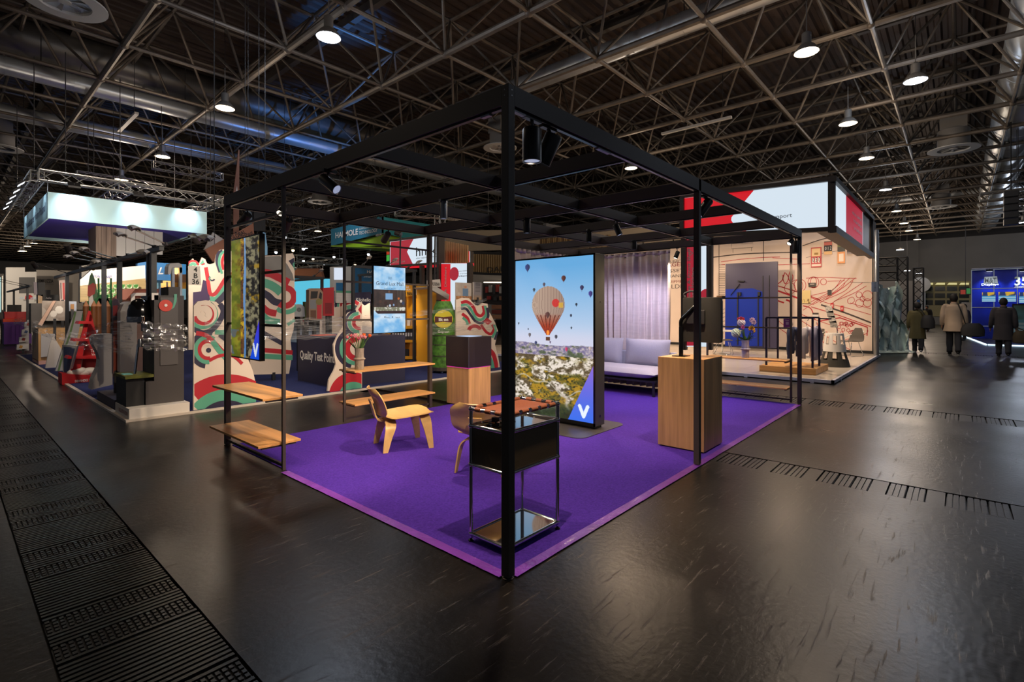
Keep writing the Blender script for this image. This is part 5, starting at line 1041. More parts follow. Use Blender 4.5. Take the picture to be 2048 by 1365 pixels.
MB().box(XM-.03, .22, .08, XM, 12, .17).build('skirting', INK, mw); MB().box(XM-.05, .14, .08, XM+.12, .22, 4.35).build('wall_end', INK, mw)
MRED = mat('mural_red', (186,40,48), .6); MDK = mat('mural_dark', (70,58,54), .6)
def line(pts, m=MRED, w_=.55, smooth=True, nm='mural_line'):
    P = pts if not smooth or len(pts) < 3 else [tuple(p[:2]) for p in cr([(*p,0) for p in pts], 5)]
    mb = MB(); A = []; B = []
    for i in range(len(P)):
        a = np.array(P[max(i-1,0)]); b = np.array(P[min(i+1,len(P)-1)]); d = b-a; n = np.array([-d[1], d[0]])/(np.hypot(*d)+1e-9)*w_/1.0
        A.append(at(P[i][0]+n[0], P[i][1]+n[1], x=XM-.004)); B.append(at(P[i][0]-n[0], P[i][1]-n[1], x=XM-.004))
    mb.sheet([A, B]); return mb
def lines(nm, items):
    mb = MB()
    for it in items:
        q = line(*it) if isinstance(it, tuple) and isinstance(it[0], list) else it
        mb.add(q.v, q.f)
    return mb
def circ(u, v, r, k=1.0): return [(u+r*math.cos(a), v+k*r*math.sin(a)) for a in np.linspace(0, 2*PI, 13)]
R1 = [([(1606,621),(1640,598),(1665,588),(1684,575),(1690,566)],), ([(1620,592),(1650,585),(1668,578),(1682,560)],), ([(1622,604),(1660,584),(1690,558)],), ([(1625,610),(1665,587),(1700,556)],), ([(1640,606),(1680,580),(1711,556)],), ([(1650,600),(1690,582),(1706,562)],), ([(1665,606),(1695,586),(1725,566)],), ([(1668,603),(1705,588),(1733,572)],),
      (circ(1627,565,11),), (circ(1627,565,6,1.8),), (circ(1647,564,6),), (circ(1600,571,12),), ([(1612,557),(1650,555),(1690,557),(1713,557)],), ([(1655,563),(1690,562)],),
      ([(1622,596),(1660,608),(1700,618),(1742,630)],), ([(1700,606),(1720,612),(1742,618)],), ([(1622,614),(1680,632),(1742,654)], MRED, .8), ([(1600,628),(1620,636),(1660,650)],), ([(1606,612),(1622,618),(1630,640)], MRED, 1.0), ([(1636,643),(1680,636),(1735,655),(1734,672)], MRED, 1.1, False), ([(1634,646),(1640,660),(1655,665)],), ([(1670,648),(1676,662)], MRED, .9), ([(1690,680),(1732,668),(1734,656)],), ([(1600,640),(1650,672),(1700,700)],), ([(1604,660),(1640,680),(1662,698)],),
      ([(1695,600),(1700,596),(1706,595),(1709,602),(1702,608),(1696,606),(1695,600)],), (circ(1719,607,8),), (circ(1735,592,10),), (circ(1718,590,6),), (circ(1735,606,8),), (circ(1725,598,5),)]
rnd = random.Random(4)
for k in range(16): R1.append((circ(1676+rnd.random()*34, 645+rnd.random()*24, 3.2),))
mw_l = lines('mural', R1).build('mural_produce', MRED, mw); mw_l['kind'] = 'stuff'
lines('m', [([(1554,640),(1590,668)],), ([(1556,655),(1580,672)],), ([(1570,545),(1566,558),(1571,568),(1577,556),(1571,546)], MRED, .8), ([(1580,543),(1577,556),(1582,566),(1586,554),(1581,544)], MRED, .8), ([(1556,568),(1565,560),(1566,550)], MRED, .9), ([(1556,572),(1600,586),(1640,600)], MRED, .9), (circ(1580,577,11),), (circ(1594,572,12),), ([(1556,582),(1610,602)], MRED, 1.6), ([(1572,600),(1580,604),(1582,616)], MRED, 1.6), ([(1556,602),(1568,606)], MRED, 1.4), ([(1442,524),(1500,517),(1560,514)],), ([(1442,530),(1450,529)],), ([(1545,516),(1600,519)],), ([(1556,530),(1620,528)],)]).build('mural_figures', MRED, mw)['kind'] = 'stuff'
dk = [([(1425,515),(1490,508),(1580,505)], MDK, 1.0), ([(1527,480),(1527,522)], MDK, .7), ([(1438,488),(1438,655)], MDK, .5), ([(1463,488),(1506,486),(1506,495),(1463,498),(1463,488)], MDK, .35, False), ([(1466,498),(1466,506)], MDK, .35), ([(1503,495),(1503,503)], MDK, .35), ([(1605,492),(1640,480),(1660,476),(1675,475)], MDK, .8), ([(1612,516),(1640,508),(1690,500)], MDK, .3), ([(1642,610),(1690,626),(1742,646)], MDK, 1.6), ([(1700,565),(1745,566)], MDK, .4)]
for k in range(14): dk.append(([(1438,530+k*4.6),(1450,530+k*4.6)], MDK, .35))
for k in range(5): dk.append(([(1438,622+k*8),(1450,618+k*8)], MDK, .35))
lines('m', dk).build('mural_dark_lines', MDK, mw)['kind'] = 'stuff'
for s_, v, sz, m in (('COMMUNICATION', 528, .17, MDK), ('MANAGEMENT', 536, .27, mat('maroon_word', (130,40,44), .7)), ('ASSETS', 546, .22, MDK), ('MERCHANDISING', 557, .2, MDK), ('EQUIPMENT', 567, .17, mat('maroon_word', (130,40,44), .7)), ('HOLDERS', 578, .26, MDK)):
    wfit(s_, (1352-len(s_)*sz*17, v), (1352+len(s_)*sz*17, v), sz*30, ('x', XM-.004), m, mw)
# price signs and cards on the mural wall
def wall_card(label, p0, p1, fn, nx=24, ny=28): return board_pic(label, ('x', XM-.06), p0, p1, fn, nx, ny, 'price_sign', 'price sign', PRINT, .05)
def red_sign(s, t):
    c = np.zeros(s.shape+(3,))+np.array((186,50,52.)); c = np.where(((t > .55) & (t < .93) & (s > .08) & (s < .9))[...,None], np.array((232,196,140.)), c); c = np.where(((t > .64) & (t < .72) & (s > .3) & (s < .7))[...,None], np.array((150,110,40.)), c)
    for x in (.22, .48, .74): c = np.where(((np.abs(s-x) < .10) & (t > .22) & (t < .48))[...,None], np.array((240,230,220.)), c)
    return np.where(((t > .04) & (t < .16) & (s > .08) & (s < .92))[...,None], np.array((230,214,196.)), c)
sg_ = wall_card('red framed price sign showing 0 5 0 on the mural wall', (1622,535), (1643,495), red_sign); wfit('0 5 0', (1625,524.5), (1640.5,524.5), 9, ('x',XM-.07), INK, sg_)
def bands_pic(*bs): return lambda s, t: np.select([np.repeat(((t >= a) & (t < b))[...,None], 3, -1) for a, b, _ in bs], [np.zeros(s.shape+(3,))+np.array(c, float) for _, _, c in bs], 60.)
s2_ = wall_card('black and red price sign showing 0 1 2 on the mural wall', (1648,509), (1664,483), bands_pic((0,.22,(226,180,120)), (.22,.7,(34,30,30)), (.7,.95,(206,110,100)), (.95,1.01,(50,40,40)))); wfit('0 1 2', (1650,500.5), (1662.5,500.5), 6.5, ('x',XM-.07), WPRINT, s2_)
wall_card('dark green price sign under the fascia', (1675,503), (1690,481), bands_pic((0,.4,(60,60,52)), (.4,.6,(110,120,60)), (.6,1.01,(54,60,50)))); wall_card('orange price sign below the dark green one', (1675,527), (1690,504), lambda s, t: mixc((232,150,80), (240,220,196), ((np.abs(s-.5) < .32) & (np.abs(t-.5) < .34))*1.0))
s3_ = wall_card('dark price sign showing 3 1', (1694,508), (1706,489), bands_pic((0,.15,(150,130,120)), (.15,1.01,(62,48,46)))); wfit('3 1', (1696.5,501), (1703.5,501), 5, ('x',XM-.07), WPRINT, s3_)
s4_ = wall_card('dark red price sign showing 4 half hidden by the fascia', (1710,508), (1727,497), bands_pic((0,.3,(150,60,60)), (.3,1.01,(62,48,46)))); wfit('4 8', (1713,504.5), (1723,504.5), 5, ('x',XM-.07), WPRINT, s4_)
wall_card('yellow menu card in front of the drawn shelf', (1604,607), (1621,581), lambda s, t: mixc((232,206,140), (120,84,50), ((t < .35) & (vnoise(s,t,10,10,41,2) > .55))*.8))
wall_card('small black card stuck on the drawn melons', (1617,574), (1632,566), lambda s, t: mixc((66,58,52), (190,180,170), ((np.abs(t-.65) < .12) & (np.abs(s-.5) < .3))*1.0), 16, 10); wall_card('small black card on the drawn leeks', (1655,590), (1663,580), lambda s, t: np.zeros(s.shape+(3,))+60., 8, 8)
wall_card('white price strip over the drawn crates', (1625,634), (1637,626), lambda s, t: mixc((70,60,56), (226,220,214), (t < .6)*1.0), 16, 10)
for i, (u, v) in enumerate(((1664,611),(1684,617))): wall_card(('left' if i == 0 else 'right')+' small red tag on the drawn shelf edge', (u-3,v+6), (u+3,v-5), lambda s, t: mixc((200,40,44), (240,220,210), ((np.abs(s-.5) < .25) & (np.abs(t-.5) < .2))*1.0), 8, 8)
# indigo panel in front of the mural
ip = flat_panel('indigo_panel', 'tall indigo display panel standing before the mural wall', 'panel', ('x', 16.6), [(1450,694),(1451,528),(1555,523),(1555,697)], [], mat('indigo_board', (52,48,74), .5), .08)
def on_ip(nm, pts, m, d=.02): return MB().prism([at(u, v, x=16.6-d) for u, v in pts], EX*d).build(nm, m, ip)
BLU = mat('royal_blue_area', (14,44,150), .35); on_ip('blue_field', [(1450,692),(1451,579),(1505,577),(1525,584),(1526,693)], BLU, .012); on_ip('rail', [(1474,690),(1474,585),(1476,585),(1476,690)], INK, .05); on_ip('rail', [(1515,692),(1515,585),(1517,585),(1517,692)], INK, .05); on_ip('rail', [(1525,695),(1525,552),(1526.5,552),(1526.5,695)], INK, .03); on_ip('rail', [(1538,695),(1538,551),(1539,551),(1539,695)], INK, .03)  # more saturated blue area on the lower part of the panel
on_ip('bracket_arm', [(1475,563),(1475,561),(1488,562),(1488,564)], INK, .1); on_ip('bracket_arm', [(1461,591),(1461,590),(1478,568),(1479,569)], INK, .06); on_ip('hook', [(1477,592),(1477,585),(1481,585),(1481,592)], INK, .12); on_ip('hook', [(1515,592),(1515,584),(1520,584),(1520,592)], INK, .12)
# fascia light boxes
LBW = mat('light_box_white', (214,228,240), emit=1.0); LBR = mat('light_box_red', (236,30,44), emit=.75); LBR2 = mat('light_box_crimson', (186,40,60), emit=.75); WD = wood('fascia_wood', (150,112,70), 'z')
ff = flat_panel('fascia_light_box', 'front light box of the right stand, red chevron left and white right', 'light box', ('x', 9.9), [(1365,472),(1365,394),(1660,360),(1660,458)], [(LBR, [(1367,470),(1367,397),(1508,380.5),(1463,435),(1462.5,441),(1466,446),(1503,468.5)])], BLACK, .35, face=LBW)
def ff_bar(p, q, t=ff, w_=.09): MB().bar(at(*p, x=9.88), at(*q, x=9.88), .14, w_).build('fascia_frame', BLACK, t)
ff_bar((1364,473),(1661,459)); ff_bar((1364,393),(1661,359)); MB().bar(at(1364.5,395,x=9.88), at(1364.5,472,x=9.88), .10).build('fascia_frame', BLACK, ff)
MB().bar((9.86,.04,3.08), (9.86,.04,4.22), .12).build('corner_profile', BLACK, ff)
wfit('www.hmkas.com', (1386,470.5), (1453,470.5), 8.5, ('x',9.87), WPRINT, ff, .03); wfit('sales support', (1512,442), (1584,442), 8, ('x',9.87), INK, ff)
fs = flat_panel('fascia_light_box', 'side light box of the right stand over the right aisle, white then crimson', 'light box', ('y', .02), [(1668,459),(1668,361),(1743,438),(1743,511)], [(LBR2, [(1692,474.5),(1692,386),(1725,420),(1725,497)]), (WD, [(1725.5,497),(1725.5,420),(1743,438),(1743,510)])], BLACK, .35, face=LBW)
MB().bar(at(1666,459,y=.0), at(1744,513,y=.0), .12, .14).build('fascia_frame', BLACK, fs); MB().bar(at(1666,358,y=.0), at(1744,438,y=.0), .12, .10).build('fascia_frame', BLACK, fs); MB().bar(at(1743.5,437,y=.0), at(1743.5,512,y=.0), .10).build('fascia_frame', BLACK, fs)
for s_, v in (('RETAIL SUPPORT', 441), ('YOUR SALES', 456), ('AT SHELVES', 472)): wfit(s_, (1704.5+(v-441)*.09, v-13), (1723.5, v), 5.5, ('y',.0), WPRINT, fs, .04)
wfit('www.hmkas.com', (1694.5,470), (1707,470), 4.5, ('y',.0), WPRINT, fs, .03)
MB().bar((9.95,.1,4.3), (9.95,3.2,4.3), .03).build('top_rope', STEEL, ff)
# light box pillars with vertical lettering
p1 = flat_panel('pillar_light_box', 'red and white light box pillar reading Sales and Front Shelf', 'light box', ('x', 9.98), [(1370,694),(1370,476),(1419,476),(1419,694)], [(LBR2, [(1372,692),(1372,478),(1396,478),(1396,692)])], BLACK, .25, face=LBW)
for u in (1368.5, 1420): MB().bar(at(u,472,x=9.96), at(u,700,x=9.96), .12).build('pillar_post', BLACK, p1)
words('Gross Sales & Front Shelf', np.array(at(1380.5, 634, x=9.965)), EZ, EY, .10, WPRINT, p1, align='LEFT', bold=.003, width=at(0,0,x=9.965)[2]*0+at(1380,497,x=9.965)[2]-at(1380,634,x=9.965)[2]); words('Message Holders', np.array(at(1388.5, 622, x=9.965)), EZ, EY, .10, WPRINT, p1, align='LEFT', bold=.003, width=at(1388,535,x=9.965)[2]-at(1388,622,x=9.965)[2]); wfit('>', (1381,514), (1386,514), 14, ('x',9.965), WPRINT, p1)
MB().lathe([(.14,0),(.14,.01)], np.array(at(1412, 590, x=9.97)), 20, (1,0,0)).build('red_disc', LBR2, p1)
p2 = flat_panel('pillar_light_box', 'red and white light box pillar reading Dividers left of the corner post', 'light box', ('x', 9.98), [(881,660),(881,527),(938,527),(938,660)], [(LBR, [(882,660),(882,528),(901,528),(901,660)])], BLACK, .2, face=LBW)
words('Holders & Dividers', np.array(at(893, 628, x=9.965)), EZ, EY, .15, WPRINT, p2, align='LEFT', bold=.004, width=at(893,534,x=9.965)[2]-at(893,628,x=9.965)[2]); wfit('A unique solution', (915,544), (934,544), 2.6, ('x',9.965), INK, p2); wfit('for Your Product', (920,549), (934,549), 2.6, ('x',9.965), INK, p2); wfit('Shelf Management', (917,554), (934,554), 2.6, ('x',9.965), INK, p2, .02); MB().lathe([(.24,0),(.24,.01)], np.array(at(908, 548, x=9.97)), 20, (1,0,0)).build('red_disc', LBR2, p2)
MB().bar(at(939.5,526,x=9.96), at(939.5,700,x=9.96), .14).build('pillar_post', BLACK, p2)
# second fascia
f2 = flat_panel('fascia_light_box', 'hanging light box with red chevron and the letters hmk', 'light box', ('x', 9.95), [(780,532),(780,483),(877,471),(877,526)], [(LBR2, [(781,531),(781,484.5),(827,478.5),(814,504),(826,529)])], BLACK, .3, face=LBW)
wfit('hmk', (832,513), (873,511), 18, ('x',9.93), INK, f2); wfit('sales support solutions', (832,518.5), (873,518), 3.5, ('x',9.93), INK, f2); wfit('www.hmkas.com', (783,527.5), (810,527), 4.5, ('x',9.93), WPRINT, f2, .03)
MB().bar(at(779,533,x=9.93), at(878,527,x=9.93), .1, .08).build('fascia_frame', BLACK, f2); MB().bar(at(779,482,x=9.93), at(878,470,x=9.93), .1, .08).build('fascia_frame', BLACK, f2); MB().bar(at(878,470,x=9.93), at(878,640,x=9.93), .14).build('pillar_post', BLACK, f2); MB().bar(at(844,532,x=9.95), at(844,660,x=9.95), .14).build('pillar_post', BLACK, f2)
f3 = flat_panel('fascia_light_box', 'light box behind the wooden slats, white then red', 'light box', ('x', 11.5), [(881,527),(881,497),(940,503),(940,525)], [(LBR, [(899,500),(912,512),(906,526),(939,525),(939,503)])], BLACK, .2, face=LBW)
MB().prism([at(u,v,x=10.2) for u, v in ((800,537),(800,531),(940,526),(940,531))], EX*.2).build('red_sill', LBR, f3)
# open wooden slats and the beige upper wall
sw = thing('slat_screen', 'row of upright wooden slats hanging before the red light box', 'slat screen', (11.2, 11, 3.2)); SL = wood('slat_wood', (206,168,110), 'z')
for k in range(12): MB().bar(at(884+k*4.6, 527+.2*k, x=11.2), at(884+k*4.6, 481+.9*k, x=11.2), .045, .09, up=(1,0,0)).build('slat', SL, sw)
bl = thing('slat_balcony', 'wooden slat balcony with dark letters beyond the light boxes', 'balcony', (22, 17, 4.2))
for k in range(17): 
    u = 945+k*4.4; MB().bar(at(u, 546, x=22), at(u, 508+.2*k, x=22), .10, .14, up=(1,0,0)).build('slat', SL, bl)
MB().prism([at(u,v,x=22.15) for u, v in ((943,545),(943,522),(1020,527),(1020,548))], EX*.1).build('balustrade_board', mat('grey_beige_board', (188,176,160), .7), bl); MB().prism([at(u,v,x=21.9) for u, v in ((943,549),(943,544),(1020,548),(1020,553))], EX*.3).build('balcony_edge', INK, bl)
wfit('DAI', (974,545), (1003,545), 10, ('x',21.85), INK, bl); MB().prism([at(u,v,x=22.3) for u, v in ((943,524),(943,503),(1020,505),(1020,528))], EX*.05).build('dark_back', INK, bl)
uwall = tag(MB().prism([at(u,v,x=23) for u, v in ((880,504),(880,462),(1365,455),(1365,500),(1020,500))], EX*.2).build('upper_wall', mat('warm_beige_wall', (222,200,168), .8)), 'warm beige upper wall seen between the frame beams', 'wall')
lw = thing('tool_wall', 'pale stand wall with a niche of red and white tools', 'stand wall', (21.5, 16, 0)); MB().prism([at(u,v,x=21.5) for u, v in ((940,640),(940,549),(1020,552),(1020,640))], EX*.2).build('wall_board', mat('pale_stand_wall', (196,188,176), .7), lw)
MB().prism([at(u,v,x=21.45) for u, v in ((966,608),(966,562),(1020,563),(1020,612))], EX*.05).build('niche', mat('niche_dark', (58,52,52), .7), lw); MB().prism([at(u,v,x=21.4) for u, v in ((967,566),(967,564),(1020,564),(1020,567))], EX*.05).build('niche_light', mat('niche_glow', (255,236,210), emit=2.2), lw)
for i, (u, v, w_, h_, cl) in enumerate(((973,580,5,12,(206,60,50)), (980,578,6,14,(214,206,200)), (988,580,5,16,(70,66,66)), (994,577,6,14,(206,70,50)), (1001,580,6,14,(226,220,214)), (977,596,7,7,(196,50,40)), (990,598,6,7,(60,60,60)), (1002,597,7,8,(170,120,80)))):
    MB().prism([at(a, b, x=21.35) for a, b in ((u-w_/2,v+h_/2),(u-w_/2,v-h_/2),(u+w_/2,v-h_/2),(u+w_/2,v+h_/2))], EX*.08).build('hung_tool', mat('tool_%d' % i, cl, .5), lw)
for i in range(3): MB().prism([at(a, b, x=21.3) for a, b in ((983,638-i*10),(983,630-i*10),(1005,630-i*10),(1005,638-i*10))], EX*.3).build('tool_tray', mat('tray_%d' % i, [(206,150,110), (150,60,44), (196,130,90)][i], .6), lw)
ow = thing('wood_slat_band', 'orange brown slat band above the curtain', 'slat screen', (22, 8, 3.6)); 
for k in range(38):
    u = 1082+k*3.7; MB().bar(at(u, 497, x=22), at(u, 470+.2*(k % 3), x=22), .07, .12, up=(1,0,0)).build('slat', SL if k % 3 else WD, ow)
# ceiling beam of the right stand with small spots
SB = thing('spot_beam', 'black lighting beam above the mural stand with many small spots', 'lighting beam', (15, 6, 3.9)); 
MB().bar((14.2,.4,3.95), (14.2,11.5,3.95), .12, .16).build('beam', BLACK, SB); MB().bar((10,3.2,4.05), (17.5,3.2,4.05), .12, .16).build('beam', BLACK, SB); MB().bar((10,7.5,4.05), (17.5,7.5,4.05), .12, .16).build('beam', BLACK, SB); MB().bar((12,.4,4.1), (12,11.5,4.1), .12, .16).build('beam', BLACK, SB); MB().bar((17.5,.4,4.25), (17.5,11.8,4.25), .1, .1).build('beam', BLACK, SB); MB().bar((10,.2,4.05), (17.5,.2,4.05), .1, .1).build('beam', BLACK, SB)
nm_ = 'first second third fourth fifth sixth seventh eighth ninth tenth'.split()
for k in range(10):
    y = .9+k*1.1; x = 14.2; t = thing('small_spot', 'small black spot %s from the right on the lighting beam of the mural stand' % nm_[k], 'spotlight', (x, y, 3.6), 0, 'small spots over the mural stand'); MB().tube((x,y,3.87), (x,y,3.78), .02, 6).build('stem', BLACK, t); MB().lathe([(.06,-.11),(.065,.11),(.05,.11)], (x,y,3.69), 12, (.5,0,-1)).build('spot_body', BLACK, t, smooth=40)
    if k % 2 == 0: spot('spot_light', (x+.08,y,3.55), (XM, y, 1.2), STAND_W*2.6, 95, .7, (255,226,196), .05, t)
for k, (x, y) in enumerate(((12,1.2),(12,4.5),(12,7.5))):
    t = thing('small_spot', 'small black spot %s on the front beam, shining on the cream floor' % nm_[k], 'spotlight', (x, y, 3.8), 0, 'small spots over the mural stand'); MB().lathe([(.07,-.12),(.07,.12),(.055,.12)], (x,y,3.88), 12, (0,0,-1)).build('spot_body', BLACK, t, smooth=40); MB().tube((x,y,3.98),(x,y,4.04),.02,6).build('stem', BLACK, t); spot('spot_light', (x,y,3.74), (x+.5,y,0), STAND_W*4, 140, .6, (255,226,196), .05, t)
# clothes rail
cr_ = thing('clothes_rail', 'navy clothes rail standing on a thick oak plank', 'clothes rail', (11.4, .95, .08)); NV = mat('navy_tube', (22,26,66), .4)
MB().box(10.55, .45, .08, 11.95, 1.60, .22).build('plank_base', OAKY, cr_, bevel=.004)
for x, y in ((10.75,.55),(11.75,.60),(10.75,1.5),(11.75,1.5),(11.3,.52)): MB().box(x-.02,y-.02,.22,x+.02,y+.02,1.33).build('upright', NV, cr_)
for p, q in (((10.75,.55),(10.75,1.5)), ((11.75,.6),(11.75,1.5))): MB().bar((*p,1.33), (*q,1.33), .035).build('rail', NV, cr_)
MB().bar((11.3,.52,1.31), (11.3,-.02+.3,1.31), .03).build('rail', NV, cr_)
def shirt(label, y, x0, x1, z1, m, dz=.62):
    """shirt on a hanger, seen from the front: body, two sleeves"""
    t = thing('hanging_shirt', label, 'shirt', ((x0+x1)/2, y, z1-dz), 0, 'shirts on the clothes rail'); L = x1-x0; c = (x0+x1)/2
    g = [[(c+L*.5*(j/8-.5)*2*(.34+.18*min(1, i/2.0))*1.0, y+.06*math.cos(j/8*PI*2)*.6+.012*math.sin(j*2.2+i), z1-dz*i/10-.05*abs(j/8-.5)*2*(1 if i == 0 else .4)) for j in range(9)] for i in range(11)]
    MB().slab(g, .05).build('shirt_body', m, t, smooth=True)
    for s_ in (-1, 1): MB().path(cr([(c+s_*L*.24,y,z1-.06), (c+s_*L*.40,y-.02,z1-.22), (c+s_*L*.47,y-.02,z1-.48), (c+s_*L*.50,y-.02,z1-.72)], 5), [.07]*3+[.065]*4+[.055]*5+[.045]*4, 10).build('sleeve', m, t, smooth=True)
    MB().path(cr([(c,y,z1+.10),(c+.02,y,z1+.07),(c,y,z1+.02)],4), .006, 6).build('hanger_hook', CHROME, t); return t
sh = shirt('dark denim shirt hanging in front on the rail', 1.02, 10.68, 11.48, 1.12, mat('denim', (56,66,100), .85, noise=((30,30,30), .15))); MB().box(11.02,.93,.70,11.06,.935,.78).build('white_tag', WHITE, sh)
shirt('white shirt hanging behind the denim shirt', .78, 10.9, 11.7, 1.12, mat('white_cotton', (206,200,206), .85)); shirt('pale lilac shirt at the right end of the rail', .62, 11.15, 11.85, 1.14, mat('lilac_cotton', (176,172,200), .85), .8)
vs = flat_panel('violet_sign', 'small violet sign card fixed on the clothes rail', 'sign', ('x', 10.6), [(1567,655),(1567,638),(1581.5,638),(1581.5,655)], [(mat('lilac_square', (180,150,200), .6), [(1571.5,650),(1571.5,644),(1577.5,644),(1577.5,650)])], mat('violet_card', (116,34,140), .6), .01); wfit('View', (1570.5,642.3), (1578,642.3), 2.5, ('x',10.59), WPRINT, vs)
MB().bar((10.612,.62,1.28),(10.75,.62,1.32),.015).build('card_clip', BLACK, vs)
# step stool
sl = thing('step_stool', 'round rolling step stool, white drum on dark grey slotted foot', 'stool', (12.95, .48, .08)); sx_, sy_ = 12.95, .48; LG = mat('pale_grey_plastic', (240,238,234), .45); DG = mat('dark_olive_plastic', (64,62,56), .55)
mb = MB()
def ringwall(mb, r0, z0, r1, z1, gaps=0, frac=.5, n=48):
    for k in range(n):
        if gaps and ((k*gaps/n) % 1) < frac: continue
        a0 = 2*PI*k/n; a1 = 2*PI*(k+1)/n; P = [(sx_+r*math.cos(a), sy_+r*math.sin(a), z) for r, a, z in ((r0,a0,z0),(r0,a1,z0),(r1,a1,z1),(r1,a0,z1))]; Q = [(sx_+(r-.012)*math.cos(a), sy_+(r-.012)*math.sin(a), z) for r, a, z in ((r0,a0,z0),(r0,a1,z0),(r1,a1,z1),(r1,a0,z1))]
        mb.add(P+Q, [(0,1,2,3),(7,6,5,4),(0,3,7,4),(1,5,6,2),(3,2,6,7),(0,4,5,1)])
ringwall(mb, .255, .46, .235, .64); ringwall(mb, .235, .64, .205, .86, 8, .42); ringwall(mb, .205, .86, .195, .92); mb.build('upper_drum', LG, sl, smooth=30); MB().lathe([(.001,.915),(.197,.92),(.197,.9)], (sx_,sy_,0), 32).build('tread', LG, sl, smooth=30)
mb = MB(); ringwall(mb, .34, .08, .30, .25); ringwall(mb, .30, .25, .235, .47, 8, .45); mb.build('foot_drum', DG, sl, smooth=30)
# shell chairs wrapped with tape
SHL = mat('taupe_shell', (92,84,76), .6)
def shell_chair(label, loc, rz):
    t = thing('shell_chair', label, 'chair', loc, rz, 'taupe shell chairs on the mural stand'); g = []
    prof = cr([(.26,0,.44),(.20,0,.455),(.0,0,.44),(-.18,0,.445),(-.25,0,.52),(-.28,0,.66),(-.33,0,.86)], 4)
    for i, p in enumerate(prof):
        a = i/(len(prof)-1); hw = .22+.03*math.sin(PI*a*1.2)-.10*max(0, a-.8)/.2; g.append([(p[0], hw*(j/4-1), p[2]+.03*abs(j/4-1)**2*(1-a)) for j in range(9)])
    MB().slab(g, .012).build('shell', SHL, t, smooth=40, local=True)
    for s_ in (-1, 1): MB().path(cr([(.18,s_*.17,.43),(.24,s_*.20,.2),(.27,s_*.21,.012),(.1,s_*.215,.01),(-.25,s_*.21,.012),(-.2,s_*.18,.2),(-.12,s_*.16,.43)], 4), .009, 6).build('leg', CHROME, t, smooth=True, local=True)
    MB().path(cr([(.0,-.26,.52),(-.2,-.24,.62),(-.335,-.1,.70),(-.335,.12,.78),(-.2,.26,.74)], 4), .012, 5).build('white_tape', WPRINT, t, smooth=True, local=True); return t
shell_chair('taupe shell chair turned away against the mural wall at the right', (16.55, .62, .08), 2.6); shell_chair('taupe shell chair between clothes rail and step stool', (15.3, 1.45, .08), 2.0); shell_chair('taupe shell chair left of the indigo panel', (14.4, 3.75, .08), -1.1)
tbx = thing('white_table', 'white table edge beside the left shell chair', 'table', (15, 4.1, .08)); MB().rbox(14.6, 3.5, .80, 15.6, 4.5, .83, .1, 4).build('table_top', WHITE, tbx); MB().tube((15.1,4,.08),(15.1,4,.8),.03,10).build('column', WHITE, tbx); MB().lathe([(.25,.08),(.25,.09),(.03,.11)], (15.1,4,0), 20).build('foot', WHITE, tbx)
ns = thing('newspaper_stack', 'leaning rack of newspaper sheets behind the step stool', 'newspapers', (15.2, .75, .08))
for i in range(4): MB().prism([at(u, v, x=15.2) for u, v in ((1652+i*3,645+i*10-20),(1650+i*3,634+i*10-20),(1663+i*3,632+i*10-20),(1667+i*3,646+i*10-20))], EX*.02).build('sheet', mat('newsprint_%d' % (i % 2), (176-30*(i % 2),172-30*(i % 2),166-30*(i % 2)), .8, noise=((20,20,20), .5)), ns)
MB().prism([at(u, v, x=15.25) for u, v in ((1664,632),(1668,630),(1668,652),(1666,656))], EX*.02).build('orange_sheet', mat('orange_paper', (226,130,40), .7), ns); MB().bar((15.24,.72,.08),(15.24,.78,1.0),.02).build('rack_rod', CHROME, ns)
# right end of the stand: aluminium mast with the number sign
ms_ = thing('aluminium_mast', 'aluminium corner mast at the end of the mural stand', 'mast', (17.2, .08, .0)); mx_ = at(1752.5, 600, y=.04)[0]
MB().tube((mx_,.04,.085), (mx_,.04,4.0), .07, 14).build('mast', mat('satin_aluminium', (176,178,180), .3, .9), ms_, smooth=40); MB().box(mx_+.08,.0,.085,mx_+.14,.06,4.0).build('blue_film_edge', mat('cyan_film', (60,140,180), .4), ms_)
n2 = thing('stand_number_sign', 'white stand number sign reading 4 A 27', 'sign', (mx_, -.02, 1.9)); q = [at(u,v,y=-.06) for u, v in ((1743,584),(1743,564),(1756,564),(1756,584))]; MB().prism(q, EY*.01).build('sign_card', WHITE, n2)
for s_, v in (('4',570.5),('A',576.5),('27',582.5)): words(s_, np.array(at(1750, v, y=-.062)), EX, EZ, .16, INK, n2, bold=.002)
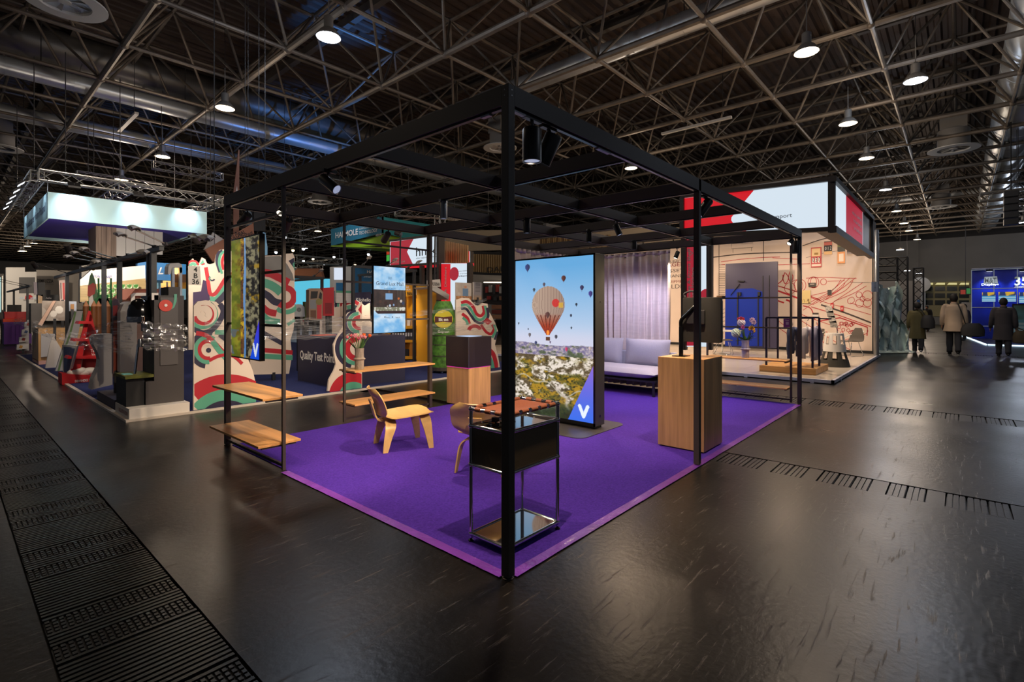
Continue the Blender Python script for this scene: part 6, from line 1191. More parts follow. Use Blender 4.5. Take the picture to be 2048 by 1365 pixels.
# ------------------------------------------------------------------ hanging banner, trusses, signs over the left side
ALT = mat('truss_aluminium', (176,176,172), .35, .6); TBK = mat('truss_black', (26,26,28), .5)
def truss(label, p, q, sz=.28, m=ALT, step=.35, hang=True):
    p = np.array(p, float); q = np.array(q, float); d = nrm(q-p); L = np.linalg.norm(q-p); u = EZ if abs(d[2]) < .9 else EX; a = nrm(np.cross(d, u)); b = np.cross(a, d); r = sz*.07
    c = (p+q)/2; t = thing('truss', label, 'truss', (c[0], c[1], min(p[2], q[2])-(sz/2 if abs(d[2]) < .9 else 0)))
    cs = [a*i*sz/2+b*j*sz/2 for i, j in ((-1,-1),(1,-1),(1,1),(-1,1))]
    for o in cs: MB().tube(p+o, q+o, r, 6).build('chord', m, t, smooth=40)
    mb = MB(); n = max(2, int(L/step))
    for f in range(4):
        o0, o1 = cs[f], cs[(f+1) % 4]
        for k in range(n): s0, s1 = (o0, o1) if k % 2 == 0 else (o1, o0); mb.tube(p+d*L*k/n+s0, p+d*L*(k+1)/n+s1, r*.55, 4, cap=False)
        mb.tube(p+o0, p+o1, r*.8, 5).tube(q+o0, q+o1, r*.8, 5)
    mb.build('lacing', m, t)['kind'] = 'stuff'
    if hang and abs(d[2]) < .9:
        for k in (.12, .88): MB().tube(p+d*L*k+EZ*sz/2, p+d*L*k+EZ*(GZ+.2-p[2]), .012, 5).build('hanging_wire', DARK, t)
    return t
bn = thing('hanging_banner', 'hanging rectangular fabric banner, white sides and deep blue underside', 'banner', (1.75, 19.6, 4.0)); FAB = mat('white_banner_fabric', (176,212,220), .8); BFAB = mat('deep_blue_fabric', (66,52,170), .8, noise=((.5,.5,.5), .2))
bx0, bx1, by0, by1, bz0, bz1 = -.19, 3.68, 16.62, 22.6, 4.0, 4.72
MB().box(bx0,by0,bz0,bx1,by0+.03,bz1).build('front_face', FAB, bn); MB().box(bx0,by0+.03,bz0,bx0+.03,by1,bz1).build('left_face', FAB, bn); MB().box(bx1-.03,by0+.03,bz0,bx1,by1,bz1).build('right_face', FAB, bn); MB().box(bx0,by1,bz0,bx1,by1+.03,bz1).build('back_face', FAB, bn)
MB().box(bx0+.03,by0+.03,bz0+.10,bx1-.03,by1,bz0+.13).build('underside', BFAB, bn); words('Manufacturer from Poland', (bx0-.003, 22.0, 4.25), -EY, EZ, .36, mat('blue_grey_text', (70,74,120), .7), bn, align='LEFT', width=4.9)
for x in (bx0, bx1):
    for y in (by0, by1): MB().tube((x,y,bz1), (x,y,5.05), .01, 5).build('hanging_wire', STEEL, bn)
truss('aluminium truss above the front edge of the banner', (-.35,16.9,5.2), (4.3,16.9,5.2)); truss('aluminium truss above the left edge of the banner', (-.35,17.1,5.2), (-.35,23.5,5.2)); truss('aluminium cross truss over the middle of the banner', (1.6,17.1,5.2), (1.6,22.5,5.2)); truss('aluminium truss over the right edge of the banner', (4.15,17.1,5.2), (4.15,22.5,5.2)); truss('short truss behind the banner, higher up', (1.0,21,6.2), (3.6,21,6.2), .24)
a_ = at(305,330,z=6.6); b_ = at(450,352,z=6.6); truss('lit truss piece between the warm lamp and the banner', a_, (b_[0], a_[1], 6.6), .26)
def flood(label, head, target, pw, base):
    t = thing('flood_light', label, 'floodlight', head, 0, 'floodlights around the banner'); d = nrm(np.array(target)-np.array(head)); sd = nrm(np.cross(d, EZ)); h_ = np.array(head, float)
    MB().obox(h_, sd*.13, np.cross(sd,d)*.09, d*.03).build('flood_body', DARK, t); MB().obox(h_+d*.032, sd*.12, np.cross(sd,d)*.08, d*.003).build('flood_glass', LAMPC, t); MB().tube(h_-d*.03, base, .015, 6).build('flood_arm', ALT, t)
    if pw: spot('flood_beam', h_+d*.05, target, pw, 90, .9, (224,240,255), .06, t)
for i, u in enumerate((143, 270, 373)):
    X = at(u, 400, y=by0)[0]; flood('floodlight %s over the banner front' % 'left middle right'.split()[i], (X, by0-.42, 4.92), (X, by0, 4.45), 75, (X, 16.76, 5.06))
for i in range(5): Y = 17.2+i*1.2; flood('floodlight %s from the front along the left banner side' % nm_[i], (bx0-.5, Y, 4.95), (bx0, Y, 4.4), 14 if i % 2 == 0 else 0, (-.49, Y, 5.06))
wb = thing('hanging_wood_box', 'hanging box of weathered grey planks under the banner', 'hanging box', (2.2, 18.6, 3.3)); GWD = wood('weathered_plank', (150,132,118), 'z', .35, .7)
xa = at(192, 480, y=18.0)[0]; xb = at(233, 480, y=18.0)[0]; zb0 = at(220, 517, y=18.0)[2]
for k in range(4): x_ = xa+(xb-xa)*k/4; MB().box(x_+.004, 18.0, zb0+.02*(k % 2), x_+(xb-xa)/4-.004, 18.05, 4.1).build('plank', GWD, wb)
for k in range(5): y_ = 18.0-.0; xk = xb+.02; MB().box(xb+.25*k, 18.02+.0, zb0+.1+.03*k, xb+.25*k+.24, 18.07, 4.1).build('plank', mat('pale_corrugated', (190,190,186), .6), wb)
MB().box(xa, 18.05, zb0+.2, xb, 19.2, 4.1).build('box_core', mat('box_core', (120,106,94), .8), wb)
# blue green hanging sign
TEALS = mat('petrol_sign', (20,112,140), .6); LIME = mat('lime_sign', (150,190,20), .6); TL2 = mat('turquoise_sign', (24,150,158), .6)
hs_ = flat_panel('hanging_sign', 'petrol blue hanging sign reading HALMOLE Technology', 'sign', ('x', 11.0), [(662,492),(662,459),(765,434),(765,466)], [], TEALS, .06)
wfit('HALMOLE', (671,477), (716,470), 11, ('x',10.97), WPRINT, hs_, .03); wfit('GUANGDONG HALMOLE', (718,460), (762,455), 4, ('x',10.97), WPRINT, hs_); wfit('TECHNOLOGY', (718,470), (755,466), 6.5, ('x',10.97), WPRINT, hs_, .02); wfit('4B29', (751,474), (763,472), 5, ('x',10.97), WPRINT, hs_)
yc = at(765, 466, x=11.0)[1]
MB().prism([at(u,v,y=yc) for u, v in ((765,466),(765,434),(865,450),(865,490))], EY*.06).build('right_face', TL2, hs_); MB().prism([at(u,v,x=11.2) for u, v in ((664,493),(765,470),(765,492),(664,494))], EX*.06).build('lime_face', LIME, hs_); MB().prism([at(u,v,y=yc+.2) for u, v in ((765,470),(800,475),(862,490),(765,497))], EY*.06).build('lime_face', LIME, hs_); MB().prism([at(662,493,x=11.0), at(765,497,x=11.0), at(765,497,x=11.0)+EX*3, at(662,493,x=11.0)+EX*3], EZ*.05).build('lime_bottom', LIME, hs_)
MB().prism([at(u,v,y=yc+3) for u, v in ((756,448),(756,434),(870,455),(870,466))], EY*.06).build('back_face', TL2, hs_)
for u in (680, 750): MB().tube(at(u, 450, x=11.05), (11.05, at(u,450,x=11.05)[1], GZ), .012, 5).build('hanging_wire', DARK, hs_)
spot('sign_light', (9.3, yc+1.5, 5.9), (11, yc+3, 4.4), 90, 110, .8, (230,240,255), .1)
a_ = at(790,425,z=5.4); truss('aluminium truss above the turquoise sign', (a_[0], a_[1], 5.4), (a_[0]+4, a_[1]-2, 5.4), .26); a_ = at(880,440,z=5.2); truss('upright truss mast beside the turquoise sign', (a_[0], a_[1], 3.6), (a_[0], a_[1], 5.6), .3, ALT, .35, False)
for i, (u0,v0,u1,v1,z) in enumerate(((590,517,690,526,4.2), (590,532,680,522,5.0), (590,545,640,537,4.0))): truss('far lit truss %s behind the wave tower' % ('upper middle lower'.split()[i]), at(u0,v0,z=z), at(u1,v1,z=z), .35, ALT, .6)
a_ = at(1960,395,z=6.0); truss('upper aluminium truss at the right edge of the picture', (a_[0],a_[1],6.0), (a_[0],a_[1]-9,6.0), .3, ALT, .5); truss('lower aluminium truss at the right edge of the picture', (a_[0]+.6,a_[1],5.6), (a_[0]+.6,a_[1]-9,5.6), .2, ALT, .5)
sp_ = thing('line_array', 'black loudspeaker stack hung from the truss at the right edge', 'loudspeaker', at(2022,455,z=4.6)); c = np.array(at(2022,455,z=4.6))
for k in range(5): MB().obox(c+EZ*(.2+.26*k), EX*.2, EY*.2, EZ*.11).build('speaker_box', TBK, sp_, bevel=.01)
MB().tube(c+EZ*1.4, c+EZ*(GZ-4.6), .02, 5).build('hanging_wire', TBK, sp_)
for i, (b_, tg) in enumerate((((9.0,11.5,4.3), at(640,290,z=8.9)), ((9.5,12.5,4.3), at(690,50,z=11.2)), ((9.0,13.5,4.3), at(330,285,z=8.9)))):
    t = thing('blue_uplight', 'blue uplight %s throwing colour on the ducts and roof' % nm_[i], 'floodlight', b_, 0, 'blue uplights'); d = nrm(np.array(tg)-np.array(b_)); MB().lathe([(.09,-.12),(.10,.12),(.085,.12)], b_, 14, d).build('uplight_body', BLACK, t, smooth=40); MB().tube(np.array(b_)-d*.1, (b_[0], b_[1], .02), .03, 8).build('uplight_pole', BLACK, t)
    spot('uplight_beam', np.array(b_)+d*.14, tg, 2800 if i < 2 else 1800, 30, .9, (70,150,255), .08, t)
# slim flag behind the left corner post, house shaped boards over the wave walls
flat_panel('brown_flag', 'slim brown flag board rising behind the left corner post', 'flag', ('y', 9.6), [(467,470),(467,385),(474,330),(477,300),(479,300),(478,470)], [(WPRINT, [(470,395),(474,372),(476,392)])], mat('flag_brown', (136,92,74), .7), .03)
gb = flat_panel('hanging_roof_board', 'brown roof shaped board lettered Global above the mossy screen', 'board', ('y', 9.4), [(462,492),(462,473),(506,447),(507,444),(508,470),(520,475),(520,485)], [], mat('roof_brown', (150,100,78), .7), .05); wfit('GLOBAL', (464,481), (493,467), 8, ('y',9.38), INK, gb, .03, True); wfit('SOLUTIONS', (470,487), (508,469), 7, ('y',9.38), INK, gb, .03, True)
flat_panel('hanging_roof_board', 'brown diamond shaped board left of the corner post', 'board', ('y', 9.6), [(410,500),(449,478),(449,512),(426,524)], [], mat('roof_brown', (150,100,78), .7), .05); flat_panel('hanging_roof_board', 'pale pyramid board with writing left of the corner post', 'board', ('y', 10.0), [(408,500),(426,465),(449,480),(449,484)], [(INK, [(427,476),(429,468),(431,476)])], WHT2, .05)
flat_panel('blue_flag', 'pale blue flag board right of the mossy screen', 'flag', ('y', 9.8), [(526,512),(526,465),(531,466),(535,495),(535,510)], [], mat('sky_board', (130,180,214), .6), .03)
flat_panel('cow_board', 'grey cut-out figure board hanging beside the left post', 'board', ('y', 9.7), [(487,452),(490,425),(496,420),(503,425),(506,440),(506,450)], [], mat('blue_grey_board', (140,156,166), .7), .03); flat_panel('dark_column_board', 'dark column board above the mossy screen', 'board', ('y', 9.5), [(508,462),(508,418),(531,418),(531,462)], [], INK, .1)

# ------------------------------------------------------------------ far stands on the left
FW1 = mat('far_white_wall', (226,222,214), .7); FGR = mat('far_grey_wall', (168,160,150), .7)
f1 = flat_panel('far_stand_wall', 'white far stand wall with a dark screen at the left edge', 'stand wall', ('y', 38), [(12,640),(12,535),(50,535),(50,544),(73,544),(73,640)], [(mat('far_dark_screen', (92,90,88), .4), [(38,587),(38,555),(70,555),(70,587)]), (mat('far_heart_red', (206,36,44), .5), [(50,599),(51,592),(56,590),(61,590),(65,593),(66,599)])], FW1, .3); wfit('we        print', (39,598), (73,598), 4.5, ('y',37.8), mat('far_text', (196,206,206), .5, emit=.6), f1, .03)
f2_ = flat_panel('far_stand_wall', 'beige far stand wall with dark letters', 'stand wall', ('y', 40), [(73,620),(73,540),(190,543),(190,620)], [], FGR, .3); wfit('DEMKUZZIA', (74,565), (107,565), 7, ('y',39.8), INK, f2_, .03); wfit('promotion', (92,569), (107,569), 2, ('y',39.8), INK, f2_)
flat_panel('light_strips', 'vertical pale strips at the left edge of the picture', 'panel', ('y', 30), [(0,640),(0,548),(8,548),(8,640)], [(mat('strip_glow', (240,220,190), emit=1.0), [(4,620),(4,552),(6,552),(6,620)]), (mat('strip_glow_c', (190,230,226), emit=.8), [(0,625),(0,555),(2,555),(2,625)])], GREY, .1)
fw_ = flat_panel('lit_pillar_board', 'tall white lit pillar board with blue writing', 'pillar', ('y', 27), [(163,606),(163,532),(178,530),(178,606)], [(mat('pillar_blue', (40,60,150), .5), [(166,568),(166,566),(172,566),(172,568)])], FW1, .6)
kp = flat_panel('far_stand_wall', 'white lit wall with blue letters above green pictures', 'stand wall', ('y', 22), [(160,604),(160,560),(182,541),(290,531),(292,604)], [(wood('far_oak', (180,158,112), 'x'), [(160,604),(160,572),(291,557),(292,604)])], FW1, .3); wfit('KON  PLANT', (186,555), (224,553), 5, ('y',21.9), mat('kon_blue', (40,70,160), .5), kp, .02)
for r_ in range(3):
    for k in range(6):
        u = 200+k*13.2-r_*7; v = 570+r_*9.5
        if u < 268: board_pic('green leaf picture, row %s column %s from the left on the oak wall' % (nm_[r_], nm_[k]), ('y', 21.75), (u, v+7.5), (u+11, v-1), lambda s, t: mixc((206,220,190), (60,120,50), (vnoise(s,t,3,3,50,3)-.42)*7), 8, 8, 'leaf_picture', 'picture')['group'] = 'green leaf pictures on the oak wall'
bp_ = flat_panel('blue_sign_wall', 'bright blue sign wall with slanted white letters', 'sign wall', ('y', 24), [(275,560),(275,527),(290,524),(372,529),(372,562)], [(mat('slant_white', (226,236,244), .5), [(294,551),(302,537),(305,537),(298,551)]), (mat('slant_white', (226,236,244), .5), [(306,548),(311,538),(314,538),(309,548)]), (mat('slant_white', (226,236,244), .5), [(316,549),(321,535),(324,535),(320,546),(327,546),(326,549)])], mat('sky_blue_sign', (26,122,196), .5), .3); wfit('The', (331,549), (340,549), 4, ('y',23.9), WPRINT, bp_)
flat_panel('pale_blue_wall', 'pale blue wall under the blue sign', 'stand wall', ('y', 24.5), [(290,600),(290,561),(372,562),(372,600)], [(mat('pink_beige', (206,180,160), .7), [(291,576),(291,560),(305,561),(305,576)])], mat('pale_blue_wall', (130,190,220), .6), .2)
for i, (u0,v0,u1,v1) in enumerate(((322,578,343,567), (326,567,342,562))): board_pic(('lower' if i == 0 else 'upper')+' orange box in front of the pale blue wall', ('y', 23), (u0,v0), (u1,v1), lambda s, t: mixc((226,150,70), (236,190,110), t), 6, 6, 'orange_box', 'box')
flat_panel('cyan_screen_wall', 'large cyan screen wall behind the wave tower', 'screen wall', ('y', 26), [(585,612),(585,556),(665,556),(665,612)], [(mat('cyan_glow', (96,206,236), emit=.85), [(586,612),(586,558),(664,558),(664,612)])], INK, .1)
flat_panel('terracotta_fascia', 'terracotta fascia above the cyan screen', 'fascia', ('y', 26.2), [(585,557),(585,537),(645,537),(650,557)], [(mat('terracotta', (196,128,90), .7), [(586,556),(586,539),(640,538),(646,556)])], mat('terracotta_d', (150,100,76), .7), .3)
flat_panel('white_blue_stand', 'bright white and blue stand wall behind the ladder bay', 'stand wall', ('y', 21), [(666,612),(666,534),(705,533),(705,612)], [(mat('white_glow_panel', (224,234,250), emit=.9), [(668,560),(668,536),(690,536),(690,560)]), (mat('mid_blue_panel', (30,130,190), .5), [(672,584),(672,566),(690,566),(690,584)])], FW1, .3)
sm = flat_panel('blue_sign_wall', 'blue sign wall with white words left of the mall screen', 'sign wall', ('y', 21.2), [(706,588),(706,534),(770,533),(770,588)], [], mat('petrol_blue2', (24,110,160), .5), .2); wfit('HALMO', (734,546), (764,546), 5, ('y',21.1), WPRINT, sm, .02); wfit('Smart Retail', (727,555), (764,555), 4, ('y',21.1), WPRINT, sm)
ex_ = flat_panel('exit_sign', 'green exit sign under an orange red sign', 'sign', ('x', 14), [(773,524),(773,499),(779,498),(779,523)], [(mat('exit_green', (70,190,70), emit=.7), [(773,523),(773,511),(779,510),(779,522)]), (mat('exit_red', (226,70,30), emit=.5), [(773,510),(773,499),(779,498),(779,509)])], INK, .1); MB().tube(at(776,499,x=14.05), (14.05, at(776,499,x=14.05)[1], GZ), .012, 5).build('hanging_wire', DARK, ex_)
# crates, bin and trays at the left edge
def gbox(name, label, cat, u, v, dx, dy, z0, z1, m, parts=()):
    c = at(u, v, z=0); t = thing(name, label, cat, (c[0], c[1], 0)); MB().box(c[0]-dx/2, c[1]-dy/2, z0, c[0]+dx/2, c[1]+dy/2, z1).build('body', m, t, bevel=.01)
    for nm, a, mm in parts: MB().box(c[0]+a[0]*dx/2, c[1]+a[1]*dy/2, a[2], c[0]+a[3]*dx/2, c[1]+a[4]*dy/2, a[5]).build(nm, mm, t)
    return t
VIO = mat('violet_bin', (96,40,140), .5); CRR = mat('crate_red', (206,30,30), .45); CRO = mat('crate_orange', (226,70,30), .5)
vb = gbox('violet_bin', 'violet plastic bin at the far left', 'bin', 34, 690, .85, .8, .05, .95, VIO, (('bin_rim', (-1.05,-1.05,.92,1.05,1.05,.99), VIO), ('bin_foot', (-.95,-.95,.0,.95,.95,.05), INK)))
for k in range(4): c = at(34,690,z=0); MB().box(c[0]-.2+.13*k, c[1]-.42, .2, c[0]-.14+.13*k, c[1]-.40, .8).build('bin_rib', VIO, vb)
gbox('red_crate', 'red plastic crate stacked upon the violet bin', 'crate', 34, 690, .9, .8, .99, 1.12, CRO, ()); gbox('red_crate', 'upper red plastic crate with black goods', 'crate', 32, 690, .75, .7, 1.12, 1.40, CRR, (('crate_rim', (-1.04,-1.04,1.37,1.04,1.04,1.42), CRR), ('black_goods', (-.7,-.7,1.4,.4,.4,1.72), INK)))
gbox('steel_shelf_unit', 'dark shelf unit behind the red crates', 'shelf', 40, 670, 1.0, .5, 0, 1.9, mat('dark_olive_unit', (74,66,48), .6), (('top_plate', (-1.3,-1.1,1.9,.9,1.1,1.95), GREY),))
tr_ = thing('tray_rack', 'white stepped rack of picture trays at the stand corner', 'rack', (-.2, 22, .0)); 
for k in range(4):
    u0 = 33+k*5.2; v0 = 700-k*15; MB().prism([at(a, b, y=22.5) for a, b in ((u0,v0),(u0+1,v0-10),(57,v0-12),(57,v0-2))], EY*.25).build('tray', WHITE, tr_); MB().prism([at(a, b, y=22.48) for a, b in ((u0+5,v0-4),(u0+7,v0-9),(u0+13,v0-8),(u0+11,v0-3))], EY*.01).build('tray_picture', mat('tray_pic_%d' % k, [(206,150,60),(150,50,40),(90,110,150),(196,80,60)][k], .6), tr_)
MB().prism([at(a, b, y=22.8) for a, b in ((33,702),(55,640),(58,640),(58,702))], EY*.05).build('rack_side', WHT2, tr_); film('clear film bunched around the white tray rack', [(-.45,22.3,1.1),(-.47,21.0,1.15),(-.46,19.5,1.14),(-.46,18.0,1.12)], (.10,.15), 30, 8, .04)
oc = thing('oak_cabinet', 'oak sided cabinet with pale picture front by the left aisle', 'cabinet', (.6, 17.4, .02)); MB().box(-.35,16.9,.1,.95,18.3,1.0).build('cabinet_body', OAK, oc); MB().box(-.35,16.85,.02,1.6,18.3,.12).build('cabinet_base', mat('pink_board', (196,150,140), .7), oc)
MB().prism([at(a,b,y=16.8) for a, b in ((82,715),(82,668),(110,668),(110,712))], EY*.04).build('glass_front', mat('pale_front', (170,168,170), .5), oc); board_pic('sloped board with bowls and cups picture on the oak cabinet', ('y', 16.9), (84,642), (134,602), lambda s, t: mixc(mixc((176,166,156), (120,104,92), vnoise(s,t,4,4,61,3)*(s+t > .7)), (226,220,210), ((np.hypot(s-.45,(t-.35)*.8) < .13)|(np.hypot(s-.68,(t-.55)*.8) < .16))*1.0), 40, 32)
MB().prism([at(a,b,y=16.95) for a, b in ((62,668),(62,607),(98,607),(82,640))], EY*.5).build('grey_side', mat('grey_side', (84,80,78), .7), oc); MB().prism([at(a,b,y=16.85) for a, b in ((76,650),(106,602),(112,602),(84,652))], EY*.1).build('slant_edge', mat('rose_edge', (206,170,150), .7), oc)
board_pic('picture of a brown bottle beside the bowls board', ('y', 17.2), (136,623), (153,603), lambda s, t: mixc((150,160,176), (150,104,50), ((np.abs(s-.5) < .2) & (t < .7))*1.0), 16, 16); gbox('dark_machine', 'dark stepped machine on top of the oak cabinet', 'machine', 84, 690, .0001, .0001, 1.0, 1.0001, INK) if False else None
dm = thing('dark_machine', 'dark stepped coffee machine behind the bowls board', 'machine', (1.2, 19.5, .02)); 
for q in ([(76,590),(76,565),(90,565),(90,590)], [(90,590),(90,580),(101,580),(101,590)], [(86,606),(86,590),(117,590),(117,606)]): MB().prism([at(a,b,y=19.5) for a, b in q], EY*.5).build('machine_block', INK, dm)
MB().prism([at(a,b,y=19.6) for a, b in ((76,640),(76,590),(117,606),(117,640))], EY*.4).build('machine_stand', OAK, dm); MB().prism([at(a,b,y=19.4) for a, b in ((68,590),(67,564),(74,565),(75,590))], EY*.05).build('flyer', mat('flyer_grey', (150,140,146), .7), dm); wfit('Aufite', (92,598), (103,598), 3.5, ('y',19.48), WPRINT, dm)
flat_panel('upright_banner', 'narrow upright banner with red and grey writing', 'banner', ('y', 17.8), [(120,604),(118,561),(130,560),(132,604)], [(mat('banner_red', (176,70,70), .7), [(126,600),(125,566),(129,566),(130,600)]), (mat('banner_grey', (110,100,100), .7), [(121,598),(120,566),(123,566),(124,598)])], mat('banner_paper', (190,170,164), .8), .03)
gs = flat_panel('green_slant_rack', 'pale slanted rack with green bamboo edge', 'rack', ('y', 14.6), [(110,745),(140,650),(150,622),(166,622),(150,700),(130,762),(112,760)], [(mat('bamboo_green', (120,150,90), .6), flow([(113,758),(125,712),(140,668),(151,624)], -2, 2)), (mat('flag_green', (40,130,60), .6), [(160,652),(166,624),(169,640),(168,652)])], WHT2, .1)
flat_panel('white_easel', 'white folded easel by the left aisle', 'easel', ('y', 15.6), [(90,742),(100,690),(106,672),(124,700),(120,745)], [], WHT2, .1)
# spotlights added to brighten the far stands and the wave stand
def added_spot(label, c, target, pw, hold=None, size=100, rgb=(255,236,214)):
    """small added spotlight; held by a short rod from the point hold, or hung on a cable from the roof"""
    t = thing('added_stand_spot', label, 'spotlight', c, 0, 'added spotlights over the left stands'); d = nrm(np.array(target)-np.array(c)); MB().lathe([(.045,-.09),(.05,.09),(.04,.09)], c, 12, d).build('spot_body', BLACK, t, smooth=40); MB().lathe([(.001,.086),(.04,.087)], c, 12, d, cap=False).build('lens', LENSW, t)
    MB().tube(np.array(c)-d*.07, hold if hold is not None else (c[0],c[1],GZ), .010, 6).build('holder_rod', DARK, t); spot('spot_light', np.array(c)+d*.12, target, pw, size, .7, rgb, .08, t)
for lb_, c, tg, pw, hd_ in (('wave wall beside the left shelf', (.75,4.38,2.58), (.9,6.8,.9), 1.0, (.75,4.30,2.70)), ('navy counter', (2.2,4.38,2.58), (2.8,7.4,.8), 2.2, (2.2,4.30,2.70)), ('bottle display', (5.2,4.38,2.58), (6.2,7.4,1.2), 2.4, (5.2,4.30,2.70)), ('tasting stand', (.25,4.38,2.58), (-.15,6.8,1.0), .7, (.25,4.30,2.70)),
     ('red tiered display', (-.62,9.9,2.60), (.2,11.6,.8), 1.3, (XA,9.9,ZA)), ('oak cabinet and bowls board', (-.62,14.8,2.60), (.5,16.8,.9), 1.4, (XA,14.8,ZA)), ('wave tower', (.6,7.3,2.66), (2.4,9.1,1.2), .75, (XA,7.6,ZA)), ('amber shelf', (5.6,9.42,2.48), (6.6,10.5,1.0), 1.4, (5.6,9.6,2.62)), ('deep blue underside of the banner', (.4,14.2,2.55), (1.7,19.2,4.1), 4.5, (XA,14.2,ZA)),
     ('oak wall with leaf pictures', (1.8,19.8,3.3), (2.2,22,2.6), 4, None), ('bright blue sign wall', (4.2,20.0,3.6), (5.2,24,2.8), 4, None), ('white wall at the left edge', (-3,33,5), (-2,38,2.5), 12, None)):
    added_spot('added stand spotlight lighting the '+lb_, c, tg, STAND_W*pw, hd_)

# ------------------------------------------------------------------ far right: gate, foil, blue stand, hall doors
for i, (p, q) in enumerate((((23,1.6,3.42),(23,-.05,3.42)), ((23,-.22,.0),(23,-.22,3.58)), ((25,-.62,.0),(25,-.62,3.25)), ((23,1.6,2.85),(23,-.05,2.85)))): truss('black truss %s of the gate beyond the mural stand' % 'top chord|right leg|separate post|lower chord'.split('|')[i], p, q, .32, TBK, .36, False)
FOIL = mat('silver_green_foil', (196,212,206), .26, .25, noise=((3,3,1.5), .4), bump=(5, 1.0)); g = []
for i in range(15):
    z = 2.55*(1-i/14); g.append([(19.5+1.3*j/30+.16*math.sin(j*.9+1.7*math.sin(i*.45)+i*.35)+.10*random.random(), .32-.62*j/30-.25*(i/14)**2*(.3+j/30)+.09*math.sin(j*.7+i*.9)+.05*random.random(), z*(1-.12*math.sin(PI*j/30)*(1 if i < 4 else .6))+.02) for j in range(31)])
tag(MB().slab(g, .01).build('foil_drape', FOIL, smooth=50), 'crumpled silver green foil drape hanging beside the number sign 4 A 27', 'foil drape'); g = [[(19.4+1.2*j/20-.3*i/5, .2-.9*j/20+.06*random.random()-.1*i/5, .03+.10*random.random()*(1-i/5)) for j in range(21)] for i in range(6)]
tag(MB().slab(g, .008).build('foil_heap', FOIL, smooth=30), 'crumpled foil lying on the floor at the foot of the drape', 'foil')
cl = thing('coat_rail', 'dark coats hanging under the black gate', 'coats', (23.6, .7, 0)); 
for k in range(5): MB().path(cr([(23.6,.2+k*.3,1.75),(23.6,.18+k*.3,1.3),(23.6,.22+k*.3,.6)],4), [.12,.16,.18,.19,.2,.2,.2,.2,.2], 8).build('coat', mat('coat_%d' % (k % 3), [(40,44,52),(56,62,70),(70,52,46)][k % 3], .9), cl, smooth=True)
MB().tube((23.6,-.1,1.8),(23.6,1.6,1.8),.02,6).build('coat_bar', TBK, cl)
bw = thing('blue_stand_wall', 'tall royal blue stand wall of square panels reading M&T Displays', 'stand wall', (34, -3.5, 0)); XB = 34; RB = mat('royal_panel', (16,40,170), .35, noise=((.8,.8,.8), .35)); WG = mat('white_grid', (206,220,236), .4, emit=.25)
ya_, zt_ = at(1943, 541, x=XB)[1], at(1943, 541, x=XB)[2]; pw_ = .86
for i in range(11):
    for j in range(5):
        y1_ = ya_-i*pw_; z1_ = zt_-j*.98; pn = MB().box(XB, y1_-pw_+.02, max(.1, z1_-.96), XB+.05, y1_-.02, z1_-.02).build('wall_panel', RB, bw)
for i in range(12): MB().box(XB-.01, ya_-i*pw_-.012, .1, XB+.02, ya_-i*pw_+.012, zt_).build('grid_bar', WG, bw)
for j in range(5): MB().box(XB-.01, ya_-11*pw_, zt_-j*.98-.012, XB+.02, ya_, zt_-j*.98+.012).build('grid_bar', WG, bw)
lc = np.array(at(1980, 566, x=XB-.05)); MB().prism([at(u,v,x=XB-.04) for u, v in ((1967,568),(1969,554),(1994,553),(1996,567))], EX*.03).build('logo_plate', mat('logo_white', (214,226,230), .5, emit=.35), bw); wfit('M&T', (1969.5,565.5), (1993,565.5), 9, ('x',XB-.06), INK, bw, .03); wfit('Displays', (1963,571.5), (1998,571.5), 4, ('x',XB-.06), WPRINT, bw, .03); wfit('35', (2029,571), (2056,571), 17, ('x',XB-.06), mat('silver_figures', (196,202,180), .3, .3), bw, .03); wfit('ANNIVERSARY', (2029,575.5), (2058,575.5), 2.2, ('x',XB-.06), WPRINT, bw)
MB().box(XB-.6, ya_-11*pw_, zt_+.02, XB+.1, ya_, zt_+.06).build('top_rail', ALU, bw)
for i, u in enumerate((1979, 2046)): c = np.array(at(u, 541, x=XB-.5)); flood(('left' if i == 0 else 'right')+' floodlight on top of the blue stand wall', c, c+np.array([.5,0,-1.6]), 160, (XB-.55, c[1], zt_+.02))
for i, (u0,u1,v0,v1) in enumerate(((1964,1991,604,585), (1997,2032,604,584), (2038,2060,606,585))):
    board_pic('bright info poster %s from the left under the blue panels' % nm_[i], ('x', XB-.3), (u0,v0), (u1,v1), lambda s, t: np.where((t > .62)[...,None], mixc((40,60,110), (226,180,60), (vnoise(s,t,6,2,70,1)-.45)*6), mixc((90,170,214), (206,226,236), ((t*9) % 1 > .6)*.9)), 24, 14, 'info_poster', 'poster', SCREEN_LO)
for i, (x, y, zz, w_, cl_) in enumerate(((27.5,-4.0,1.75,.9,(90,150,176)), (25.5,-4.6,1.65,.7,(120,150,160)), (30,-3.4,1.6,.5,(160,150,150)))):
    t = thing('poster_stand', 'framed poster stand %s in front of the blue stand' % nm_[i], 'poster stand', (x, y, 0)); MB().box(x-.02, y-w_/2, .25, x+.02, y+w_/2, zz).build('frame', INK, t); picture('poster', (x-.025, y+w_/2-.04, .30), -EY*(w_-.08), EZ*(zz-.36), 12, 20, (lambda cl_: lambda s, t_: np.where((t_ > .6)[...,None], mixc((70,90,60), cl_, vnoise(s,t_,5,4,80,2)), mixc(cl_, (214,220,220), ((t_*11) % 1 > .5)*.7)))(cl_), PRINT, t); MB().box(x-.18,y-w_/2,.0,x+.18,y+w_/2,.03).build('base_plate', INK, t); MB().box(x-.02,y-.03,.03,x+.02,y+.03,.25).build('stem', INK, t)
